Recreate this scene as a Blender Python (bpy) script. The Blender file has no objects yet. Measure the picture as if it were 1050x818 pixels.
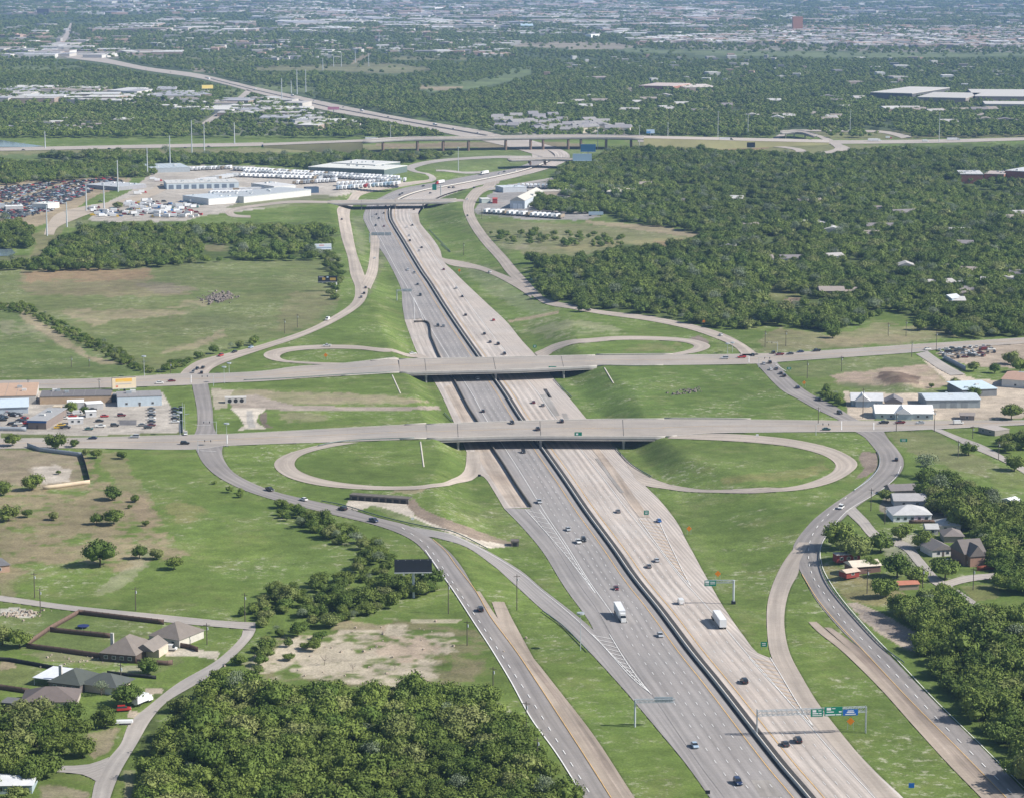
import bpy, math, random
import numpy as np
from mathutils import Vector, Matrix
random.seed(7); RNG = np.random.default_rng(7)
sc = bpy.context.scene; COL = sc.collection
# ---------------------------------------------------------------- camera model (photo 1050 x 818)
F, YH, HC = 2540.0, -47.0, 245.0
TH = math.atan((409 - YH) / F); CT, ST = math.cos(TH), math.sin(TH)
def plane(px, py, z=0.0):
    u = (px - 525) / F; v = (py - 409) / F
    dy = CT - v * ST; dz = -ST - v * CT
    t = (z - HC) / dz
    return np.array([u * t, dy * t])
def proj(x, y, z):
    zz = z - HC
    dep = y * CT - zz * ST; up = y * ST + zz * CT
    return 525 + F * x / dep, 409 - F * up / dep
def smooth(a, b, x):
    t = np.clip((x - a) / (b - a), 0, 1); return t * t * (3 - 2 * t)
DIP = 6.5
def profile(Y): return -DIP * (smooth(860, 1010, Y) - smooth(2700, 3200, Y))
def catmull(pts, step=None, n=None):
    p = np.array(pts, float)
    if len(p) == 2:
        dense = np.linspace(p[0], p[1], 33)
    else:
        q = np.vstack([2 * p[0] - p[1], p, 2 * p[-1] - p[-2]]); out = []
        for i in range(1, len(q) - 2):
            p0, p1, p2, p3 = q[i - 1], q[i], q[i + 1], q[i + 2]
            # centripetal
            d1 = max(np.linalg.norm(p1 - p0), 1e-6) ** .5; d2 = max(np.linalg.norm(p2 - p1), 1e-6) ** .5; d3 = max(np.linalg.norm(p3 - p2), 1e-6) ** .5
            m1 = (p1 - p0) / d1 - (p2 - p0) / (d1 + d2) + (p2 - p1) / d2; m1 = m1 * d2
            m2 = (p2 - p1) / d2 - (p3 - p1) / (d2 + d3) + (p3 - p2) / d3; m2 = m2 * d2
            for t in np.linspace(0, 1, 17)[:-1]:
                out.append((2*t**3-3*t**2+1)*p1 + (t**3-2*t**2+t)*m1 + (-2*t**3+3*t**2)*p2 + (t**3-t**2)*m2)
        out.append(p[-1]); dense = np.array(out)
    s = np.concatenate([[0], np.cumsum(np.linalg.norm(np.diff(dense, axis=0), axis=1))])
    if n is None: n = max(2, int(s[-1] / step) + 1)
    k = np.linspace(0, s[-1], n)
    return np.stack([np.interp(k, s, dense[:, j]) for j in range(dense.shape[1])], 1)
CPX = [(905,912),(880,879),(850,845),(826,816),(800,785.8),(771.8,750),(735,702.5),(700,658.8),(666,614),(633.3,570),(600,524.5),(578,492),(556.3,461.3),(531.6,427),(517,403.7),(490.4,366.3),(472,340),(455,314.5),(439.6,290),(432.6,280),(421.9,262.6),(412,246),(404.2,233.3),(399.6,224),(400.5,213),(411.7,203.3),(435,195.6),(466,190),(500,183.5),(530,177),(553,170),(566,163),(565,157),(545,149),(515,140.5)]
def cpoint(a):
    p = plane(*a)
    for _ in range(12): p = plane(a[0], a[1], float(profile(p[1])))
    return p
CW = catmull([cpoint(a) for a in CPX], step=20.0)
_cy = np.array([0, 860, 1000, 1150, 1200, 1290, 1400, 1540, 1800, 2100, 2400, 2600, 9000.])
_lw = np.array([30, 30, 45, 47, 42, 42, 41, 42, 30, 28, 36, 40, 40.])
_rw = np.array([34, 34, 42, 50, 47, 46, 44, 45, 42, 36, 34, 40, 40.])
_sw = np.array([30, 30, 26, 20, 15, 14, 14, 14, 24, 24, 22, 24, 24.])
_sr = np.array([60, 60, 55, 36, 17, 15, 28, 17, 50, 50, 32, 28, 28.])
_A, _B = CW[:-1], CW[1:]; _D = _B - _A; _L2 = (_D ** 2).sum(1)
def cdist(x, y):
    best = np.empty(x.shape); side = np.empty(x.shape)
    for k in range(0, len(x), 4000):
        xx = x[k:k + 4000, None]; yy = y[k:k + 4000, None]
        t = np.clip(((xx - _A[:, 0]) * _D[:, 0] + (yy - _A[:, 1]) * _D[:, 1]) / _L2, 0, 1)
        ex = xx - _A[:, 0] - t * _D[:, 0]; ey = yy - _A[:, 1] - t * _D[:, 1]
        r = ex * ex + ey * ey; i = r.argmin(1); j = np.arange(len(i))
        best[k:k + 4000] = np.sqrt(r[j, i]); side[k:k + 4000] = np.sign(_D[i, 0] * ey[j, i] - _D[i, 1] * ex[j, i])
    return best, side      # side +1 = left of travel (away from camera)
def hgt(x, y):
    x = np.asarray(x, float); y = np.asarray(y, float); sh = x.shape
    x = np.atleast_1d(x).ravel(); y = np.atleast_1d(y).ravel()
    out = np.zeros(x.shape)
    m = (y > 840) & (y < 3250) & (x > -500) & (x < 500)
    if m.any():
        xx, yy = x[m], y[m]
        d, s = cdist(xx, yy)
        w = np.where(s > 0, np.interp(yy, _cy, _lw), np.interp(yy, _cy, _rw))
        sw = np.where(s > 0, np.interp(yy, _cy, _sw), np.interp(yy, _cy, _sr))
        u = np.clip((d - w) / sw, 0, 1); out[m] = profile(yy) * (1 - (.55 * smooth(0, 1, u) + .45 * u))
    return out.reshape(sh) if sh else float(out[0])
_Z = np.linspace(0, -DIP, 66)
def U(px, py):
    p = plane(px, py)
    if 840 < p[1] < 3250:
        q = np.array([plane(px, py, z) for z in _Z]); h = hgt(q[:, 0], q[:, 1])
        k = np.nonzero(h >= _Z - 1e-6)[0]; p = q[k[0]] if len(k) else q[-1]
    return p
def UN(pts): return np.array([U(*a) for a in pts])
def U3(px, py):
    p = U(px, py); return Vector((p[0], p[1], hgt(p[0], p[1])))
def mpp(py): return HC / (CT * (py - YH))
# ---------------------------------------------------------------- materials
def srgb(r, g, b):
    f = lambda c: (c / 255 / 12.92) if c / 255 <= .04045 else ((c / 255 + .055) / 1.055) ** 2.4
    return (f(r), f(g), f(b))
MATS = {}
def mat(name, col, rough=.8, metal=0., noise=.0, scale=1., spec=.3):
    if name in MATS: return MATS[name]
    m = bpy.data.materials.new(name); m.use_nodes = True; nt = m.node_tree; b = nt.nodes['Principled BSDF']
    b.inputs['Roughness'].default_value = rough; b.inputs['Metallic'].default_value = metal
    b.inputs['Specular IOR Level'].default_value = spec
    b.inputs['Base Color'].default_value = (*col, 1)
    if noise > 0:
        tc = nt.nodes.new('ShaderNodeTexCoord'); no = nt.nodes.new('ShaderNodeTexNoise')
        no.inputs['Scale'].default_value = scale; no.inputs['Detail'].default_value = 5; no.inputs['Roughness'].default_value = .65
        nt.links.new(tc.outputs['Object'], no.inputs['Vector'])
        r = nt.nodes.new('ShaderNodeMapRange'); r.inputs['From Min'].default_value = .3; r.inputs['From Max'].default_value = .7
        r.inputs['To Min'].default_value = 1 - noise; r.inputs['To Max'].default_value = 1 + noise
        nt.links.new(no.outputs['Fac'], r.inputs['Value'])
        mx = nt.nodes.new('ShaderNodeVectorMath'); mx.operation = 'SCALE'; mx.inputs[0].default_value = col
        nt.links.new(r.outputs[0], mx.inputs['Scale']); nt.links.new(mx.outputs[0], b.inputs['Base Color'])
    MATS[name] = m; return m
def nodes(m):
    nt = m.node_tree; L = nt.links.new
    def N(t, **k):
        n = nt.nodes.new(t)
        for a, v in k.items():
            if isinstance(a, str) and a.startswith('i_'): n.inputs[a[2:].replace('_', ' ')].default_value = v
            else: setattr(n, a, v)
        return n
    return nt, N, L
def noise_node(N, L, vec, scale, detail=4, rough=.6):
    n = N('ShaderNodeTexNoise'); n.inputs['Scale'].default_value = scale; n.inputs['Detail'].default_value = detail; n.inputs['Roughness'].default_value = rough
    L(vec, n.inputs['Vector']); return n.outputs['Fac']
def rng_node(N, L, src, a, b, c, d):
    r = N('ShaderNodeMapRange'); r.inputs['From Min'].default_value = a; r.inputs['From Max'].default_value = b
    r.inputs['To Min'].default_value = c; r.inputs['To Max'].default_value = d; L(src, r.inputs['Value']); return r.outputs[0]
def math_node(N, L, op, a, b=None):
    n = N('ShaderNodeMath', operation=op)
    for k, s in enumerate((a, b)):
        if s is None: continue
        if isinstance(s, (int, float)): n.inputs[k].default_value = s
        else: L(s, n.inputs[k])
    return n.outputs[0]
def mix_node(N, L, fac, a, b):
    n = N('ShaderNodeMix', data_type='RGBA')
    if isinstance(fac, (int, float)): n.inputs[0].default_value = fac
    else: L(fac, n.inputs[0])
    for k, s in ((6, a), (7, b)):
        if isinstance(s, tuple): n.inputs[k].default_value = (*s, 1)
        else: L(s, n.inputs[k])
    return n.outputs[2]
def ground_material():
    m = bpy.data.materials.new('ground_cover'); m.use_nodes = True; nt, N, L = nodes(m); b = nt.nodes['Principled BSDF']
    b.inputs['Roughness'].default_value = .95; b.inputs['Specular IOR Level'].default_value = .1
    at = N('ShaderNodeAttribute', attribute_name='gcol'); ag = N('ShaderNodeAttribute', attribute_name='grass')
    tc = N('ShaderNodeNewGeometry'); v = tc.outputs['Position']
    n1 = rng_node(N, L, noise_node(N, L, v, .010, 5, .62), .33, .67, .80, 1.24)
    n2 = rng_node(N, L, noise_node(N, L, v, .10, 7, .75), .3, .7, .66, 1.34)
    n3 = rng_node(N, L, noise_node(N, L, v, 1.1, 4, .75), .3, .7, .66, 1.34)
    s = math_node(N, L, 'MULTIPLY', math_node(N, L, 'MULTIPLY', n1, n2), n3)
    sv = N('ShaderNodeVectorMath', operation='SCALE'); L(at.outputs['Color'], sv.inputs[0]); L(s, sv.inputs['Scale'])
    # lush and dry patches in the grass
    g0 = math_node(N, L, 'MULTIPLY', rng_node(N, L, noise_node(N, L, v, .018, 4, .6), .5, .75, 0, .5), ag.outputs['Fac'])
    c0 = mix_node(N, L, g0, sv.outputs[0], (.075, .125, .028))
    f1 = rng_node(N, L, noise_node(N, L, v, .04, 7, .75), .50, .70, 0, .42)
    f1 = math_node(N, L, 'MULTIPLY', f1, ag.outputs['Fac'])
    c1 = mix_node(N, L, f1, c0, (.215, .20, .09))
    # pale wild flower drifts and bare scuffs
    f2 = rng_node(N, L, noise_node(N, L, v, .020, 5, .65), .49, .60, 0, 1)
    f3 = rng_node(N, L, noise_node(N, L, v, .22, 6, .8), .53, .64, 0, .75)
    f = math_node(N, L, 'MULTIPLY', math_node(N, L, 'MULTIPLY', f2, f3), ag.outputs['Fac'])
    c2 = mix_node(N, L, f, c1, (.46, .44, .34))
    L(c2, b.inputs['Base Color']); return m
def road_material(name, base, tint, lane=3.66, streak=.25, patch=.12, joint=0.0, off=0.0):
    m = bpy.data.materials.new(name); m.use_nodes = True; nt, N, L = nodes(m); b = nt.nodes['Principled BSDF']
    b.inputs['Roughness'].default_value = .85; b.inputs['Specular IOR Level'].default_value = .2
    uv = N('ShaderNodeUVMap', uv_map='UVMap'); se = N('ShaderNodeSeparateXYZ'); L(uv.outputs[0], se.inputs[0])
    geo = N('ShaderNodeNewGeometry'); v = geo.outputs['Position']
    # long streaks along the driving direction
    cmb = N('ShaderNodeCombineXYZ'); L(math_node(N, L, 'MULTIPLY', se.outputs[0], .012), cmb.inputs[0]); L(math_node(N, L, 'MULTIPLY', se.outputs[1], .55), cmb.inputs[1])
    st = rng_node(N, L, noise_node(N, L, cmb.outputs[0], 1.0, 5, .7), .3, .7, 1 - streak, 1 + streak * .7)
    ln = math_node(N, L, 'ADD', math_node(N, L, 'DIVIDE', se.outputs[1], lane), off)
    cs = math_node(N, L, 'COSINE', math_node(N, L, 'MULTIPLY', ln, 2 * math.pi))
    tr = rng_node(N, L, cs, -1, 1, 1 - streak * .45, 1 + streak * .25)
    n1 = rng_node(N, L, noise_node(N, L, v, .03, 5, .6), .3, .7, 1 - patch, 1 + patch)
    n2 = rng_node(N, L, noise_node(N, L, v, .7, 4, .7), .3, .7, .93, 1.07)
    s = math_node(N, L, 'MULTIPLY', math_node(N, L, 'MULTIPLY', st, tr), math_node(N, L, 'MULTIPLY', n1, n2))
    if joint > 0:
        fr = math_node(N, L, 'FRACT', math_node(N, L, 'DIVIDE', se.outputs[0], 9.0))
        j = math_node(N, L, 'LESS_THAN', fr, .03); s = math_node(N, L, 'MULTIPLY', s, rng_node(N, L, j, 0, 1, 1, 1 - joint))
        cell = N('ShaderNodeTexVoronoi'); cell.inputs['Scale'].default_value = .05; L(v, cell.inputs['Vector'])
        s = math_node(N, L, 'MULTIPLY', s, rng_node(N, L, cell.outputs['Color'], 0, 1, .95, 1.05))
    c = mix_node(N, L, rng_node(N, L, noise_node(N, L, v, .02, 3, .6), .35, .65, 0, 1), base, tint)
    sv = N('ShaderNodeVectorMath', operation='SCALE'); L(c, sv.inputs[0]); L(s, sv.inputs['Scale'])
    L(sv.outputs[0], b.inputs['Base Color']); return m
def leaf_material(name, c1, c2, c3):
    m = bpy.data.materials.new(name); m.use_nodes = True; nt, N, L = nodes(m); b = nt.nodes['Principled BSDF']
    b.inputs['Roughness'].default_value = .7; b.inputs['Specular IOR Level'].default_value = .15
    oi = N('ShaderNodeObjectInfo'); geo = N('ShaderNodeNewGeometry')
    a = mix_node(N, L, rng_node(N, L, oi.outputs['Random'], 0, .75, 0, 1), c1, c2)
    h = rng_node(N, L, math_node(N, L, 'FRACT', math_node(N, L, 'MULTIPLY', oi.outputs['Random'], 7.31)), .78, 1, 0, .8)
    a = mix_node(N, L, h, a, c3)
    n = rng_node(N, L, noise_node(N, L, geo.outputs['Position'], .45, 5, .75), .3, .7, .55, 1.5)
    n2 = rng_node(N, L, noise_node(N, L, geo.outputs['Position'], .006, 3, .6), .35, .65, .82, 1.2)
    n = math_node(N, L, 'MULTIPLY', n, n2)
    sv = N('ShaderNodeVectorMath', operation='SCALE'); L(a, sv.inputs[0]); L(n, sv.inputs['Scale'])
    L(sv.outputs[0], b.inputs['Base Color'])
    b.inputs['Transmission Weight'].default_value = 0
    return m
# ---------------------------------------------------------------- object helpers
def tag(o, label=None, cat=None, group=None, kind=None):
    if label: o['label'] = label
    if cat: o['category'] = cat
    if group: o['group'] = group
    if kind: o['kind'] = kind
    return o
def empty(name, loc=(0, 0, 0), rz=0., label=None, cat=None, group=None):
    o = bpy.data.objects.new(name, None); COL.objects.link(o); o.location = loc; o.rotation_euler = (0, 0, rz)
    return tag(o, label, cat, group)
class MB:
    def __init__(s): s.v = []; s.f = []; s.m = []
    def add(s, vs, fs, mi=0):
        o = len(s.v); s.v += [tuple(map(float, a)) for a in vs]; s.f += [tuple(i + o for i in f) for f in fs]; s.m += [mi] * len(fs); return s
    def box(s, x0, x1, y0, y1, z0, z1, mi=0, taper=0., M=None):
        t = taper
        vs = [(x0, y0, z0), (x1, y0, z0), (x1, y1, z0), (x0, y1, z0), (x0 + t, y0 + t, z1), (x1 - t, y0 + t, z1), (x1 - t, y1 - t, z1), (x0 + t, y1 - t, z1)]
        if M is not None: vs = [M @ Vector(a) for a in vs]
        return s.add(vs, [(0, 3, 2, 1), (4, 5, 6, 7), (0, 1, 5, 4), (1, 2, 6, 5), (2, 3, 7, 6), (3, 0, 4, 7)], mi)
    def prism(s, prof, y0, y1, mi=0, inset=0.):      # prof: (x,z) loop, extruded along y
        n = len(prof)
        vs = [(x, y0, z) for x, z in prof] + [(x, y1, z) for x, z in prof]
        fs = [tuple(range(n)), tuple(range(2 * n - 1, n - 1, -1))] + [(i, i + n, (i + 1) % n + n, (i + 1) % n) for i in range(n)]
        return s.add(vs, fs, mi)
    def tube(s, a, b, r0, r1=None, n=8, mi=0):
        a = Vector(a); b = Vector(b); r1 = r0 if r1 is None else r1
        d = (b - a).normalized(); u = d.orthogonal().normalized(); w = d.cross(u)
        vs = [a + (u * math.cos(2 * math.pi * k / n) + w * math.sin(2 * math.pi * k / n)) * r0 for k in range(n)] + [b + (u * math.cos(2 * math.pi * k / n) + w * math.sin(2 * math.pi * k / n)) * r1 for k in range(n)]
        fs = [(k, (k + 1) % n, (k + 1) % n + n, k + n) for k in range(n)] + [tuple(range(n - 1, -1, -1)), tuple(range(n, 2 * n))]
        return s.add(vs, fs, mi)
    def mesh(s, name, mats):
        me = bpy.data.meshes.new(name); me.from_pydata(s.v, [], s.f)
        for m in (mats if isinstance(mats, (list, tuple)) else [mats]): me.materials.append(m)
        if any(s.m): me.polygons.foreach_set('material_index', s.m)
        me.update(); return me
    def build(s, name, mats, parent=None, loc=None, rz=None):
        o = bpy.data.objects.new(name, s.mesh(name, mats)); COL.objects.link(o)
        if parent is not None: o.parent = parent
        if loc is not None: o.location = loc
        if rz is not None: o.rotation_euler = (0, 0, rz)
        return o
def copy_tree(o, parent=None):
    c = o.copy(); COL.objects.link(c)
    if parent is not None: c.parent = parent
    for ch in o.children: copy_tree(ch, c)
    return c
def np_mesh(name, V, Q, mats, uv=None):
    me = bpy.data.meshes.new(name); V = np.asarray(V, np.float32); Q = np.asarray(Q, np.int32)
    me.vertices.add(len(V)); me.vertices.foreach_set('co', V.ravel())
    k = Q.shape[1]; me.loops.add(Q.size); me.loops.foreach_set('vertex_index', Q.ravel())
    me.polygons.add(len(Q)); me.polygons.foreach_set('loop_start', np.arange(len(Q), dtype=np.int32) * k)
    me.polygons.foreach_set('loop_total', np.full(len(Q), k, np.int32))
    for m in (mats if isinstance(mats, (list, tuple)) else [mats]): me.materials.append(m)
    if uv is not None:
        l = me.uv_layers.new(name='UVMap'); l.data.foreach_set('uv', np.asarray(uv, np.float32)[Q.ravel()].ravel())
    me.update(calc_edges=True); me.validate(); return me
def link(name, me, parent=None):
    o = bpy.data.objects.new(name, me); COL.objects.link(o)
    if parent is not None: o.parent = parent
    return o
def grid_faces(nr, nc):
    a = np.arange(nr - 1)[:, None] * nc + np.arange(nc - 1)[None, :]
    return np.stack([a, a + 1, a + nc + 1, a + nc], -1).reshape(-1, 4)
def pip(x, y, poly):
    ins = np.zeros(x.shape, bool); n = len(poly)
    for i in range(n):
        x1, y1 = poly[i]; x2, y2 = poly[(i + 1) % n]
        if y1 == y2: continue
        c = ((y1 > y) != (y2 > y)) & (x < (x2 - x1) * (y - y1) / (y2 - y1) + x1)
        ins ^= c
    return ins
ROADPOLY = []      # px polygons covered by pavement
def ribbon(name, Lw, Rw, material, zoff=.12, cross=6, step=5., kind='structure', parent=None, fixedz=None, flip=False):
    """Lw, Rw: world XY edge points"""
    L0, R0 = catmull(Lw, step=step), catmull(Rw, step=step)
    n = max(len(L0), len(R0)); A = catmull(Lw, n=n); B = catmull(Rw, n=n)
    t = np.linspace(0, 1, cross + 1)[None, :, None]
    G = A[:, None, :] * (1 - t) + B[:, None, :] * t
    z = (hgt(G[..., 0], G[..., 1]) if fixedz is None else np.full(G.shape[:2], fixedz)) + zoff
    V = np.concatenate([G, z[..., None]], -1).reshape(-1, 3)
    mid = (A + B) / 2; s = np.concatenate([[0], np.cumsum(np.linalg.norm(np.diff(mid, axis=0), axis=1))])
    wd = np.linalg.norm(B - A, axis=1)
    UV = np.stack([np.repeat(s[:, None], cross + 1, 1), t[0, :, 0][None, :] * wd[:, None]], -1).reshape(-1, 2)
    Q = grid_faces(n, cross + 1)
    # orient upward
    a, b, c = V[Q[0][0]], V[Q[0][1]], V[Q[0][2]]
    if np.cross(b - a, c - a)[2] < 0: Q = Q[:, ::-1]
    o = link(name, np_mesh(name, V, Q, material, UV), parent)
    if kind: o['kind'] = kind
    if fixedz is None:
        x, y = proj(V[:, 0].reshape(n, -1), V[:, 1].reshape(n, -1), V[:, 2].reshape(n, -1))
        ROADPOLY.append(list(zip(x[:, 0], y[:, 0])) + list(zip(x[::-1, -1], y[::-1, -1])))
    return o
def pribbon(name, L, R, material, **k): return ribbon(name, UN(L), UN(R), material, **k)
def offset(path, d):
    p = np.asarray(path); t = np.gradient(p, axis=0); t /= np.linalg.norm(t, axis=1)[:, None]
    nrm = np.stack([t[:, 1], -t[:, 0]], 1)          # right of travel
    return p + nrm * (np.asarray(d)[:, None] if np.ndim(d) else d)
class Lines:
    def __init__(s): s.V = []; s.Q = []
    def solid(s, path, w=.3, z=.22, fixedz=None):
        p = np.asarray(path); a = offset(p, -w / 2); b = offset(p, w / 2); n = len(p); o = sum(len(v) for v in s.V)
        h = (hgt(p[:, 0], p[:, 1]) if fixedz is None else np.full(n, fixedz)) + z
        V = np.empty((2 * n, 3)); V[0::2, :2] = a; V[1::2, :2] = b; V[0::2, 2] = h; V[1::2, 2] = h
        k = np.arange(n - 1) * 2; s.V.append(V); s.Q.append(np.stack([k, k + 1, k + 3, k + 2], 1) + o)
    def dash(s, path, w=.3, z=.22, on=3.6, period=12.2, fixedz=None):
        p = catmull(path, step=1.0)
        st = int(round(period)); n = int(round(on))
        for i in range(0, len(p) - n - 1, st): s.solid(p[i:i + n + 1:max(1, n // 2)], w, z, fixedz)
    def build(s, name, m, parent=None, kind='structure'):
        o = link(name, np_mesh(name, np.vstack(s.V), np.vstack(s.Q)[:, ::1], m), parent)
        if kind: o['kind'] = kind
        return o
def wall_mesh(path, h, w, zoff=0., z0=None, taper=0.):
    p = np.asarray(path); a = offset(p, -w / 2); b = offset(p, w / 2); a2 = offset(p, -w / 2 + taper); b2 = offset(p, w / 2 - taper); n = len(p)
    z = (hgt(p[:, 0], p[:, 1]) if z0 is None else np.full(n, z0)) + zoff
    V = np.empty((n, 4, 3)); V[:, 0, :2] = a; V[:, 1, :2] = b; V[:, 2, :2] = b2; V[:, 3, :2] = a2
    V[:, 0, 2] = z; V[:, 1, 2] = z; V[:, 2, 2] = z + h; V[:, 3, 2] = z + h
    Q = []
    for i in range(n - 1):
        for k in range(4): Q.append((i * 4 + k, i * 4 + (k + 1) % 4, (i + 1) * 4 + (k + 1) % 4, (i + 1) * 4 + k))
    Q.append((0, 3, 2, 1)); e = (n - 1) * 4; Q.append((e, e + 1, e + 2, e + 3))
    return V.reshape(-1, 3), Q
def wall(name, path, h, w, m, label, cat, zoff=0., z0=None, parent=None, taper=0.):
    V, Q = wall_mesh(path, h, w, zoff, z0, taper); o = link(name, np_mesh(name, V, Q, m), parent)
    if label: tag(o, label, cat)
    return o
HAZE_D=4.7e-5; SKY_S=.085; SUN_S=4.9; EXPO=0.45; DENOISE=True
# ================================================================= materials used everywhere
ASPH = road_material('worn_asphalt', (.305, .282, .268), (.28, .263, .252), streak=.24, patch=.08, off=.09)
CONC = road_material('pale_concrete', (.465, .405, .355), (.46, .415, .375), streak=.34, patch=.07, joint=.06, off=.13)
RCON = road_material('ramp_concrete', (.42, .36, .305), (.385, .335, .285), lane=7.0, streak=.22, patch=.12, joint=.12)
AVEN = road_material('avenue_surface', (.33, .30, .27), (.38, .33, .28), lane=3.6, streak=.2, patch=.12, joint=.05)
FASP = road_material('frontage_asphalt', (.24, .222, .212), (.28, .255, .235), lane=3.6, streak=.24, patch=.12)
STRT = road_material('street_asphalt', (.34, .315, .29), (.40, .36, .32), lane=3., streak=.15, patch=.15)
BROW = road_material('bridge_concrete', (.42, .375, .325), (.44, .395, .345), streak=.2, patch=.1, joint=.08)
SHLD = road_material('shoulder_concrete', (.40, .335, .27), (.34, .28, .225), lane=9., streak=.2, patch=.15, joint=.1)
DIRTC0 = road_material('brown_shoulder', (.27, .215, .175), (.33, .275, .225), lane=9, streak=.4, patch=.25)
WHT = mat('white_road_paint', (.72, .71, .68), .7, noise=.12, scale=.3)
YEL = mat('yellow_road_paint', (.62, .40, .16), .7, noise=.2, scale=.3)
CURB = mat('kerb_concrete', (.5, .46, .40), .9, noise=.12, scale=.4)
BARR = mat('barrier_concrete', (.55, .52, .47), .9, noise=.1, scale=.5)
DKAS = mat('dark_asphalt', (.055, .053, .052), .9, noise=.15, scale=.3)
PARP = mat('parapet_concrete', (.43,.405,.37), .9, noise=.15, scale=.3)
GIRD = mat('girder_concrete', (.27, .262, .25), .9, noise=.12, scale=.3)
STEEL = mat('galvanised_steel', (.42, .46, .48), .45, metal=.3)
RAILM = mat('guardrail_steel', (.15,.20,.18), .5, metal=.1)
DARKST = mat('dark_weathered_concrete', (.13, .115, .10), .9, noise=.3, scale=.6)
# ================================================================= the freeway
C = CW; cy = C[:, 1]
def sub(y0, y1): return C[(cy >= y0) & (cy <= y1)]
def CL(pts): return UN(pts)
# lower layer: everything from the centreline to the outer edges
Ca = catmull(C, step=6.0)
def csub(pya, pyb):      # part of the centreline between two picture rows
    px_, py_ = proj(Ca[:, 0], Ca[:, 1], profile(Ca[:, 1])); m = (py_ <= pya) & (py_ >= pyb); return Ca[m]
LFAR = [(415,328),(412.5,312),(411.7,298),(402.3,276.3),(393.5,260.7),(387,252),(381,246),(379.6,240),(375,230),(372.5,224),(374,216.6),(378,209),(388.6,203.5),(414,193),(445,187.6),(491,178.9),(530,172.5),(556,161)]
LMID = [(517,521),(505,501),(496.6,488.9),(490.5,486),(484,476),(478,462),(465.7,433.4),(450.3,400),(438,379),(427,360),(415.6,330),(415,328)]
LLOW = [(790,900),(748,842),(725.7,812),(700,778.6),(674.3,747.7),(648.6,716.9),(633,698.9),(621,683),(612,655),(606,640),(584.3,609.4),(558.6,568.3),(535.4,540),(517,521)]
RALL = [(1010,900),(955,850),(926.6,818),(900.9,794),(864.9,755.4),(839,722),(823.7,697),(809,682),(795,676),(779.7,671),(761.7,650.6),(743.7,624.9),(725.7,594),(710.3,565.7),(703.9,554.3),(694.9,536.3),(676.9,513),(661.4,497.5),(645,479),(630,458),(601,428.8),(592,417.9),(568.9,389.6),(556,372),(545.7,360.5),(535.4,349.7),(519.7,330.4),(499,311),(473.4,286.7),(465,278.3),(455,268.5),(451,256),(443,244),(433,232),(428.7,224.5),(430,216),(437,209.5),(455,200),(478,193.5),(505,187.5),(530,182),(560,173),(580,166)]
pribbon('freeway', LLOW, [tuple(proj(*p, profile(p[1]))) for p in csub(905, 521)][::1], ASPH, zoff=.06, cross=14, step=9)
pribbon('freeway', LMID, [tuple(proj(*p, profile(p[1]))) for p in csub(521, 324)], CONC, zoff=.06, cross=14, step=9)
pribbon('freeway', LFAR, [tuple(proj(*p, profile(p[1]))) for p in csub(324, 156)], ASPH, zoff=.06, cross=14, step=9)
ribbon('freeway', Ca, UN(RALL), CONC, zoff=.06, cross=14, step=9)
# upper layer: the two carriageways themselves
YA = Ca[:, 1]
LWID = np.interp(YA, [0, 880, 930, 1050, 1400, 1480, 1640, 1800, 3400], [24.0, 24.0, 23.2, 23.8, 24.6, 23.4, 21.2, 20.6, 18.5])
ribbon('carriageway', offset(Ca, -LWID), offset(Ca, np.full(len(Ca), -.3)), ASPH, zoff=.14, cross=10, step=6)
ribbon('carriageway', offset(Ca, np.full(len(Ca), .3)), offset(Ca, np.full(len(Ca), 20.6)), CONC, zoff=.14, cross=10, step=6)
# dark inner shoulder on the right, painted barrier shadow on the left
ribbon('inner_shoulder_and_shadow', offset(Ca, .35), offset(Ca, 2.7), DKAS, zoff=.17, cross=1, step=6)
ribbon('inner_shoulder_and_shadow', offset(Ca, -1.6), offset(Ca, -.35), DKAS, zoff=.17, cross=1, step=6)  # cast shadow of the median barrier, laid down as a dark asphalt-coloured strip
ln = Lines(); yl = Lines()
near = Ca[YA < 3000]
yl.solid(offset(near, -4.0), .3); yl.solid(offset(near, 5.0), .3)
nr_, fr_ = near[near[:, 1] < 1200], near[near[:, 1] >= 1200]
for k in range(1, 4):
    ln.dash(offset(nr_, -4 - 3.66 * k), .2, on=3); ln.dash(offset(nr_, 5 + 3.66 * k), .17, on=3)
    ln.dash(offset(fr_, -4 - 3.66 * k), .13, on=3); ln.dash(offset(fr_, 5 + 3.66 * k), .1, on=3)
lo = near[near[:, 1] < 900]
ln.dash(offset(lo, -4 - 3.66 * 4), .2, on=3)
ln.solid(offset(near[(near[:, 1] > 905)], -4 - 3.66 * 4), .26)
ln.solid(offset(near, 5 + 3.66 * 4), .24)
def pxline(pts, w=.3, L=None, step=3): (ln if L is None else L).solid(catmull(UN(pts), step=step), w, z=.24)
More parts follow.
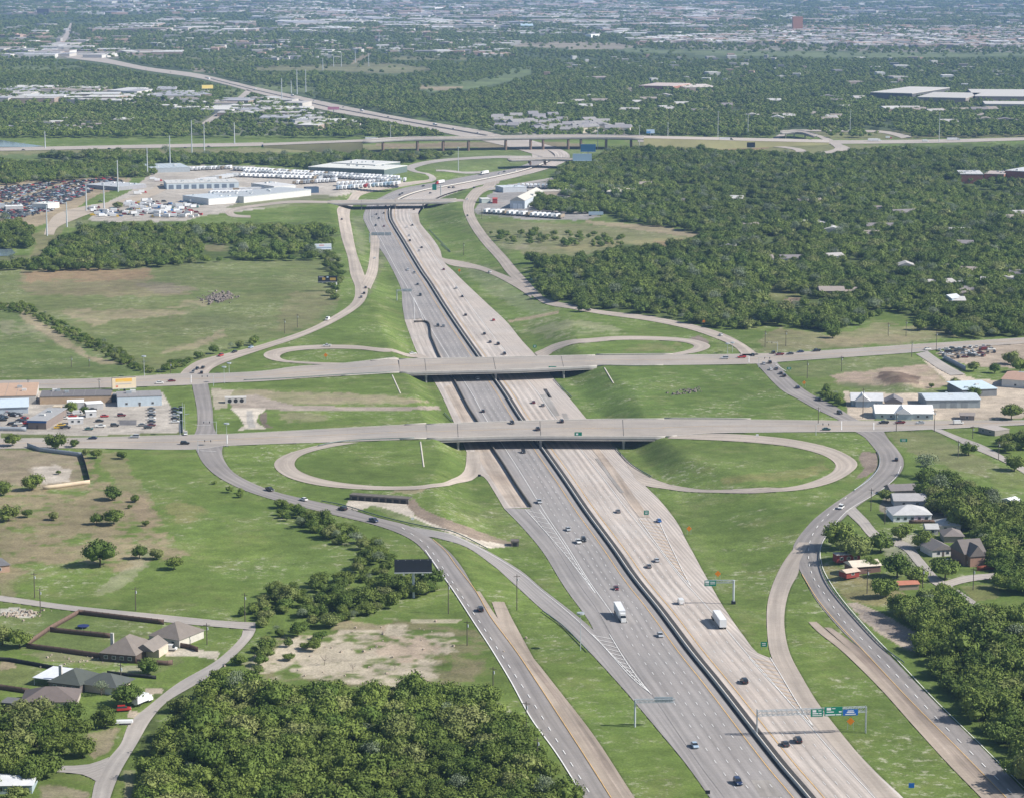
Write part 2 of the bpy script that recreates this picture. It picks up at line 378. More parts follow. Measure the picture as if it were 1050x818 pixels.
# gore hatching
def gore(A, B, n, w=.3, tilt=.06, L=None):
    ln.solid(catmull(UN(A), n=60), .26, z=.24); ln.solid(catmull(UN(B), n=60), .26, z=.24)
    A = sorted(A, key=lambda p: p[1]); B = sorted(B, key=lambda p: p[1]); ya, yb = max(A[0][1], B[0][1]), min(A[-1][1], B[-1][1])
    xa = lambda y: float(np.interp(y, [p[1] for p in A], [p[0] for p in A])); xb = lambda y: float(np.interp(y, [p[1] for p in B], [p[0] for p in B]))
    for k in range(n):
        y = ya + 1 + (yb - ya - 6) * k / n; x0 = xa(y); x1 = xb(y); y1 = y + 2 + (x1 - x0) * .12; x1 = xb(min(y1, yb))
        if x1 - x0 > .8: (L or ln).solid(UN([(x0 + (x1 - x0) * t, y + (y1 - y) * t) for t in np.linspace(0, 1, 6)]), w, z=.24)
gore([(538.6,522.4),(560,546),(580.8,570),(596.3,590),(610.4,608.3)], [(552.8,522.4),(569,545),(585.5,570),(598.5,590),(610.4,608.3)], 15)
gore([(607.4,650.6),(628,673),(650,697),(666.6,710.4)], [(625,650.6),(638,672),(653,694),(666.6,710.4)], 12)
gore([(655,532),(668,550),(684,572),(708.5,601)], [(675,532),(684,552),(695,575),(708.5,601)], 17, .22, L=yl)
gore([(768,674),(780,688),(797,706),(815,726),(834,745)], [(789.5,674),(800,691),(816,718),(834,745)], 14, .22, L=yl)
gore([(424.6,306),(430,318),(434.9,330.4)], [(424.2,306),(425,318),(425.3,330.4)], 0)
ln.build('lane_markings', WHT); yl.build('edge_markings', YEL)
wall('median_barrier', near, 1.15, .62, BARR, 'long pale concrete barrier running down the middle of the freeway', 'barrier', zoff=.1, taper=.12)
def pwall(name, pts, h, w, m, label, cat, **k): return wall(name, catmull(UN(pts), step=4), h, w, m, label, cat, **k)
pwall('retaining_wall', [(424.8,331),(434.9,330.4),(443,348),(451.6,367.7),(465.7,390.9),(481.1,419.9),(488.9,432),(506.8,462.7),(516.6,477.4),(531.3,500.9),(544.5,520)], 1.4, .9, DARKST, 'low dark stained wall between the left exit ramp and the carriageway', 'wall', taper=.1)
# dirty strips and old patches
DIRTC = road_material('dirty_concrete', (.40, .325, .26), (.44, .375, .315), lane=9, streak=.35, patch=.25)
OLDP = road_material('patched_concrete', (.30, .275, .25), (.34, .32, .295), lane=3, streak=.2, patch=.2)
pribbon('dirty_shoulder', [(606,459),(625,485),(644,515),(655.5,530)], [(613,459),(634,485),(655,515),(667,531)], DIRTC, zoff=.155, cross=2, step=5)
pribbon('dirty_shoulder', [(455,397),(470,426),(481,450),(495,477),(510,500),(523,519)], [(465,393),(480,422),(495,449),(513,478),(528,501),(542,520)], DIRTC, zoff=.085, cross=2, step=5)
for q in ([(557,399),(560.5,399),(566,408),(562.5,408)], [(553,405),(562,404),(574,426),(566,427)], [(576,424),(581,424),(584,430),(579,430)], [(610,470),(613,470),(640,505),(636,505)], [(770,800),(790,800),(802,816),(780,817)]):
    pribbon('road_patch', [q[0], q[3]], [q[1], q[2]], OLDP if q[0][0] != 557 else DKAS, zoff=.17, cross=1, step=6)
# dirty apron beside that wall
# ================================================================= ramps, frontage roads, avenues
S = dict(cross=5, step=5)
A_T = [(-60,391.5),(0,390.3),(77,388.8),(144,385.7),(190.3,383.1),(218.6,383.1),(270,380.6),(303.7,376),(348.7,372.9),(412,368.7)]
A_B = [(-60,400),(0,398.6),(77,398.4),(144,396.5),(190,395),(221,392.9),(270,390.9),(311,388),(347.4,385.7),(412,382.2)]
A_T2 = [(609,364.6),(700,363.9),(772,363),(831.4,360.5),(934.3,353.6),(1050,346.4),(1110,342)]
A_B2 = [(611,376),(700,374.5),(779.7,372.9),(795.4,371.6),(870,366.4),(939.4,361.3),(960,358.7),(1050,352.3),(1110,348.5)]
pribbon('avenue', A_T, A_B, AVEN, zoff=.12, **S); pribbon('avenue', A_T2, A_B2, AVEN, zoff=.12, **S)
B_T = [(-60,450.5),(0,449.5),(84.9,448.6),(203,445.5),(221,445.3),(270,443),(362.9,438),(440,435)]
B_B = [(-60,460.5),(0,459.6),(82,459.3),(203,460.4),(225,457.6),(270,455.3),(339.7,453.2),(368,452.2),(441,449.8)]
B_T2 = [(679,429.6),(790,430.3),(880.3,431.4),(1021.7,430.9),(1110,430)]
B_B2 = [(679,448.1),(728.3,444.2),(790,443.2),(877.7,442.4),(903.4,442.4),(960,439.9),(1050,435.5),(1110,433)]
pribbon('avenue', B_T, B_B, AVEN, zoff=.12, **S); pribbon('avenue', B_T2, B_B2, AVEN, zoff=.12, **S)
# left frontage road
pribbon('frontage_road', [(356.4,204.6),(346,214),(346.5,222),(350,243),(356.4,263.7),(359.5,282),(364.1,295.7),(360.3,311),(339.7,325.3),(311.4,339.4),(260,355.8),(239,361),(205.7,369),(190,378),(184,384)], [(366.7,205.9),(360,214),(358.6,222),(360.3,232.9),(365.4,258.6),(373,280),(377,292),(373,309.9),(350,326.6),(311.4,344.6),(262,361),(231.4,371.6),(218,378),(213,384)], RCON, zoff=.08, **S)
pribbon('ramp', [(379.8,238),(379.6,258.6),(375.7,280),(370,291)], [(389.9,240.6),(388.6,261),(387,280),(380,297)], RCON, zoff=.115, **S)
pribbon('frontage_road', [(196.7,392),(198,400),(201.9,419.9),(201.9,438.6),(198,448)], [(213,392),(214.7,400),(218,420),(219.9,439.9),(226,449)], FASP, zoff=.1, **S)
pribbon('frontage_road', [(198,456),(201,461),(208.3,474.6),(223.7,488.7),(246.9,500.8),(270,509),(293.4,515.5),(342.3,527.6),(383.4,537.6),(409,546.5),(424.6,555),(434.9,565),(450.3,586.3),(465.7,608),(486.3,639),(506.9,669.6),(523.6,698),(545.7,737.4),(571.4,773.4),(597,815.9),(640,880)], [(229,455),(228,466),(239,483.6),(258,494.5),(283,504),(318,512.5),(350,519.6),(388.6,531),(418,538.5),(440,550.3),(458,563),(473.4,581),(491.4,612),(510,640),(530,668),(543,688),(571.4,729),(610,790),(630,822),(668,880)], FASP, zoff=.09, cross=6, step=5)
pribbon('road_shoulder', [(488,606),(503,632),(530.3,669),(558.6,711.7),(597,770.9),(626.7,818),(668,880)], [(492,606),(512,636),(548.3,676.3),(571.4,705.3),(610,755.4),(650,816.6),(694,880)], SHLD, zoff=.13, cross=4, step=5)
pribbon('dirty_shoulder', [(540,678),(566,712),(605,768),(640,820)], [(545,677),(570,708.5),(610,760.4),(646,816)], DIRTC0, zoff=.14, cross=2, step=5)
pribbon('old_pavement', [(504.3,617),(509,630),(516,645),(530,664)], [(517,617),(524,632),(533,649),(548,676.3)], SHLD, zoff=.10, cross=3, step=4)
L2 = Lines(); Y2 = Lines()
def px2(Lx, pts, w=.25, dash=False):
    p = catmull(UN(pts), step=3)
    (Lx.dash if dash else Lx.solid)(p, w, z=.25)
px2(Y2, [(444,553),(457,565),(468,580),(488,606),(503,632),(530.3,669),(558.6,711.7),(597,770.9),(626.7,818)])
px2(L2, [(412,541),(436,558),(456,585),(470,606),(492,638),(512,668),(545,718),(577,769),(607,817)], .3, True)
# slip ramp from the frontage road to the freeway
pribbon('ramp', [(415,538),(422,540),(440,543),(465.7,548.5),(504.3,567),(530,582.4),(558.6,605.6),(585,626),(608.7,646),(632,672),(652,697),(670,720),(700,760),(735,810),(765,850)], [(436,549.5),(446,550.8),(460,554.5),(478.6,561),(504.3,578.6),(520,592),(556,624.9),(594.6,658.3),(622.9,687.9),(648.6,716.9),(674.3,747.7),(700,778.6),(720,806),(735,828),(752,852)], ASPH, zoff=.10, **S)
pxline_pts = [(425,540),(465,549.5),(504,569),(530,585),(558,608),(585,630),(607,651),(640,684),(668,712)]
px2(L2, pxline_pts, .22)
# loops
pribbon('loop_ramp', [(339.7,453.6),(319,457.9),(293.4,465.6),(281.9,473.3),(284.4,482.3),(301,491.3),(329.4,497.7),(362.9,501),(404,502),(440,500.3),(470.9,495),(489,488.5),(492.7,479.7),(491.4,463)], [(368,453.4),(337,458.6),(311.4,465.6),(302.4,473.3),(305,481),(321.7,488.7),(352.6,495),(398.9,498.5),(440,496.4),(465.7,490),(475,484),(477.3,478.4),(478.6,463)], RCON, zoff=.11, **S)
pribbon('loop_ramp', [(352,374.9),(311.4,373),(285.7,370.8),(271.6,366.4),(272.9,361.3),(290.9,356.7),(324.3,354),(362.9,354.3),(398.9,357.4),(427,362.6),(440,367)], [(360,372.6),(319,371.4),(293.4,369.4),(287,365.4),(298.6,360.5),(332,357.9),(368,358.4),(398.9,361.3),(424.6,366.4),(434,371),(440,374)], RCON, zoff=.11, **S)
pribbon('loop_ramp', [(548,362),(552,360),(566.3,353.6),(594.6,347.7),(630.6,345),(674.3,345.3),(707.7,347.9),(725.7,352.6),(727.5,356.7),(715.4,361.3),(694,364.5)], [(556,370),(562,365),(571.4,358.9),(597,352),(633,349),(671.7,349),(700,351),(711.6,354.9),(705,359.2),(687,362.9),(674,365)], RCON, zoff=.11, **S)
pribbon('loop_ramp', [(690,446.4),(740,444.6),(790,447.6),(818.6,451.4),(852,459),(870,466.9),(879,474.6),(875,482.3),(852,495),(818.6,502.3),(780,505.2),(725.7,504.9),(687,501.6),(661.4,497.7),(645,480)], [(684,449.2),(738.6,451.4),(780,454.2),(810.9,457.9),(841.7,465.6),(855.9,474.6),(854.6,482.3),(841.7,490),(813.4,498.5),(780,501.6),(738.6,502.3),(700,499),(671.7,491.3),(648.6,477),(634,461.7)], RCON, zoff=.11, **S)
# right frontage road, north part
pribbon('frontage_road', [(500,181.5),(496,190),(480.5,199),(474.7,209.7),(478.6,225),(491.4,245.7),(509.4,266.3),(519.7,280),(530,290),(545,303),(566.3,314),(610,321.4),(664,329),(705,337.4),(730.9,345.9),(751.4,354.9),(762,365)], [(513,185),(507,192),(494.5,199),(486.3,212.3),(487.6,222.6),(499,240.6),(519.7,263.7),(530,276),(541,288),(552,299.6),(566.3,308.6),(610,317.6),(664,324),(710.3,333),(741,342),(761.7,352.3),(778,364)], RCON, zoff=.12, **S)
pribbon('ramp', [(428.7,219),(432,232),(443,247),(455,265),(470,267.5),(491.4,272.6),(509.4,279),(530,288),(545,300)], [(422,219),(425,233),(437,250),(455,268.8),(463,272.4),(486.3,276),(504.3,282),(528,294.4),(545,306)], RCON, zoff=.13, **S)
# right frontage road between the avenues
pribbon('frontage_road', [(771,368),(780,378),(803,401),(818,409),(834,418),(859.7,430.3),(872,437)], [(795.4,370),(808.3,385.7),(831.4,403.7),(854.6,415.4),(880.3,430.9),(893,436)], FASP, zoff=.1, **S)
# right frontage road, south part
pribbon('frontage_road', [(872,440),(885,447),(893,455.3),(900.9,466.9),(899.6,479.7),(876.4,501.6),(852,518.3),(828.9,538),(813.4,560),(815,572),(824,592),(839,618),(862.3,645.4),(885,668),(921,706.6),(951,741.3),(988,783.7),(1018,818),(1070,880)], [(905,440),(911,450),(920,460.4),(926.6,472),(924,483.6),(908.6,499),(877.7,520),(854.6,542),(842,560),(840.8,578),(849,599),(870,625.5),(895.7,654),(924,684),(960,721),(1011.4,771),(1050,811),(1080,843),(1115,880)], FASP, zoff=.09, cross=6, step=5)
pribbon('road_shoulder', [(828.9,637.7),(839,648),(864.9,668.6),(903.4,706.6),(934.3,741.3),(972.9,783.7),(1006.3,818),(1062,880)], [(837,637.5),(852,650),(874,669),(911,706.6),(943,741.3),(983,783.7),(1017,818),(1073,880)], SHLD, zoff=.13, cross=4, step=5)
pribbon('dirty_shoulder', [(845,643),(874,669),(911,706.6),(943,741.3),(983,783.7),(1017,818),(1073,880)], [(853,644),(886,668.5),(922,706.6),(956,741.3),(998,783.7),(1032,818),(1090,880)], DIRTC0, zoff=.135, cross=4, step=5)
px2(Y2, [(822.4,588.9),(841,618),(862.3,642.9),(890,672),(934.3,719.4),(985.7,770.9),(1032,818)])
px2(L2, [(868,510),(845,532),(832,551),(829,572),(834,592),(849,614),(866,638),(890,662),(920,693),(958,734),(1000,776),(1042,818)], .3, True)
px2(L2, [(924,478),(918,490),(900,505),(870,523),(852,543),(842,560),(843,580),(855,603),(872,625),(897,653),(926,683),(960,719),(1005,763),(1050,808)], .26)
px2(L2, [(523,697),(503,664),(486,638),(466,607),(452,587),(436,564)][::-1] + [(545,737),(571,773),(597,815)], .4)
pribbon('ramp', [(819,556),(804.4,574.7),(795.4,591.4),(787.7,614.6),(786.4,642.9),(790.3,671),(800,690),(812,712),(836,744),(866,779),(900,818)], [(830,556),(820,576),(818.6,587.6),(810.9,601.7),(805.7,619.7),(804.4,642.9),(809.6,668.6),(822.7,694.3),(839,721),(864.9,754.4),(895,790),(922,818)], RCON, zoff=.115, **S)
# white kerb lines of the avenues, yellow centre lines
for A, B in ((A_T, A_B), (A_T2, A_B2), (B_T, B_B), (B_T2, B_B2)):
    a = catmull(UN(A), n=200); b = catmull(UN(B), n=200)
    L2.solid(a, .3, z=.2); L2.solid(b, .3, z=.2)
    Y2.solid((a + b) / 2, .3, z=.25)
L2.build('lane_markings', WHT); Y2.build('centre_markings', YEL)
# stop bars
L4 = Lines()
for a, b in (((200,436),(216,436)), ((205,462),(222,463)), ((196,385),(196,393)), ((768,366),(768,372)), ((795,374),(806,381)), ((896,433.5),(896,441)), ((863,432),(863,441)), ((233,446),(233,455))):
    L4.solid(catmull(UN([a, b]), step=2), .4, z=.25)
L4.build('stop_lines', WHT)
# local streets
pribbon('street', [(-60,602),(0,610.2),(77,621),(154,628.7),(231.4,636.4),(262,638)], [(-60,608),(0,616),(77,626.4),(180,638.5),(246.9,644.5),(262,646)], STRT, zoff=.1, cross=3, step=5)
pribbon('street', [(249,646),(246.9,653),(221,677.6),(182.6,700),(154.3,722),(133.7,740),(123.4,763),(110.6,778.6),(97.7,801.7),(93.9,818),(78,875)], [(262,646),(258.4,653),(239,673.7),(213.4,694),(172,719),(156.9,734.9),(140,763),(123.4,791.4),(113,818),(100,875)], STRT, zoff=.1, cross=3, step=4)
pribbon('street', [(112,776),(90,783.7),(51,785),(10,784),(-40,786)], [(99,801),(84.9,794),(60,791.5),(10,790),(-40,792)], STRT, zoff=.12, cross=3, step=4)
pribbon('street', [(965,440),(985,448),(1005,455),(1032,469),(1070,490)], [(955,440),(975,449),(996,459),(1030,474),(1064,494)], STRT, zoff=.12, cross=3, step=4)
pribbon('street', [(876,519),(889,532),(906,549),(930,556),(946,573),(963,592),(985,606),(1001,617)], [(866,524),(880,537),(896,553),(922,561),(938,577),(953,596),(978,609),(997,620)], STRT, zoff=.11, cross=3, step=4)
pribbon('street', [(968,596),(990,590),(1018,587.5),(1056,584)], [(972,602),(992,596.5),(1018,593),(1056,591)], STRT, zoff=.12, cross=3, step=4)
pribbon('street', [(939,363),(950,370),(962,378),(975,385)], [(951,360),(962,368),(975,376),(990,384)], STRT, zoff=.11, cross=3, step=4)
pribbon('ramp', [(410,187.5),(437.4,185.3),(440,182),(425,177),(416,173),(420,169.5),(440,165),(470,162),(520,160),(545,160)], [(412,191),(443.9,186.3),(447,182),(433,177),(425,173.5),(432,170.5),(445,167.5),(470,164.5),(520,162.5),(545,162)], STRT, zoff=.1, cross=3, step=10)
pribbon('frontage_road', [(356.4,205),(362.9,198),(383.4,192.3),(414.3,187.7),(439,184.9)], [(366.7,206),(370.6,200.9),(388.6,195.8),(419.4,190.6),(443.9,186.6)], RCON, zoff=.14, cross=3, step=10)
pribbon('ramp', [(447,176),(470,178),(493,178)], [(447,174.4),(470,176),(493,176)], STRT, zoff=.1, cross=2, step=10)
pribbon('street', [(498,194),(530,188.5),(566,182.5)], [(502,195.5),(532,190.5),(568,184.5)], STRT, zoff=.13, cross=2, step=10)
# curved road that leads to the far overpass
pribbon('side_road', [(338,206.4),(298.6,206),(270,209),(245,212.5),(232,216),(232,220),(240,223),(257,223.5)], [(338,208.8),(298.6,208.6),(272,211.2),(250,214.8),(240,217),(240,219),(245,220.7),(257,221.2)], RCON, zoff=.1, cross=3, step=10)
pribbon('side_road', [(466,204.5),(475,204.5)], [(466,207.2),(477,207)], RCON, zoff=.1, cross=3, step=10)
# yard roads at upper left
pribbon('dirt_road', [(45,241),(49,230),(62,218),(90,211),(121,206),(150,197),(165,188)], [(55,241),(60,233),(78,225),(100,217),(130,210),(160,200),(178,190)], mat('yard_dirt', (.40, .34, .27), .95, noise=.12, scale=.05), zoff=.1, cross=3, step=12)
# ------------------------------------------------ far freeways
FARC = road_material('far_concrete', (.42, .37, .32), (.38, .34, .30), lane=5, streak=.1, patch=.08)
pribbon('far_freeway', [(568,160),(552,149),(522,141),(491,133.5),(460,128.5),(414,121),(375,113.5),(337,105.5),(300,97.5),(262,89.5),(231,82),(200,75.3),(154,69.5),(108,60),(77,55),(66,50),(71,36),(74,24)], [(572,166),(545,158),(515,149.5),(480,141.8),(460,137.5),(414,128),(375,121),(337,114.3),(300,105),(262,95.5),(231,87),(198,79.5),(152,73),(106,64.5),(72,60),(56,54),(66,36),(72,24)], FARC, zoff=.3, cross=3, step=25)
pribbon('far_road', [(253,92),(244,100),(228,112),(205,128)], [(258,94),(250,102),(236,112),(214,128)], FARC, zoff=.3, cross=2, step=25)
for a, b in (([(210,79.2),(262,92.3),(300,101),(337,109.6),(375,116.8),(414,124),(460,132),(500,139)], [(210,79.9),(262,93),(300,101.8),(337,110.5),(375,117.7),(414,125),(460,133.2),(500,140.2)]),):
    pribbon('median_strip', a, b, DKAS, zoff=.5, cross=1, step=25)
pribbon('far_road', [(-20,151.5),(0,151.7),(104,149.7),(270,146.5)], [(-20,155.3),(0,155.2),(104,153.2),(270,150)], FARC, zoff=.3, cross=2, step=25)
pribbon('far_road', [(654,141.5),(790,143.5),(850,144.3),(960,143.5),(1060,141.2)], [(654,146),(790,147.7),(850,148),(960,147),(1060,144)], FARC, zoff=.3, cross=2, step=25)
pribbon('far_ramp', [(780,150),(803,136.5),(815,133.2),(850,133.8),(900,134.2),(930,139),(935,141)], [(780,151.5),(806,139),(816,135),(850,135.3),(896,136),(920,140.5),(924,142.5)], FARC, zoff=.35, cross=2, step=25)
pribbon('far_ramp', [(815,134),(840,139),(856,145),(864,149),(872,153),(866,155),(850,158)], [(808,136),(832,139),(846,145),(854,150),(856,153),(850,155),(835,157.5)], FARC, zoff=.4, cross=2, step=25)
pribbon('far_ramp', [(864,154),(900,153.5),(935,149.5)], [(868,155.5),(902,155),(935,151)], FARC, zoff=.35, cross=2, step=25)
pribbon('far_ramp', [(780,148.5),(800,150),(822,153),(828,156)], [(780,150),(798,151.6),(814,154),(816,156.5)], FARC, zoff=.35, cross=2, step=25)
# ================================================================= bridges
def bridge(name, label, T, Bt, road, deck_h, piers, pier_cols, pr=.62, pm=None, z=.15, par=.8, bases=None, lift=0., ground=None, surf=AVEN, drop=DIP):
    a = catmull(np.array([plane(px, py, z + lift) for px, py in T]), n=24); b = catmull(np.array([plane(px, py, z + lift) for px, py in Bt]), n=24)
    o0 = (a[0] + b[0]) / 2; root = empty(name, (0, 0, 0), 0, label, 'bridge'); NXT = None
    zt = z + lift
    ribbon('deck_surface', a, b, surf, zoff=0, cross=3, step=8, kind=None, parent=root, fixedz=zt)
    n = len(a); V = np.empty((n, 4, 3)); V[:, 0, :2] = a; V[:, 1, :2] = b; V[:, 2, :2] = b; V[:, 3, :2] = a
    V[:, :2, 2] = zt - .02; V[:, 2:, 2] = zt - deck_h
    Q = []
    for i in range(n - 1):
        for k in range(4): Q.append((i * 4 + k, (i + 1) * 4 + k, (i + 1) * 4 + (k + 1) % 4, i * 4 + (k + 1) % 4))
    Q += [(0, 1, 2, 3), ((n - 1) * 4 + 3, (n - 1) * 4 + 2, (n - 1) * 4 + 1, (n - 1) * 4)]
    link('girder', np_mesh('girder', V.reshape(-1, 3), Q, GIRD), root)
    if lift == 0:
        Vw, Qw = wall_mesh(offset(b, .1), .2, .45, zoff=0, z0=zt - deck_h - .05); link('girder_flange', np_mesh('girder_flange', Vw, Qw, PARP), root)
    for e, s in ((a, 1), (b, -1)):
        Vw, Qw = wall_mesh(offset(e, .3 * s), par, .32, zoff=0, z0=zt - .25)
        link('parapet', np_mesh('parapet', Vw, Qw, PARP), root)
        lnp = Lines(); lnp.solid(offset(e, s * 1.6), .25, z=.03, fixedz=zt); lnp.build('edge_line', WHT, root, None)
    lc = Lines(); lc.solid((a + b) / 2, .3, z=.035, fixedz=zt); lc.build('centre_line', YEL, root, None)
    for px in piers:
        # nearest fraction along the deck
        xa, _ = proj(b[:, 0], b[:, 1], zt); i = int(np.argmin(np.abs(xa - px)))
        p, q = Vector((*a[i], 0)), Vector((*b[i], 0)); d = (q - p).normalized(); w = (q - p).length
        m = MB(); ang = math.atan2(d.y, d.x)
        R = Matrix.Translation((p.x, p.y, 0)) @ Matrix.Rotation(ang, 4, 'Z')
        m.box(.5, w - .2, -.7, .7, zt - deck_h - 1.3, zt - deck_h - .01, M=R)
        for k in range(pier_cols):
            u = 1.6 + (w - 3.2) * k / max(1, pier_cols - 1)
            c = R @ Vector((u, 0, 0)); zb = hgt(c.x, c.y) - .3 if ground is None else ground
            m.tube((c.x, c.y, zb), (c.x, c.y, zt - deck_h - 1.2), pr, n=10)
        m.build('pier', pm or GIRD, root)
        if w > 14 and lift == 0: MB().box(.2, w - .2, -.14, .14, zt + .012, zt + .03, M=R).build('deck_joint', DKAS, root)
    return root
br2 = bridge('overpass', 'wide pale overpass nearest the camera, carrying the lower avenue over the freeway', [(437,435.2),(530,432),(600,430.2),(681,429.5)], [(438,449.8),(530,447.6),(610,447.8),(682,448)], None, 1.9, (471, 553.5, 637), 5)
br1 = bridge('overpass', 'narrower pale overpass just beyond the nearest one, carrying the upper avenue', [(409,368.6),(506.9,366.7),(610,364.5)], [(410,382.3),(470,380.7),(530,379.3),(612,375.6)], None, 1.8, (438, 508, 578), 4)
br3 = bridge('overpass', 'thin grey overpass crossing the freeway bend beyond the two wide ones', [(336,206.2),(402,205.1),(468,204.3)], [(336,208.9),(402,208.2),(468,207)], None, 1.9, (371.3, 402.7, 435.6), 2)
GIRD2 = GIRD
br5 = bridge('overpass', 'low grey bridge below the elevated far highway', [(520,162.8),(560,161.8),(606,163.6)], [(522,164.6),(560,163.8),(606,165.4)], None, 1.8, (545, 560, 583), 2, pr=1.2, pm=mat('brown_pier', (.20,.14,.11), .9), lift=6.5, ground=0)
ELEV = bridge('elevated_highway', 'long elevated highway on piers crossing the whole view at the far interchange', [(372,143.6),(414,141.2),(470,140.6),(530,139.4),(600,138.6),(660,139.6)], [(372,145.8),(414,143.4),(470,142.9),(530,141.9),(600,141.3),(660,142.2)], None, 2.4, (390, 428, 455, 483, 514, 546, 552, 584, 592, 622, 646), 2, lift=15, ground=0, par=1.1, pr=1.7, pm=mat('brown_pier', (.20,.14,.11), .9))
# embankments carry the elevated highway down at both ends
def embank(name, T, Bt, h0, h1, label=None):
    a = catmull(np.array([plane(*p, h0 + (h1 - h0) * i / (len(T) - 1)) for i, p in enumerate(T)]), n=12)
    b = catmull(np.array([plane(*p, h0 + (h1 - h0) * i / (len(T) - 1)) for i, p in enumerate(Bt)]), n=12)
    V = []; n = 12
    for i in range(n):
        h = h0 + (h1 - h0) * i / (n - 1); d = (a[i] - b[i]) / np.linalg.norm(a[i] - b[i])
        V += [(*(a[i] + d * h * 2.2), -.2), (*a[i], h), (*b[i], h), (*(b[i] - d * h * 2.2), -.2)]
    Q = []; 
    for i in range(n - 1):
        for k in range(3): Q.append((i * 4 + k, (i + 1) * 4 + k, (i + 1) * 4 + k + 1, i * 4 + k + 1))
    o = link('embankment', np_mesh('embankment', V, Q, mat('dry_grass_bank', (.20, .19, .09), .95, noise=.2, scale=.02))); o['kind'] = 'structure'
    V2 = []
    for i in range(n): V2 += [(*a[i], h0 + (h1 - h0) * i / (n - 1) + .3), (*b[i], h0 + (h1 - h0) * i / (n - 1) + .3)]
    o = link(name, np_mesh(name, V2, [(2 * i, 2 * i + 2, 2 * i + 3, 2 * i + 1) for i in range(n - 1)], mat('far_deck', (.42, .37, .32), .9, noise=.08, scale=.03))); o['kind'] = 'structure'
embank('far_freeway', [(270,147.3),(320,145.2),(372,143.6)], [(270,149.8),(320,147.6),(372,145.8)], 2, 15)
embank('far_freeway', [(660,139.6),(760,141.6),(850,143.8)], [(660,142.2),(760,144.6),(850,146.8)], 15, 2)
br6 = bridge('overpass', 'distant curved flyover in front of the wooded skyline at right', [(800,134.5),(818,134),(838,138)], [(800,136.5),(818,136),(834,140)], None, 2.2, (806, 815, 825), 2, lift=8, ground=0)

# low approach parapets carry on from the two wide overpasses
def approach(root, pts):
    P = catmull(UN(pts), step=5); V, Q = wall_mesh(P, .7, .3, zoff=.05); link('parapet', np_mesh('parapet', V, Q, PARP), root)
approach(br2, [(681,429.3),(720,429.4),(770,430)]); approach(br2, [(683,448.1),(694,447.3)]); approach(br2, [(437,434.9),(415,436)]); approach(br2, [(438,449.9),(410,450.8)])
approach(br1, [(611,364.2),(660,363.8),(690,363.6)]); approach(br1, [(612.5,376),(650,375.4),(680,375)]); approach(br1, [(408.5,368.6),(380,370.5)]); approach(br1, [(409,382.5),(350,386)])
# ================================================================= ground sheet
G_GRASS = (.112, .158, .038); G_MEAD = (.135, .155, .062); G_DRY = (.20, .175, .10); G_BRN = (.235, .165, .10); G_TAN = (.30, .24, .165)
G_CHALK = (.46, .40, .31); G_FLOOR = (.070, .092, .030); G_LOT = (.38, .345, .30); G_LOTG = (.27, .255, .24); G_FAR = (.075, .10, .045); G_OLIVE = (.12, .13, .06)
G_CONC = (.47, .42, .35); G_DIRT = (.125, .09, .068); G_RIVER = (.2, .2, .2)
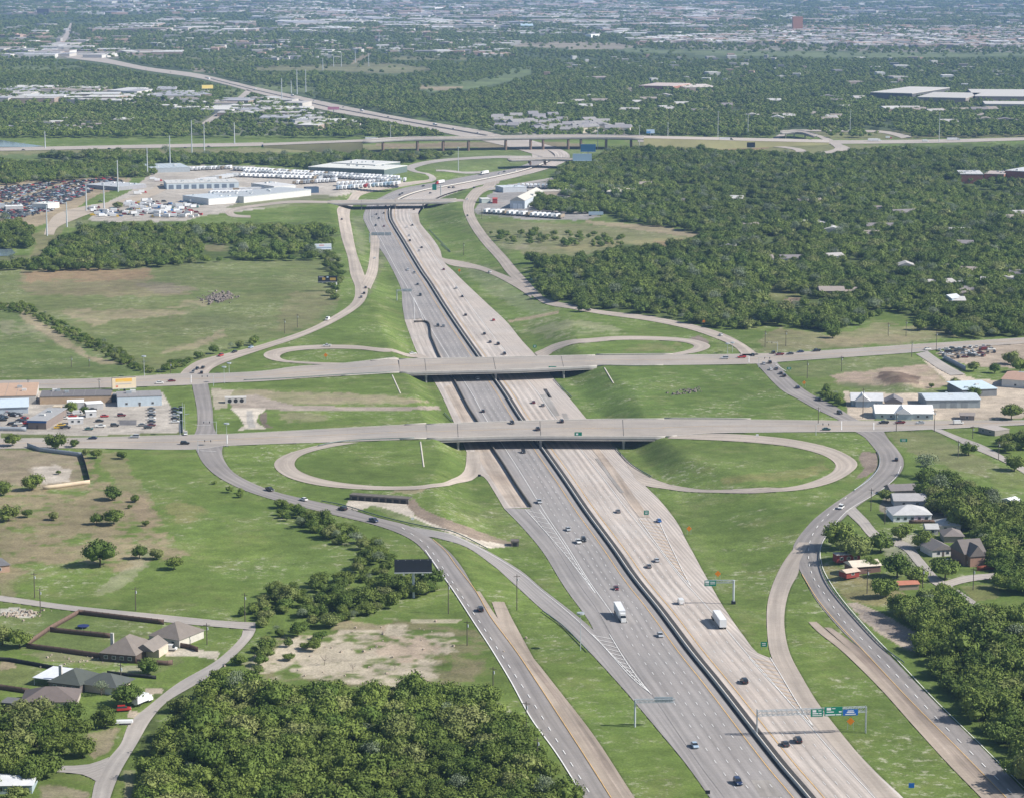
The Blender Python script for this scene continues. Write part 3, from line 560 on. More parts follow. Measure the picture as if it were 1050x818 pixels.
# (polygon in picture pixels, colour, opacity, edge wobble in px, counts as grass)
PATCH = [
 # broad land cover
 ([(-150,139),(1200,139),(1200,-46),(-150,-46)], G_FAR, 1, 0, 0),
 ([(-150,270),(40,262),(200,268),(330,266),(350,262),(345,330),(230,360),(170,378),(-150,395)], G_MEAD, .9, 2, 1),
 ([(-150,318),(5,315),(60,345),(160,384),(-150,392)], (.11,.15,.05), .8, 3, 1),
 ([(18,277),(60,274),(150,276),(161,283),(150,292),(200,296),(195,301),(130,304),(60,303),(25,300)], G_DRY, .85, 4, 0),
 ([(26,279),(80,276),(150,277),(158,284),(130,288),(60,287),(30,290)], G_BRN, .8, 3, 0),
 ([(140,290),(165,288),(205,298),(160,301)], (.19,.165,.12), .7, 4, 0),
 ([(66,318),(110,318),(200,317),(198,323),(130,326),(95,333),(72,326)], G_TAN, .6, 4, 0),
 ([(168,360),(205,350),(228,338),(232,345),(200,358),(172,363)], G_TAN, .6, 3, 0),
 ([(190,309),(215,306),(212,315),(185,315)], G_TAN, .5, 3, 0),
 ([(0,326),(40,332),(68,346),(50,350),(20,346),(0,340)], (.26,.24,.16), .55, 5, 0),
 ([(8,310),(22,316),(95,365),(145,376),(100,372),(60,352),(25,328)], G_TAN, .7, 2, 0),
 ([(300,300),(345,296),(352,300),(330,325),(290,345),(285,335)], G_DRY, .5, 4, 0),
 ([(196,312),(270,337),(260,340),(185,333)], (.15,.17,.08), .5, 4, 0),
 # wood floors
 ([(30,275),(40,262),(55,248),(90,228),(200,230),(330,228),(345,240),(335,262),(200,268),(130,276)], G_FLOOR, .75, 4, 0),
 ([(200,250),(230,251),(236,258),(205,258)], G_DRY, .7, 3, 0),
 ([(30,240),(50,236),(66,232),(56,250),(44,262),(34,275),(28,270),(38,250)], G_DRY, .7, 2, 0),
 ([(-150,275),(0,275),(28,268),(28,262),(0,262),(-150,262)], (.14,.14,.07), .7, 2, 0),
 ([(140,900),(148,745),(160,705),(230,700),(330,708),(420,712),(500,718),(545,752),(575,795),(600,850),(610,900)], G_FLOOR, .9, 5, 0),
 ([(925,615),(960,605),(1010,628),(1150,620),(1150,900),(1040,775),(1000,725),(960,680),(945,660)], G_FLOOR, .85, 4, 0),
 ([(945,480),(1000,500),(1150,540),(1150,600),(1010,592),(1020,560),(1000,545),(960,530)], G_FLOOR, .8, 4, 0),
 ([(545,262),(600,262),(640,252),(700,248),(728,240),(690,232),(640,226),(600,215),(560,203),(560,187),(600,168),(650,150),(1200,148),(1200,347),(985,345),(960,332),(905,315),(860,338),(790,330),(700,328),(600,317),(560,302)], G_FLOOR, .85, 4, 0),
 # north band between the yards and the highway
 ([(-150,155),(200,153),(370,149),(480,147),(480,153),(430,156),(200,158),(-150,162)], (.20,.19,.10), .9, 1, 0),
 ([(-150,160),(130,158),(200,160),(150,166),(0,163)], (.115,.15,.06), .9, 1, 0),
 ([(480,150),(560,150),(640,149),(660,152),(600,160),(575,172),(540,182),(480,190),(440,200),(470,180),(440,172),(430,168),(450,160)], (.12,.155,.055), .9, 1, 1),
 ([(380,148),(470,146),(545,146),(600,147),(600,152),(540,154),(470,151),(400,152)], (.22,.17,.12), .8, 1, 0),
 ([(563,150),(570,150),(577,160),(566,160)], (.05,.05,.05), .9, .3, 0),
 ([(640,145),(790,147),(900,149),(900,153),(820,160),(760,157),(700,152),(650,150)], (.17,.17,.08), .9, 1, 0),
 ([(700,148),(760,147.5),(790,150),(780,155),(730,155),(705,151)], G_BRN, .8, 1.5, 0),
 ([(800,134),(1000,134),(1060,135),(1060,141),(900,143),(850,143)], (.17,.17,.08), .9, 1, 0),
 # yards and lots
 ([(-150,192),(0,187),(60,184),(115,181),(135,183),(130,190),(100,200),(80,212),(66,225),(40,232),(-150,228)], G_TAN, .95, 1, 0),
 ([(55,231),(75,224),(95,226),(85,232),(62,235)], (.16,.17,.08), .9, 1, 0),
 ([(90,226),(100,214),(115,205),(135,195),(150,182),(165,170),(250,170),(340,178),(410,184),(415,189),(370,197),(340,203),(310,206),(290,212),(205,222),(190,227),(110,228)], G_LOT, 1, .7, 0),
 ([(250,206),(330,200),(355,203),(330,211),(260,214),(230,214)], G_MEAD, .8, 1, 0),
 ([(486,216),(500,200),(520,190),(560,186),(590,190),(612,197),(600,205),(560,203),(575,213),(618,222),(600,226),(545,226),(490,220)], G_LOTG, 1, 1, 0),
 ([(495,228),(560,228),(640,232),(725,243),(700,250),(640,252),(600,262),(550,262),(515,252),(495,238)], (.17,.165,.085), .9, 3, 1),
 ([(600,226),(680,232),(728,242),(725,245),(670,238),(600,229)], G_TAN, .8, 1, 0),
 ([(560,255),(620,248),(700,244),(700,250),(640,251),(590,258)], (.22,.20,.10), .8, 2, 0),
 ([(668,247),(700,246),(702,251),(680,252)], G_BRN, .7, 1, 0),
 ([(515,250),(560,252),(560,256),(520,256)], G_CHALK, .25, 4, 0),
 # inside the interchange: chalky scars
 ([(388,235),(382,245),(383,258),(377,285),(372,298),(380,304),(390,280),(398,262)], (.15,.15,.09), .6, 3, 1),
 ([(362,225),(372,222),(376,240),(374,262),(367,262)], (.26,.25,.18), .35, 3, 1),
 ([(540,325),(620,331),(640,343),(600,340),(560,346),(536,340),(548,333)], G_CHALK, .28, 5, 1),
 ([(466,266),(500,272),(530,296),(570,318),(545,322),(500,300)], (.25,.26,.17), .35, 4, 1),
 ([(520,329),(572,319),(573,322),(522,331)], G_TAN, .9, .3, 0),
 ([(700,349),(717,344),(728,350),(724,354)], (.19,.155,.13), 1, .3, 0),
 ([(735,345),(760,350),(770,360),(735,361)], (.13,.16,.06), .6, 1, 1),
 ([(645,356),(700,352),(690,360),(640,361)], (.20,.18,.09), .5, 3, 0),
 ([(470,236),(500,215),(530,226),(540,240),(520,262),(500,245)], (.13,.15,.06), .5, 3, 1),
 # between the avenues at left
 ([(222,399),(240,400),(300,402),(380,404),(425,407),(445,412),(380,414),(300,414),(225,410)], (.27,.225,.155), .75, 2.5, 0),
 ([(216,398),(240,400),(232,412),(234,418),(219,420)], (.32,.28,.22), .9, 1, 0),
 ([(283,423),(340,424),(335,430),(290,432)], (.26,.22,.15), .5, 3, 0),
 ([(233,408),(262,404),(275,409),(300,415),(360,417),(450,416),(452,420),(360,421),(310,421),(275,420),(240,421)], (.27,.23,.19), 1, .4, 0),
 ([(235,418),(272,418),(272,421),(264,426),(264,434),(275,439),(243,441),(250,436),(246,428)], G_CONC, 1, .3, 0),
 ([(252,421),(258,421),(262,438),(254,439)], (.30,.29,.27), .8, .6, 0),
 ([(266,425),(273,422),(273,434),(281,439),(271,438),(267,432)], (.15,.12,.095), 1, .3, 0),
 # culvert channel south of the left loop
 ([(358,512),(372,512),(420,514),(424,522),(424,528),(440,534),(470,546),(500,554),(528,560),(500,562),(460,549),(425,538),(400,529),(380,520),(365,523),(353,521)], G_CONC, 1, .6, 0),
 ([(416,513),(424,511),(432,520),(445,527),(480,540),(510,551),(527,556),(524,559),(490,553),(450,539),(428,530),(419,520)], (.22,.175,.135), 1, .4, 0),
 ([(395,521),(430,533),(460,546),(500,560),(470,553),(430,541),(395,529),(370,524),(380,518)], G_GRASS, .85, .8, 1),
 ([(405,500),(435,502),(430,506),(400,505)], G_TAN, .7, 1.5, 0),
 ([(465,505),(520,520),(540,545),(560,575),(540,568),(500,545),(470,530)], (.16,.17,.08), .35, 5, 1),
 # vacant land lower left
 ([(-150,462),(0,462),(60,462),(82,466),(95,470),(100,490),(125,500),(150,515),(165,530),(165,545),(190,558),(198,570),(160,575),(110,590),(60,590),(20,600),(-150,600)], (.245,.195,.125), .85, 5, 0),
 ([(-150,462),(0,460),(78,466),(84,492),(60,500),(30,497),(-150,500)], (.24,.20,.14), .8, 2, 0),
 ([(36,478),(58,476),(72,482),(70,494),(48,495),(36,490)], (.46,.41,.35), .8, 2, 0),
 ([(0,540),(15,545),(10,580),(30,590),(15,612),(0,612)], G_DRY, .7, 2, 0),
 ([(60,577),(115,580),(120,592),(60,606),(12,608),(22,590),(40,580)], G_GRASS, .8, 3, 1),
 ([(104,600),(130,580),(150,565),(160,572),(125,604),(100,612)], (.28,.26,.18), .5, 4, 0),
 ([(98,462),(125,466),(132,480),(148,500),(158,520),(160,560),(130,520),(108,480)], (.25,.19,.13), .5, 4, 0),
 ([(170,515),(205,518),(215,530),(180,535)], (.22,.19,.09), .5, 4, 1),
 ([(205,515),(300,530),(360,560),(330,590),(230,590),(180,560)], (.115,.165,.042), .6, 6, 1),
 ([(180,555),(260,545),(300,560),(260,580),(200,575)], (.14,.19,.045), .5, 5, 1),
 # chalk clearing
 ([(262,672),(280,655),(330,648),(380,640),(440,636),(490,648),(505,665),(500,690),(480,702),(420,705),(330,700),(270,695)], G_DRY, .8, 5, 0),
 ([(262,672),(300,655),(350,645),(390,638),(430,645),(465,648),(470,668),(445,672),(440,690),(455,700),(400,702),(330,698),(268,690)], G_CHALK, .85, 6, 0),
 ([(345,635),(400,640),(395,646),(340,644)], G_TAN, .7, 2, 0),
 ([(420,634),(475,634),(470,638),(425,638)], G_CHALK, .7, 1.5, 0),
 ([(380,655),(425,648),(455,668),(420,680),(390,672)], (.43,.33,.25), .6, 5, 0),
 ([(465,672),(500,680),(485,695),(460,688)], G_DRY, .7, 4, 0),
 # house plots lower left
 ([(0,628),(82,626),(150,640),(160,668),(120,680),(40,672),(0,660)], (.115,.15,.05), .8, 1, 1),
 ([(-60,672),(10,676),(45,684),(32,703),(0,702),(-60,700)], (.13,.15,.055), .8, 1, 1),
 ([(0,624),(15,622),(38,627),(36,632),(20,633),(0,630)], (.48,.45,.40), .9, .8, 0),
 ([(0,678),(14,678),(18,684),(0,687)], G_TAN, .8, 1, 0),
 ([(150,668),(178,668),(190,678),(160,690),(135,690)], G_MEAD, .6, 2, 0),
 ([(90,752),(112,748),(125,745),(112,770),(95,778),(90,768)], (.25,.21,.14), .8, 2, 0),
 ([(120,682),(150,680),(145,690),(122,690)], (.30,.27,.22), .7, 3, 0),
 ([(55,667),(75,668),(115,676),(110,682),(60,680),(20,672)], (.24,.21,.14), .5, 3, 0),
 ([(168,664),(185,664),(226,668),(222,676),(196,672),(170,672)], (.45,.40,.33), .9, .5, 0),
 ([(178,636),(192,638),(184,645),(176,641)], (.5,.45,.38), .9, .5, 0),
 ([(148,705),(168,706),(166,710),(150,712)], (.36,.30,.24), .9, .6, 0),
 ([(132,727),(145,731),(158,731),(150,737),(130,735)], (.40,.33,.26), .9, .6, 0),
 ([(110,738),(150,738),(150,744),(114,742)], (.45,.40,.35), .9, .6, 0),
 ([(40,806),(70,806),(95,812),(90,818),(45,818)], (.34,.27,.21), .6, 2, 0),
 ([(128,790),(140,790),(134,820),(126,820)], (.30,.26,.18), .6, 2, 0),
 # lots left between the avenues
 ([(-150,402),(192,398),(196,420),(192,444),(84,448),(-150,450)], G_LOT, 1, .5, 0),
 ([(-150,391),(0,398),(150,397),(192,396),(200,400),(200,442),(190,442),(166,402),(116,402),(0,400),(-150,402)], G_GRASS, 1, .5, 1),
 ([(0,444),(80,447),(190,443),(190,446),(80,449),(0,449)], G_MEAD, 1, .4, 1),
 ([(121,430),(140,430),(141,435),(123,436)], (.11,.11,.12), .9, .4, 0),
 # right side commercial
 ([(780,345),(800,336),(850,345),(900,332),(970,338),(985,345),(940,352),(780,361)], (.20,.185,.10), .85, 3, 1),
 ([(840,345),(900,345),(960,344),(930,351),(850,355)], (.27,.225,.14), .6, 3, 0),
 ([(795,374),(870,368),(935,363),(950,375),(890,380),(840,388),(815,386)], (.13,.155,.06), .9, 1, 1),
 ([(850,386),(870,382),(900,378),(950,374),(965,384),(978,392),(965,398),(930,400),(870,396)], (.30,.235,.18), .95, 2, 0),
 ([(862,391),(890,395),(940,399),(990,402),(960,408),(900,404),(865,397)], (.12,.14,.06), .8, 2, 1),
 ([(900,384),(925,381),(945,386),(940,396),(915,397),(902,391)], G_DIRT, .9, 2, 0),
 ([(945,368),(975,380),(1000,388),(1060,394),(1060,428),(1000,430),(935,430),(870,430),(865,402),(985,404),(975,392),(955,378)], (.42,.355,.28), 1, 1, 0),
 ([(960,362),(1000,352),(1060,350),(1060,378),(1000,376),(975,370)], (.33,.27,.21), 1, 1, 0),
 ([(906,443),(960,442),(985,460),(1060,490),(1060,500),(1000,488),(950,470),(930,462)], (.17,.17,.085), .7, 3, 1),
 ([(884,462),(900,465),(899,480),(889,488),(877,491),(886,480),(880,470)], (.205,.165,.135), 1, .5, 0),
 # right side houses
 ([(915,495),(945,498),(975,515),(990,528),(960,532),(915,534),(900,520)], (.25,.215,.18), .85, 1.5, 0),
 ([(842,575),(870,585),(900,600),(925,605),(930,618),(900,620),(870,615),(850,595)], (.23,.20,.10), .8, 2, 1),
 ([(868,618),(880,617),(905,628),(925,640),(948,655),(950,662),(940,668),(925,663),(900,650),(885,635)], (.33,.275,.225), .95, 1.5, 0),
 ([(876,622),(905,632),(938,652),(935,660),(900,645)], (.19,.165,.15), .7, 2, 0),
 ([(985,600),(1025,598),(1025,612),(1000,616)], (.19,.18,.08), .7, 1.5, 1),
 ([(915,548),(945,548),(960,560),(930,562)], (.40,.36,.31), .7, 1.5, 0),
 ([(900,555),(925,558),(945,575),(935,585),(910,570)], (.36,.33,.29), .5, 2, 0),
 ([(1010,480),(1060,480),(1060,500),(1020,500)], (.13,.16,.05), .9, 2, 1),
 ([(780,292),(835,291),(830,302),(800,308),(780,305)], (.15,.16,.06), .9, 2, 1),
 ([(803,307),(820,305),(818,312),(804,312)], (.28,.20,.15), .8, 1, 0),
 # loop 4 infield streaks, NE grass streaks
 ([(735,492),(780,484),(845,476),(850,482),(820,490),(770,494),(740,497)], (.23,.195,.09), .6, 3, 1),
 ([(820,450),(840,470),(835,486),(845,484),(846,468),(835,455)], (.12,.14,.05), .5, 2, 1),
 ([(690,500),(740,506),(720,540),(745,600),(770,640),(740,610),(700,540)], (.16,.19,.07), .35, 6, 1),
 ([(560,375),(770,376),(840,428),(600,427)], (.085,.135,.032), .45, 2, 1),
 ([(640,455),(780,458),(840,470),(830,485),(700,495),(660,480)], (.11,.15,.042), .4, 3, 1),
]
# far land, y < 139: fields, districts (in picture pixels)
FARF = [
 ([(430,88),(470,84),(510,78),(525,70),(545,68),(545,76),(520,84),(480,92),(440,94)], (.125,.16,.07), 1, 0), 
 ([(262,68),(340,66),(390,64),(430,68),(450,72),(400,76),(330,72),(262,72)], (.17,.17,.09), 1, 0),
 ([(262,86),(320,88),(330,96),(290,94),(262,90)], (.13,.16,.07), 1, 0),
 ([(380,52),(386,48),(378,58),(362,66),(358,64)], (.27,.22,.15), .8, 0),
 ([(430,88),(475,89),(472,93),(430,92)], (.30,.24,.17), .8, 0),
 ([(400,57),(480,59),(480,62),(400,61)], (.17,.17,.09), .9, 0),
 ([(525,43),(600,42),(660,46),(640,51),(570,50),(520,47)], (.30,.26,.21), .8, 0),
 ([(640,49),(700,51),(790,52),(900,54),(1060,54),(1060,58),(900,59),(780,58),(640,53)], (.13,.16,.08), 1, 0),
 ([(660,42),(780,44),(1060,46),(1060,54),(780,52),(700,50)], (.30,.27,.24), .6, 1.5),
 ([(780,27),(1060,28),(1060,46),(780,44)], (.24,.22,.20), .5, 2),
 ([(0,96),(60,92),(120,92),(180,95),(180,104),(110,108),(0,108)], (.30,.27,.24), .6, 2),
 ([(170,102),(240,106),(262,100),(300,112),(280,118),(230,116),(170,116)], (.26,.24,.21), .5, 2),
 ([(0,52),(50,50),(120,52),(180,56),(170,60),(60,60),(0,62)], (.24,.22,.2), .6, 2),
 ([(90,28),(200,20),(260,28),(280,36),(180,36),(90,34)], (.28,.25,.22), .6, 2),
 ([(0,68),(80,67),(90,71),(0,74)], (.13,.16,.07), 1, 1),
 ([(170,56),(262,58),(270,66),(200,62)], (.15,.16,.08), .9, 1),
 ([(190,68),(225,70),(228,76),(200,74)], (.26,.22,.17), .8, 1),
 ([(228,92),(250,92),(252,100),(234,100)], (.13,.16,.06), 1, 0),
 ([(260,6),(530,6),(700,14),(780,18),(780,24),(640,18),(530,16),(260,20)], (.25,.24,.23), .5, 2),
 ([(0,4),(260,0),(260,10),(0,14)], (.22,.22,.2), .35, 2),
 ([(500,123),(560,119),(645,134),(645,139),(540,139),(500,134)], (.26,.25,.22), .9, 1),
 ([(455,122),(500,128),(540,139),(480,131),(440,123)], (.12,.16,.06), .8, 1),
 ([(420,119),(440,122),(480,131),(470,134),(430,128)], (.12,.16,.06), .7, 1),
 ([(262,98),(330,114),(360,128),(300,122),(262,116)], (.27,.25,.22), .6, 2),
 ([(890,96),(1060,98),(1060,112),(980,108),(900,103)], (.30,.27,.24), .8, 1),
 ([(635,86),(735,88),(735,95),(640,94)], (.27,.24,.20), .8, 1),
 ([(60,30),(80,32),(90,52),(75,58),(55,52)], (.26,.24,.21), .8, 1),
 ([(195,120),(300,112),(380,130),(340,137),(280,139),(195,139)], (.20,.20,.15), .5, 2),
]
def vnoise(x, y, s, seed=0):
    r = np.random.default_rng(seed); T = r.random((64, 64)); x = x / s; y = y / s
    i = np.floor(x).astype(int); j = np.floor(y).astype(int); fx = x - i; fy = y - j; fx = fx*fx*(3-2*fx); fy = fy*fy*(3-2*fy)
    g = lambda a, b: T[a % 64, b % 64]
    return (g(i,j)*(1-fx)*(1-fy) + g(i+1,j)*fx*(1-fy) + g(i,j+1)*(1-fx)*fy + g(i+1,j+1)*fx*fy) * 2 - 1
def build_ground():
    ys = [500.]
    while ys[-1] < 60000:
        Y = ys[-1]; d = 1.35 * (Y * Y + HC * HC) / (F * HC); ys.append(Y + max(1.5, d))
    ys = np.array([-3000, -1000, -200, 100, 300, 400, 460] + ys)
    t = np.concatenate([[-3, -1.6, -.9, -.6, -.45, -.36, -.30, -.27, -.25, -.24], np.linspace(-.232, .232, 780), [.24, .25, .27, .30, .36, .45, .6, .9, 1.6, 3]])
    Xs = t[None, :] * np.maximum(ys, 500)[:, None]; Ys = np.repeat(ys[:, None], len(t), 1)
    Z = hgt(Xs, Ys)
    px, py = proj(Xs, np.maximum(Ys, 200), Z)
    py = np.where(Ys < 480, 905., py)
    col = np.empty(Xs.shape + (3,)); col[:] = G_GRASS; gr = np.ones(Xs.shape)
    wx = vnoise(Xs, Ys, 9, 1) + .6 * vnoise(Xs, Ys, 3.1, 2) + .4 * vnoise(Xs, Ys * .4, 25, 5); wy = (vnoise(Xs, Ys, 10, 3) + .6 * vnoise(Xs, Ys, 3.3, 4)) * .45
    fe = .5 + .5 * vnoise(Xs, Ys, 7, 8)
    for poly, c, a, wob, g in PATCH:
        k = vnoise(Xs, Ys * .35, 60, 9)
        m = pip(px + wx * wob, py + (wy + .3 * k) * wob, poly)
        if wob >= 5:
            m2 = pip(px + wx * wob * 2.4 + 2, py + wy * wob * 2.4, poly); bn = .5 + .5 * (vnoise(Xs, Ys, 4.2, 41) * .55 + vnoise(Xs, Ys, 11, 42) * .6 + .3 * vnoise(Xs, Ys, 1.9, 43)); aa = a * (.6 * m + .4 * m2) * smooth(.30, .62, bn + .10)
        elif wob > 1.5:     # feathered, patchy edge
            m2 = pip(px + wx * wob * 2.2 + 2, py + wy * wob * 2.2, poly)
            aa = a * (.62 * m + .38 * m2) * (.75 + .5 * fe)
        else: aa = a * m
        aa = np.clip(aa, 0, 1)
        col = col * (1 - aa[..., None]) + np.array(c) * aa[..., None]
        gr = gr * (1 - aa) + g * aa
    # soften the near land cover: mottled meadow everywhere it is grass
    for poly, c, a, wob in FARF:
        m = pip(px + wx * wob * .8, py + wy * wob * .5, poly) * a
        col = col * (1 - m[..., None]) + np.array(c) * m[..., None]
        gr = gr * (1 - m)
    # sink the sheet a little under pavement
    m = np.zeros(Xs.shape, bool)
    for poly in ROADPOLY:
        p = np.array(poly); x0, y0 = p.min(0) - 1; x1, y1 = p.max(0) + 1
        b = (px > x0) & (px < x1) & (py > y0) & (py < y1)
        if b.any(): m[b] |= pip(px[b], py[b], poly)
    Z = Z - .35 * m
    # spoil heap and banks
    q = plane(921, 392); r = np.hypot((Xs - q[0]) / 14, (Ys - q[1]) / 45); Z = Z + 4.2 * np.clip(1 - r, 0, 1) ** 1.2 * (1 + .3 * vnoise(Xs, Ys, 5, 6))
    V = np.stack([Xs, Ys, Z], -1).reshape(-1, 3)
    me = np_mesh('ground', V, grid_faces(len(ys), len(t)), ground_material())
    at = me.attributes.new('gcol', 'FLOAT_COLOR', 'POINT'); at.data.foreach_set('color', np.concatenate([col, np.ones(col.shape[:2] + (1,))], -1).astype(np.float32).ravel())
    at = me.attributes.new('grass', 'FLOAT', 'POINT'); at.data.foreach_set('value', gr.astype(np.float32).ravel())
    me.polygons.foreach_set('use_smooth', np.ones(len(me.polygons), bool))
    o = link('ground', me); o['kind'] = 'structure'
build_ground()
def water(pts, label):
    p = [plane(*a) for a in pts]; m = MB(); m.add([(a[0], a[1], .35) for a in p], [tuple(range(len(p)))[::-1]])
    o = m.build('water', mat('still_water', (.16, .21, .24), .12, spec=.5)); o['kind'] = 'structure'
water([(-60,143),(0,144),(20,147),(46,150.5),(30,151.3),(-60,151)], '')
water([(-60,254),(0,255),(12,256),(16,260),(10,263),(-60,264)], '')
# ================================================================= trees
LEAF = leaf_material('tree_leaves', (.076, .120, .022), (.135, .178, .036), (.215, .23, .085))
LEAF2 = leaf_material('scrub_leaves', (.085, .135, .025), (.125, .17, .04), (.17, .18, .07))
GREY = leaf_material('grey_scrub_leaves', (.13, .14, .08), (.16, .16, .11), (.10, .13, .05))
PALE = leaf_material('pale_leaves', (.20, .24, .15), (.17, .21, .12), (.26, .28, .2))
BARK = mat('bark', (.11, .09, .07), .95, noise=.2, scale=2)
BARKP = mat('bare_twigs', (.26, .22, .18), .95)
def crown_mesh(name, seed, n_lobes, per, leaf, material, spread=.30, flat=.62, core=True, zc=.56):
    """a crown 1 wide, about .8 high, standing on z = 0"""
    r = np.random.default_rng(seed); V = []; Q = []; lobes = []
    for i in range(n_lobes):
        a = r.random() * 2 * math.pi; d = spread * math.sqrt(r.random()) if i else 0
        h = zc + (r.random() - .5) * .42 * (1 - d / .5); lobes.append((math.cos(a) * d, math.sin(a) * d, h, .13 + .13 * r.random() + (.05 if i == 0 else 0)))
    if core:
        ph = (1 + 5 ** .5) / 2
        ico = np.array([(-1,ph,0),(1,ph,0),(-1,-ph,0),(1,-ph,0),(0,-1,ph),(0,1,ph),(0,-1,-ph),(0,1,-ph),(ph,0,-1),(ph,0,1),(-ph,0,-1),(-ph,0,1)]) / math.hypot(1, ph)
        fi = [(0,11,5),(0,5,1),(0,1,7),(0,7,10),(0,10,11),(1,5,9),(5,11,4),(11,10,2),(10,7,6),(7,1,8),(3,9,4),(3,4,2),(3,2,6),(3,6,8),(3,8,9),(4,9,5),(2,4,11),(6,2,10),(8,6,7),(9,8,1)]
    for cx, cy_, cz, R in lobes:
        n = int(per * (R / .2) ** 2)
        d = r.normal(size=(n, 3)); d /= np.linalg.norm(d, axis=1)[:, None]; d[:, 2] = np.where(d[:, 2] < -.35, -d[:, 2], d[:, 2])
        rad = R * (.78 + .50 * r.random(n) ** 1.6)
        p = np.array([cx, cy_, cz]) + d * rad[:, None] * [1, 1, .85]
        nr = d + r.normal(size=(n, 3)) * .6; nr /= np.linalg.norm(nr, axis=1)[:, None]
        u = np.cross(nr, r.normal(size=(n, 3))); u /= np.linalg.norm(u, axis=1)[:, None]; w = np.cross(nr, u)
        s = leaf * (.6 + .8 * r.random(n))[:, None]
        b = np.stack([p + u * s + w * s * .2, p + w * s * .8, p - u * s - w * s * .15, p - w * s * .75], 1)
        o = len(V) * 1; base = sum(len(v) for v in V)
        V.append(b.reshape(-1, 3)); Q.append(np.arange(n * 4).reshape(-1, 4) + base)
        if core:
            base = sum(len(v) for v in V); V.append(np.array([cx, cy_, cz]) + ico * R * .80 * [1, 1, .8]); Q.append(np.array([(a, b_, c, c) for a, b_, c in fi]) + base)
    V = np.vstack(V); 
    me = bpy.data.meshes.new(name)
    faces = []
    for q in np.vstack(Q): faces.append((int(q[0]), int(q[1]), int(q[2])) if q[2] == q[3] else tuple(int(a) for a in q))
    me.from_pydata(V.tolist(), [], faces); me.materials.append(material); me.update(); return me
CROWNS = [crown_mesh('crown', 10 + i, 18 + 3 * (i % 3), 75, .030, LEAF, spread=.31 + .02 * (i % 3), zc=.36) for i in range(7)]
SCRUB = [crown_mesh('crown', 40 + i, 13, 60, .036, LEAF2, spread=.34, zc=.30) for i in range(4)]
GREYS = [crown_mesh('crown', 60 + i, 9, 45, .030, GREY, spread=.33, core=False, zc=.42) for i in range(2)]
PALES = [crown_mesh('crown', 70 + i, 15, 60, .022, PALE, core=False) for i in range(1)]
def trunk_mesh(seed, m=BARK, bare=False):
    r = random.Random(seed); b = MB(); b.tube((0, 0, -.02), (.01, 0, .22), .03, .02, 7)
    for k in range(5):
        a = k * 1.26 + r.random(); l = .20 + .1 * r.random(); e = (math.cos(a) * l, math.sin(a) * l, .46 + .12 * r.random())
        b.tube((.01, 0, .26), e, .014, .005, 5)
        if bare:
            for j in range(7):
                t = .4 + .6 * r.random(); s = Vector((.01, 0, .26)).lerp(Vector(e), t); b.tube(s, s + Vector((r.uniform(-.13, .13), r.uniform(-.13, .13), r.uniform(.08, .22))), .005, .002, 4)
    return b.mesh('trunk', m)
TRUNKS = [trunk_mesh(i) for i in range(3)]; BARE = [trunk_mesh(9 + i, BARKP, True) for i in range(2)]
NT = [0]
def tree(x, y, w, label, group=None, crowns=CROWNS, hs=1.0, name='tree', trunk=True, cat='tree'):
    i = NT[0]; NT[0] += 1; rz = random.random() * 6.28
    root = empty(name, (x, y, hgt(x, y)), rz, label, cat, group); root.scale = (w, w, w * hs)
    if crowns is not None:
        o = bpy.data.objects.new('crown', crowns[i % len(crowns)]); COL.objects.link(o); o.parent = root
    if trunk:
        o = bpy.data.objects.new('trunk', (BARE if crowns is None else TRUNKS)[i % 2]); COL.objects.link(o); o.parent = root
    return root
def ptree(cx, cy_, wpx, label, group=None, f=.34, **k):
    """crown centre and width as seen; the foot stands under it"""
    by = cy_ + wpx * f; p = U(cx, by); return tree(p[0], p[1], wpx * mpp(by), label, group, **k)
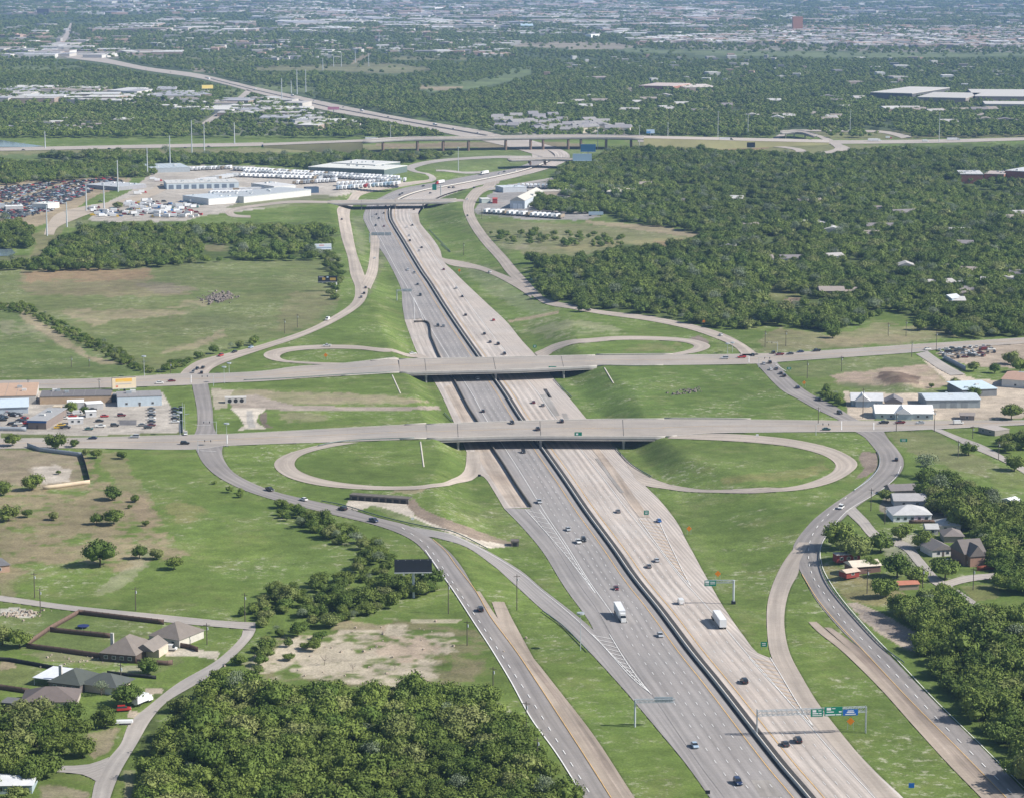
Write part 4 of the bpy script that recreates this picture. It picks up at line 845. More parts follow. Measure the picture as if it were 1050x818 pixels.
ISO = [ # x, y, width in px, label
 (33,494,25,'round dark oak standing alone beside the tan walled lot'),(115.7,505,21,'upper dark tree of the pair in the middle of the brown vacant field'),(117,530,23,'lower dark tree of the pair in the middle of the brown vacant field'),
 (99,532,16,'small dark tree just left of the lower tree of the field pair'),(55,528.6,13,'small tree alone in the brown field above the houses'),(28,526,12,'small tree beside the big dark oak at the left edge'),(9,526,24,'big dark oak at the left edge of the brown field'),
 (4,500,22,'dark tree at the left edge level with the tan walled lot'),(139,510.6,11,'thin small tree right of the pair in the brown field'),(103,567,38,'largest round dark tree in the field above the fenced gardens'),(143,566,19,'left tree of the small row beside the largest round tree'),
 (160.7,567,17,'middle tree of the small row beside the largest round tree'),(178.7,577,19,'light green bushy tree at the right end of the small row'),(247,503,8,'small dark conifer by the edge of the left frontage road'),
 (853.8,341,17,'round shrub alone in the tan meadow above the upper avenue'),(943,333,17,'tall thin tree at the meadow edge beyond the upper avenue'),(998.6,376,14,'rounded tree beside the long grey lot wall at right'),(979,392,12,'small green tree between the dirt pile and the blue roofed shed'),
 (998.6,402,16,'green tree behind the long grey metal shed at right'),(1037,422,23,'broad dark tree by the lower avenue at the right edge'),(993,460,19,'round tree beside the sloping side street at right'),(1040,474,24,'dark tree below the side street at the right edge'),
 (950,474,12,'small pale tree left of the sloping side street'),(908.6,508,14,'small bush beside the curve of the right frontage road'),(249,627,13,'round bush beside the street end left of the creek'),(125,466,12,'olive bush at the top of the brown vacant field'),
 (99,465,13,'green bush at the corner of the dark lot fence'),(88,463,9,'small light green bush at the end of the dark lot fence'),(56.6,452,25,'light green bushy tree at the edge of the lower avenue'),(76,454,12,'narrow green tree beside the bushy one by the lower avenue'),(13,451,18,'low green tree by the lower avenue at the left edge'),
 (73,418,16,'dark round tree in the middle of the salvage lot'),(87,420,10,'slim dark tree beside the round one in the salvage lot'),(60,484,6,'tiny shrub on the pale slab of the walled lot'),(133,519,6,'tiny bush below the thin tree in the brown field'),(149,536,9,'low green bush in the brown field'),
 (1037,367,20,'dark tree crowding the packed vehicle lot at right'),(1046,375,20,'dark tree behind the packed vehicle lot at the right edge'),(1020,378,14,'dark tree left of the rusty roofed building'),
 (152,683,24,'round tree between the brown roofed and green roofed houses'),(130,712,32,'dark tree beside the parked white box truck'),(108,735,30,'large tree left of the street across from the wood'),(85,765,32,'dark tree beside the junction of the two small streets'),(104,706,20,'pale flowering tree in front of the green roofed house'),
 (20,655,26,'tree at the corner of the fenced gardens'),(3,652,26,'tree at the left edge beside the fenced gardens'),
 (860,548,32,'large dark tree beside the right frontage road curve'),(876,562,30,'dark tree right of the large one by the frontage road'),(903,556,24,'very dark round tree behind the red trailer'),(924,545,20,'dark tree below the white house'),(948,553,22,'tree between the small houses at right'),
 (892,578,16,'tree behind the pale canopy at right'),(920,580,28,'tree right of the pale canopy'),(908,602,24,'spreading tree on the dry lawn below the pale canopy'),(969,583,26,'pale round tree at the street corner below the brick house'),(940,590,22,'tree by the narrow street below the brick house'),
 (951,474,9,'bare shrub on the slope'),(955,395,7,'low shrub beside the dirt pile'),
]
for x, y, w, lab in ISO:
    if x > 835 and y > 490: w *= 1.22
    if lab.startswith('bare'): continue
    ptree(x, y, w, lab, crowns=PALES if lab.startswith('pale flowering') else CROWNS)
ptree(362, 684, 12, 'small leafless tree with reddish twigs in the chalk clearing', crowns=None, name='bare_tree'); ptree(405, 682, 13, 'pale leafless tree at the right in the chalk clearing', crowns=None, name='bare_tree')
ptree(333, 676, 16, 'pale leafless tree at the left of the chalk clearing', crowns=None, name='bare_tree')
# woods: (polygon of crown tops in the picture, spacing m, width range m, label, group, crowns, individuals allowed)
WOODS = [
 ([(140,900),(150,800),(166,750),(186,716),(205,702),(230,699),(330,702),(420,705),(500,712),(545,748),(572,790),(598,850),(610,900)], 6.4, (5.5, 12), 'leafy green tree in the dense wood at the bottom centre', 'trees of the bottom wood', CROWNS),
 ([(925,612),(960,600),(1010,625),(1100,620),(1100,900),(1040,775),(1000,722),(960,678),(945,655),(920,628)], 7, (8, 13), 'leafy green tree in the wood right of the right frontage road', 'trees of the lower right wood', CROWNS),
 ([(945,478),(1000,500),(1090,540),(1090,600),(1030,600),(1015,570),(1008,550),(975,530),(950,510)], 7.5, (9, 13), 'leafy green tree in the strip of wood behind the white house', 'trees of the right strip wood', CROWNS),
 ([(-60,728),(20,726),(70,722),(100,730),(92,745),(70,755),(60,792),(40,795),(-60,790)], 8, (9, 13), 'leafy green tree among the houses at the lower left corner', 'trees among the lower left houses', CROWNS),
 ([(-60,798),(0,800),(5,790),(40,790),(10,818),(-60,860)], 9, (7, 10), 'leafy tree by the small pale house at the lower left corner', 'trees by the small pale house', CROWNS),
 ([(280,508),(305,513),(345,530),(380,545),(400,553),(402,572),(392,590),(372,588),(364,575),(372,560),(335,545),(300,530),(278,516)], 6.0, (3.5, 8), 'bushy green tree along the creek just below the left slip ramp', 'bushes of the upper creek', SCRUB),
 ([(245,625),(262,608),(300,592),(350,584),(368,590),(352,602),(310,612),(275,630),(262,640)], 6.6, (3.5, 8), 'bushy green tree on the near bank of the creek left of the billboard', 'bushes of the lower creek', SCRUB),
 ([(318,608),(350,600),(400,588),(442,588),(446,596),(410,612),(360,628),(330,640),(300,632)], 6.4, (4.5, 9), 'bushy green tree beneath the dark billboard', 'bushes beneath the dark billboard', SCRUB),
 ([(250,648),(300,632),(332,642),(330,655),(300,668),(262,680),(225,694),(210,700),(232,675)], 9.0, (3.5, 7.5), 'bushy green tree between the street end and the chalk clearing', 'bushes beside the chalk clearing', SCRUB),
 ([(-20,302),(22,302),(40,314),(62,325),(110,348),(150,369),(170,378),(158,381),(105,358),(60,336),(30,318),(-20,310)], 5.0, (2.5, 5.2), 'grey green shrub of the long diagonal hedge in the left pasture', 'shrubs of the pasture hedge', GREYS + SCRUB[:1] + GREYS),
 ([(168,370),(200,362),(235,352),(268,342),(268,350),(225,362),(190,374),(170,380)], 6.5, (4, 7), 'green bush between the left pasture and the frontage road', 'bushes along the left frontage road', SCRUB),
 ([(330,256),(345,252),(350,266),(348,300),(340,305),(332,285),(336,270)], 9, (5, 8), 'green bush below the white billboard', 'bushes below the white billboard', SCRUB),
 ([(834,392),(848,393),(862,402),(866,416),(858,420),(846,406)], 5.5, (5, 7), 'green bush in the hedge along the frontage road between the avenues', 'bushes of the right hedge', SCRUB),
 ([(1025,440),(1060,440),(1060,456),(1030,460)], 8, (7, 10), 'dark tree below the lower avenue at the right edge', 'trees below the right end of the avenue', CROWNS),
 ([(213,483),(250,500),(246,504),(210,487)], 10, (2.5, 4), 'low bush on the bank of the left frontage road', 'low bushes on the left bank', SCRUB),
]
FWOOD = [
 ([(560,190),(600,168),(650,150),(700,153),(790,157),(850,160),(905,150),(1090,148),(1090,347),(985,343),(960,332),(940,322),(915,312),(880,330),(850,335),(790,328),(755,333),(700,325),(650,320),(600,315),(560,300),(545,283),(545,264),(600,264),(640,254),(700,250),(728,240),(690,230),(640,224),(612,212),(580,200)], 8.2, (6, 13)),
 ([(30,275),(40,262),(55,248),(90,230),(200,232),(232,230),(300,226),(330,228),(342,240),(335,262),(240,264),(130,272)], 9, (7, 12)),
 ([(-60,222),(0,222),(35,230),(30,250),(8,252),(-60,250)], 9, (8, 12)),
 ([(-60,266),(26,262),(28,272),(-60,276)], 9, (8, 10)),
 ([(-60,162),(0,161),(60,162),(110,165),(160,163),(158,178),(100,181),(0,187),(-60,190)], 10, (9, 13)),
 ([(42,156),(110,154),(180,157),(300,160),(420,155),(478,152),(480,158),(430,163),(330,172),(270,166),(200,166),(160,164),(42,160)], 10, (9, 13)),
 ([(180,205),(195,203),(196,206),(182,208)], 8, (8, 10)), ([(110,204),(122,203),(122,210),(110,210)], 7, (9, 12)),
 ([(500,235),(560,230),(600,236),(640,240),(640,247),(600,250),(560,246),(520,246)], 13, (4, 8)),
 ([(545,197),(560,198),(580,206),(600,207),(625,214),(590,216),(555,214),(545,208)], 9, (9, 12)),
 ([(510,192),(520,188),(522,190),(514,195)], 9, (9, 12)), ([(568,188),(576,172),(600,166),(640,150),(650,152),(600,190)], 10, (10, 14)),
]
def sample_poly(poly, sp, jit=.42):
    p = np.array(poly, float)
    c = np.array([plane(min(max(a, -90), 1140), min(b + 6, 905), 3.5) for a, b in poly]); x0, y0 = c.min(0) - 5; x1, y1 = c.max(0) + 5
    nx = int((x1 - x0) / sp) + 1; ny = int((y1 - y0) / sp) + 1
    gx, gy = np.meshgrid(np.arange(nx), np.arange(ny)); x = x0 + (gx + .5 * (gy % 2)) * sp; y = y0 + gy * sp
    x = x.ravel() + RNG.uniform(-jit, jit, x.size) * sp; y = y.ravel() + RNG.uniform(-jit, jit, y.size) * sp
    px, py = proj(x, y, 4.0); m = pip(px, py, poly) & (px > -60) & (px < 1110) & (py < 895)
    return x[m], y[m]
def offroad(x, y, grow=1.5, far=False):
    z = hgt(x, y); px, py = proj(x, y, z); ok = np.ones(x.shape, bool)
    for poly in ROADPOLY:
        p = np.array(poly); a, b = p.min(0) - 3; c, d = p.max(0) + 3
        m = (px > a) & (px < c) & (py > b) & (py < d)
        if m.any():
            k = np.nonzero(m)[0]
            for dx, dy in ((0, 0), (grow, 0), (-grow, 0), (0, grow * .5), (0, -grow * .5)) + (((0, -3), (0, -5.5)) if far else ()): ok[k] &= ~pip(px[k] + dx, py[k] + dy, poly)
    return ok
cand = []      # individual trees: (x, y, w, label, group, crowns)
for poly, sp, (w0, w1), lab, grp, cr in WOODS:
    x, y = sample_poly(poly, sp); ok = offroad(x, y, 3.0); x, y = x[ok], y[ok]
    for a, b in zip(x, y): cand.append((a, b, random.uniform(w0, w1) * (1.25 if random.random() < .12 else 1), lab, grp, cr))
fx, fy, fw = [], [], []
for poly, sp, (w0, w1) in FWOOD:
    x, y = sample_poly(poly, sp); ok = offroad(x, y); x, y = x[ok], y[ok]
    fx.append(x); fy.append(y); fw.append(RNG.uniform(w0, w1, len(x)) * np.where(RNG.random(len(x)) < .1, 1.3, 1))
fx, fy, fw = map(np.concatenate, (fx, fy, fw))
HOLES = [((980,183),(1055,196)),((205,244),(242,262)),((262,238),(330,250)),((783,293),(832,306)), ((965,340),(1060,348)), ((690,183),(722,192)),((700,205),(730,212)),((855,258),(885,268)),((760,196),(790,210)),((848,270),(880,276)),((775,236),(800,250)),((925,300),(945,318)),((960,318),(1000,322)),((790,300),(850,312)),((905,280),(935,290)),((620,196),(650,208))]
px, py = proj(fx, fy, 4.0); keep = np.ones(len(fx), bool)
for (a, b), (c, d) in HOLES: keep &= ~((px > a) & (px < c) & (py > b + 2) & (py < d + 2) & (RNG.random(len(fx)) < .8))
keep &= RNG.random(len(fx)) < .93
gapn = vnoise(fx, fy * .6, 55, 31) + .7 * vnoise(fx, fy * .6, 22, 32); keep &= (gapn > -1.0) | (RNG.random(len(fx)) < .25)
fx, fy, fw = fx[keep], fy[keep], fw[keep]
vis = [(c[2] / c[1], c) for c in cand]
inview = lambda c: -25 < proj(c[0], c[1], 4)[0] < 1075 and proj(c[0], c[1], 4)[1] < 850
vis.sort(key=lambda t: (not inview(t[1]), -t[0]))
LIM = 300 - len(ISO) - 2
for k, (_, c) in enumerate(vis):
    if k < LIM: tree(c[0], c[1], c[2], c[3], c[4], c[5], hs=random.uniform(.75, 1.22))
rest = [c for _, c in vis[LIM:]]
# far countryside, y < 139
p0 = plane(-60, 139); N = 120000
yy = np.exp(RNG.uniform(math.log(3250), math.log(17000), N)); xx = RNG.uniform(-.26, .26, N) * yy
px, py = proj(xx, yy, 4.0)
def fardens(px, py, xx, yy):
    d = np.full(px.shape, .93)
    n = vnoise(xx, yy * .5, 180, 21) + .6 * vnoise(xx, yy * .5, 60, 22)
    d = np.where((py < 62), np.clip(.62 + .55 * n, .05, 1), np.where(n < -1.0, .3, d))
    for poly, c, a, wob in FARF: d = np.where(pip(px, py, poly), .10 if a > .9 else .42, d)
    for poly, c, a, wob in FARF[:12]: d = np.where(pip(px, py - 2.2, poly) & (a > .7), .04, d)
    d = np.where((py < 26), np.clip(.45 + .7 * n, .03, 1), d)
    return d
d = fardens(px, py, xx, yy); ok = (py < 139.0) & (px > -30) & (px < 1080) & (RNG.random(N) < d) & offroad(xx, yy, 1.2, True)
gx, gy = xx[ok], yy[ok]; gw = RNG.uniform(10, 16, len(gx)) * np.clip(gy / 6800, .82, 1.9)
AX = np.concatenate([np.array([c[0] for c in rest]), fx, gx]); AY = np.concatenate([np.array([c[1] for c in rest]), fy, gy]); AW = np.concatenate([np.array([c[2] for c in rest]), fw, gw])
hs = np.concatenate([RNG.uniform(.72, 1.22, len(rest) + len(fx)), np.clip(6500 / gy, .5, .85)])
FARC_ = [crown_mesh('far_crown', 90 + i, 8, 22, .055, LEAF, spread=.3) for i in range(5)]
def scatter(name, label, xs, ys, ws, hs, meshes, cat=None):
    n = len(xs); me = bpy.data.meshes.new(name); me.vertices.add(n)
    co = np.stack([xs, ys, hgt(xs, ys)], 1).astype(np.float32); me.vertices.foreach_set('co', co.ravel())
    for nm, arr in (('sx', ws), ('sz', ws * hs), ('rz', RNG.random(n) * 6.283)):
        a = me.attributes.new(nm, 'FLOAT', 'POINT'); a.data.foreach_set('value', np.asarray(arr, np.float32))
    a = me.attributes.new('vi', 'INT', 'POINT'); a.data.foreach_set('value', RNG.integers(0, len(meshes), n).astype(np.int32))
    o = link(name, me); tag(o, label, None, None, 'stuff')
    g = bpy.data.node_groups.new(name, 'GeometryNodeTree'); g.interface.new_socket('Geometry', in_out='INPUT', socket_type='NodeSocketGeometry'); g.interface.new_socket('Geometry', in_out='OUTPUT', socket_type='NodeSocketGeometry')
    N = g.nodes.new; Lk = g.links.new; gi = N('NodeGroupInput'); go = N('NodeGroupOutput'); ip = N('GeometryNodeInstanceOnPoints'); ip.inputs['Pick Instance'].default_value = True
    jg = N('GeometryNodeJoinGeometry')
    for k, m in enumerate(meshes[::-1]):
        so = bpy.data.objects.new('leaf_clump', m); so.hide_render = False
        oi = N('GeometryNodeObjectInfo'); oi.inputs['Object'].default_value = so; oi.inputs['As Instance'].default_value = True; Lk(oi.outputs['Geometry'], jg.inputs[0])
    def at(nm, ty):
        a = N('GeometryNodeInputNamedAttribute'); a.data_type = ty; a.inputs['Name'].default_value = nm; return a.outputs['Attribute']
    cs = N('ShaderNodeCombineXYZ'); Lk(at('sx', 'FLOAT'), cs.inputs[0]); Lk(at('sx', 'FLOAT'), cs.inputs[1]); Lk(at('sz', 'FLOAT'), cs.inputs[2])
    cr = N('ShaderNodeCombineXYZ'); Lk(at('rz', 'FLOAT'), cr.inputs[2])
    Lk(gi.outputs[0], ip.inputs['Points']); Lk(jg.outputs[0], ip.inputs['Instance']); Lk(at('vi', 'INT'), ip.inputs['Instance Index']); Lk(cs.outputs[0], ip.inputs['Scale']); Lk(cr.outputs[0], ip.inputs['Rotation'])
    Lk(ip.outputs[0], go.inputs[0]); md = o.modifiers.new('scatter', 'NODES'); md.node_group = g
    return o
nm = AY < 3300
scatter('woodland', 'dense green woods filling the middle distance', AX[nm], AY[nm], AW[nm], hs[nm], CROWNS + SCRUB[:2] + CROWNS + PALES)
scatter('distant_woods', 'hazy woods spreading to the far distance', AX[~nm], AY[~nm], AW[~nm], hs[~nm], FARC_)
print('TREES individual', NT[0], 'near stuff', int(nm.sum()), 'far', int((~nm).sum()))
# ================================================================= vehicles
PAINT = {'white': (.72,.72,.70), 'black': (.015,.015,.017), 'dark grey': (.045,.047,.052), 'grey': (.16,.165,.17), 'silver': (.42,.44,.46), 'maroon': (.14,.02,.025), 'red': (.42,.03,.03), 'dark blue': (.02,.035,.09), 'blue': (.04,.16,.42), 'green': (.03,.10,.09), 'yellow': (.65,.42,.04), 'tan': (.34,.27,.19), 'pale blue': (.35,.45,.55)}
def paint(c):
    m = mat('paint_' + c.replace(' ', '_'), PAINT[c], .3, spec=.5); m.node_tree.nodes['Principled BSDF'].inputs['Coat Weight'].default_value = .4; return m
GLASS = mat('dark_glass', (.02, .025, .03), .12, spec=.6); TYRE = mat('tyre_rubber', (.02, .02, .02), .9); RED = mat('tail_lamp', (.35, .02, .02), .4); LAMPM = mat('head_lamp', (.75, .75, .72), .2)
TRAILW = mat('trailer_white', (.70, .71, .72), .5, noise=.06, scale=.3)
def chamfer_body(m, L, W, z0, z1, nose=.25, mi=0):
    prof = [(-L/2, z0 + .1), (-L/2 + .05, z1 - .12), (-L/2 + .2, z1), (L/2 - .7, z1 - .06), (L/2 - .1, z1 - nose), (L/2, z0 + .15), (L/2 - .15, z0), (-L/2 + .15, z0)]
    n = len(prof); vs = []
    for y, k in ((-W/2, .0), (-W/2 + .1, 1), (W/2 - .1, 1), (W/2, .0)):
        for x, z in prof: vs.append((x * (1 if k else .97), y, z if (k or z < (z0 + z1) / 2) else z - .08))
    fs = []
    for r in range(3):
        for i in range(n): fs.append((r * n + i, (r + 1) * n + i, (r + 1) * n + (i + 1) % n, r * n + (i + 1) % n))
    fs += [tuple(range(n)), tuple(range(4 * n - 1, 3 * n - 1, -1))]; m.add(vs, fs, mi)
def cabin(m, x0, x1, W, z0, z1, f=.55, b=.4, s=.14, mi=0):
    m.add([(x0, -W/2, z0), (x1, -W/2, z0), (x1, W/2, z0), (x0, W/2, z0), (x0 + b, -W/2 + s, z1), (x1 - f, -W/2 + s, z1), (x1 - f, W/2 - s, z1), (x0 + b, W/2 - s, z1)], [(0,3,2,1),(4,5,6,7),(0,1,5,4),(1,2,6,5),(2,3,7,6),(3,0,4,7)], mi)
PROTO = {}
def vehicle_meshes(kind, c):
    key = (kind, c)
    if key in PROTO: return PROTO[key]
    P = paint(c); parts = []; b = MB(); g = MB()
    def add(nm, mb, m): parts.append((nm, mb.mesh(nm, m)))
    wheels = None
    if kind in ('car', 'hatchback'):
        chamfer_body(b, 4.7, 1.84, .32, .98); cabin(g, -1.75, 1.15, 1.72, .93, 1.40, .75, .55); b.box(-1.15, .38, -.70, .70, 1.40, 1.46); wheels = (1.4, -1.4, .33, .88)
    elif kind in ('suv', 'minivan'):
        chamfer_body(b, 4.9, 1.95, .38, 1.12); cabin(g, -2.35, 1.15, 1.84, 1.08, 1.74, .7, .25); b.box(-2.05, .42, -.76, .76, 1.74, 1.81); wheels = (1.5, -1.5, .38, .93)
    elif kind == 'pickup truck':
        chamfer_body(b, 5.6, 1.98, .45, 1.10); cabin(g, -.75, 1.45, 1.84, 1.06, 1.72, .6, .15); b.box(-.55, .82, -.76, .76, 1.72, 1.80)
        b.box(-2.75, -.85, -.97, -.85, 1.09, 1.30); b.box(-2.75, -.85, .85, .97, 1.09, 1.30); b.box(-2.78, -2.68, -.85, .85, 1.09, 1.30); wheels = (1.75, -1.75, .4, .94)
    elif kind == 'van':
        b.box(-2.6, 1.2, -.98, .98, .45, 2.15, taper=.05); chamfer_body(b, 5.4, 1.98, .4, 1.2); cabin(g, .2, 2.0, 1.86, 1.15, 2.02, .75, 0.1); wheels = (1.7, -1.7, .38, .95)
    elif kind == 'box truck':
        t = MB().box(-4.0, 2.0, -1.22, 1.22, 1.05, 3.45); add('cargo_box', t, TRAILW); b.box(2.1, 4.0, -1.1, 1.1, .55, 2.35, taper=.08); b.box(3.7, 4.6, -1.05, 1.05, .5, 1.5, taper=.1); cabin(g, 2.6, 4.1, 1.98, 1.6, 2.28, .3, 0); b.box(-4, 3.8, -.45, .45, .6, 1.04); wheels = (3.3, -2.6, .48, 1.08)
    elif kind == 'semi truck':
        t = MB().box(-9.2, 4.3, -1.28, 1.28, 1.15, 4.05); add('trailer', t, TRAILW)
        u = MB(); u.box(-9.1, 4.2, -.55, .55, .85, 1.14); add('chassis', u, DKAS)
        b.box(4.6, 7.1, -1.15, 1.15, .8, 3.5, taper=.15); b.box(7.0, 8.7, -1.0, 1.0, .65, 1.95, taper=.12); cabin(g, 6.2, 7.45, 2.1, 2.0, 2.85, .35, 0); wheels = None
        for x in (-8.3, -7.0, 4.7, 5.9, 8.0):
            w = MB()
            for s in (-1, 1): w.tube((x, s * 1.25, .52), (x, s * .85, .52), .52, n=12)
            add('wheel_pair', w, TYRE)
    add('body', b, P); add('windows', g, GLASS)
    if wheels:
        f, r, R, y = wheels
        for x in (f, r):
            for s in (-1, 1): add('wheel', MB().tube((x, s * y, R), (x, s * (y - .24), R), R, n=12), TYRE)
    if kind in ('car', 'suv', 'pickup truck', 'van', 'minivan'):
        L = {'car': 4.7, 'suv': 4.9, 'pickup truck': 5.6, 'van': 5.4, 'minivan': 4.9}[kind]; zz = .68 if kind == 'car' else .85
        for s in (-1, 1):
            add('tail_light', MB().box(-L/2 - .02, -L/2 + .05, s * .72 - .14, s * .72 + .14, zz, zz + .16), RED); add('headlight', MB().box(L/2 - .16, L/2 - .01, s * .68 - .16, s * .68 + .16, zz - .12, zz + .04), LAMPM)
    PROTO[key] = parts; return parts
NAMEK = {'car': 'car', 'suv': 'suv', 'pickup truck': 'pickup_truck', 'van': 'van', 'box truck': 'box_truck', 'semi truck': 'semi_truck', 'minivan': 'minivan'}
NV = [0]
def put_vehicle(x, y, z, ang, kind, c, label, group=None, small=False):
    cat = {'suv': 'car', 'minivan': 'van', 'box truck': 'truck', 'semi truck': 'truck', 'pickup truck': 'pickup'}.get(kind, kind); NV[0] += 1
    root = empty(NAMEK[kind], (x, y, z), ang, label, cat, group)
    for nm, me in vehicle_meshes(kind, c):
        if small and nm in ('tail_light', 'headlight', 'wheel', 'wheel_pair'): continue
        o = bpy.data.objects.new(nm, me); COL.objects.link(o); o.parent = root
    return root
BRP = [([(437,435.2),(530,432),(600,430.2),(681,429.5),(682,448),(610,447.8),(530,447.6),(438,449.8)]), ([(409,368.6),(506.9,366.7),(610,364.5),(612,375.6),(530,379.3),(410,382.3)])]
def onroad(px, py):
    a, b = np.array([px]), np.array([py])
    for k, P in enumerate(BRP):
        if pip(a, b, P)[0]: q = plane(px, py, .16); return q[0], q[1], .17, True
    q = U(px, py); return q[0], q[1], float(hgt(q[0], q[1])) + .17, False
def heading(x, y, px, py, bridge):
    best = None
    for P in PATHS:
        d = ((P - [x, y]) ** 2).sum(1); i = int(d.argmin())
        if best is None or d[i] < best[0]: best = (d[i], P, i)
    d, P, i = best; a = P[max(0, i - 1)]; b = P[min(len(P) - 1, i + 1)]; t = b - a
    return math.atan2(t[1], t[0]), t, P[i]
PATHS = []
def path_of(T, B): 
    a = catmull(UN(T), n=120); b = catmull(UN(B), n=120); PATHS.append((a + b) / 2)
path_of(A_T + A_T2, A_B + A_B2); path_of(B_T + B_T2, B_B + B_B2)
NAV = 2
for pts in ([(357,203),(350,225),(354,245),(363,275),(371,297),(361,315),(330,333),(262,358),(235,366),(205,378),(205,400),(211,430),(212,455),(218,470),(238,488),(275,502),(320,516),(350,523),(400,538),(440,555),(462,584),(490,625),(530,690),(590,785)], [(440,548),(480,556),(520,580),(580,625),(620,668)], [(277,364),(300,357),(360,356),(420,362)], [(483,205),(482,220),(497,244),(525,274),(550,301),(600,319),(660,326),(712,336),(745,348),(770,362),(785,376),(817,402),(850,418),(885,436),(907,458),(913,474),(900,493),(866,519),(838,545),(830,570),(845,600),(880,645),(950,718),(1040,812)], [(430,225),(460,268),(500,277),(530,290)], [(360,202),(385,193.5),(430,187)], [(965,362),(950,369)], [(240,665),(190,700),(150,740),(125,775)]):
    PATHS.append(catmull(UN(pts), step=5))
PATHS.append(Ca)
ORD = ['first', 'second', 'third', 'fourth', 'fifth', 'sixth', 'seventh', 'eighth', 'ninth', 'tenth', 'eleventh', 'twelfth', 'thirteenth', 'fourteenth', 'fifteenth', 'sixteenth', 'seventeenth', 'eighteenth', 'nineteenth', 'twentieth']
def zone(where, cars, group, freeway=None, order='from the bottom', parked=None, small=False):
    cars = sorted(cars, key=lambda t: -t[1]); cnt = {}; seen = {}
    for c in cars: cnt[(c[2], c[3])] = cnt.get((c[2], c[3]), 0) + 1
    for px, py, c, k in cars:
        n = seen[(c, k)] = seen.get((c, k), 0) + 1; w = {'suv': 'tall car', 'minivan': 'van'}.get(k, k)
        lab = f'{c} {w} {where}' if cnt[(c, k)] == 1 else f'{ORD[n-1]} {c} {w} {where}, {order}'
        x, y, z, br = onroad(px, py + .7)
        if parked is not None: a = parked + random.uniform(-.05, .05)
        else:
            a, t, q = heading(x, y, px, py, br)
            side = t[0] * (y - q[1]) - t[1] * (x - q[0])       # > 0: left of the path
            if freeway == 'down': a = a if math.sin(a) < 0 else a + math.pi
            elif freeway == 'up': a = a if math.sin(a) > 0 else a + math.pi
            elif side > 0: a += math.pi
        put_vehicle(x, y, z, a, k, c, lab, group, small)
def Z(x0, y0, rows, s=3.889): return [(x0 + a / s, y0 + b / s, c, k) for a, b, c, k in rows]
C_, S_, K_, V_ = 'car', 'suv', 'pickup truck', 'van'
zone('on the left carriageway nearer than the lower overpass', Z(520,540,[(243,12,'silver',C_),(284,62,'white',K_),(305,55,'black',S_),(435,248,'maroon',C_),(610,435,'silver',C_)]) + Z(520,668,[(748,378,'pale blue',C_),(920,525,'dark blue',S_)]) + Z(520,400,[(65,247,'black',S_),(128,447,'silver',K_)]), 'vehicles on the left carriageway', 'down')
zone('on the left carriageway just above the merging slip ramp', Z(520,540,[(452,362,'white','semi truck')]), 'vehicles on the left carriageway', 'down')
zone('on the right carriageway nearer than the lower overpass', Z(520,540,[(565,160,'grey',C_),(596,136,'silver',C_),(692,305,'white',V_)]) + Z(780,668,[(98,372,'dark grey',C_),(147,358,'black',S_)]) + Z(520,668,[(945,122,'black',S_)]) + Z(520,400,[(442,485,'grey',C_),(605,522,'blue',C_)]), 'vehicles on the right carriageway', 'up')
zone('on the right carriageway beside the cantilever sign', Z(520,540,[(843,385,'white','semi truck')]), 'vehicles on the right carriageway', 'up')
zone('on the deck of the lower overpass', Z(520,400,[(20,130,'black',K_),(217,125,'black',S_),(122,156,'dark grey',K_)]), 'vehicles on the lower avenue')
zone('on the freeway between the two wide overpasses', Z(520,400,[(105,50,'maroon',C_),(142,62,'grey',C_)]) + Z(260,400,[(915,85,'black',C_)]) + Z(260,270,[(893,461,'white',C_)]), 'vehicles between the overpasses', 'up')
zone('on the left carriageway beyond the upper overpass', Z(260,270,[(615,27,'silver',C_),(641,38,'grey',C_),(654,85,'dark grey',C_),(665,128,'black',S_),(735,250,'black',S_),(757,252,'grey',C_)]), 'vehicles on the left carriageway', 'down')
zone('on the right carriageway beyond the upper overpass', Z(260,270,[(758,25,'maroon',C_),(808,100,'silver',C_),(832,133,'black',C_),(845,207,'black',C_),(957,227,'red',C_),(920,282,'black',C_),(943,315,'dark grey',C_),(975,323,'black',S_),(1000,362,'dark grey',S_)]), 'vehicles on the right carriageway', 'up')
zone('on the left carriageway by the freeway bend', Z(260,130,[(477,357,'white',C_),(490,350,'black',C_),(500,365,'black',C_),(520,345,'dark grey',C_),(487,395,'black',S_),(520,397,'maroon',C_),(500,427,'dark grey',C_),(615,570,'white',C_),(483,525,'white',C_)]), 'vehicles on the left carriageway', 'down')
zone('on the right carriageway by the freeway bend', Z(260,130,[(633,393,'dark grey',C_),(612,400,'white',C_),(620,435,'silver',C_),(623,455,'black',S_),(670,482,'black',C_),(660,495,'silver',C_),(705,265,'dark grey',C_),(640,330,'black',C_),(780,243,'black',C_),(797,243,'dark grey',S_)]), 'vehicles on the right carriageway', 'up')
zone('on the freeway beyond the thin far overpass', Z(260,130,[(497,313,'dark grey',C_),(527,318,'black',C_),(583,272,'black',C_),(593,266,'dark grey',C_),(677,237,'black',C_),(980,187,'silver',C_),(935,205,'white',C_),(880,243,'black',C_),(1000,180,'dark grey',C_),(1045,175,'white',C_)]), 'vehicles beyond the far overpass', 'down', small=True)
zone('on the freeway beyond the thin far overpass', Z(260,130,[(742,227,'red','semi truck')]), 'vehicles beyond the far overpass', 'down')
zone('on the freeway approaching the far interchange', Z(260,130,[(920,189,'white','semi truck')]), 'vehicles beyond the far overpass', 'down')
zone('on the left frontage road below the lower avenue', Z(260,400,[(65,398,'black',K_),(200,437,'white',C_),(355,475,'black',S_),(480,522,'dark blue',K_)]) + [(492.5,625.5,'black',S_)], 'vehicles on the left frontage road')
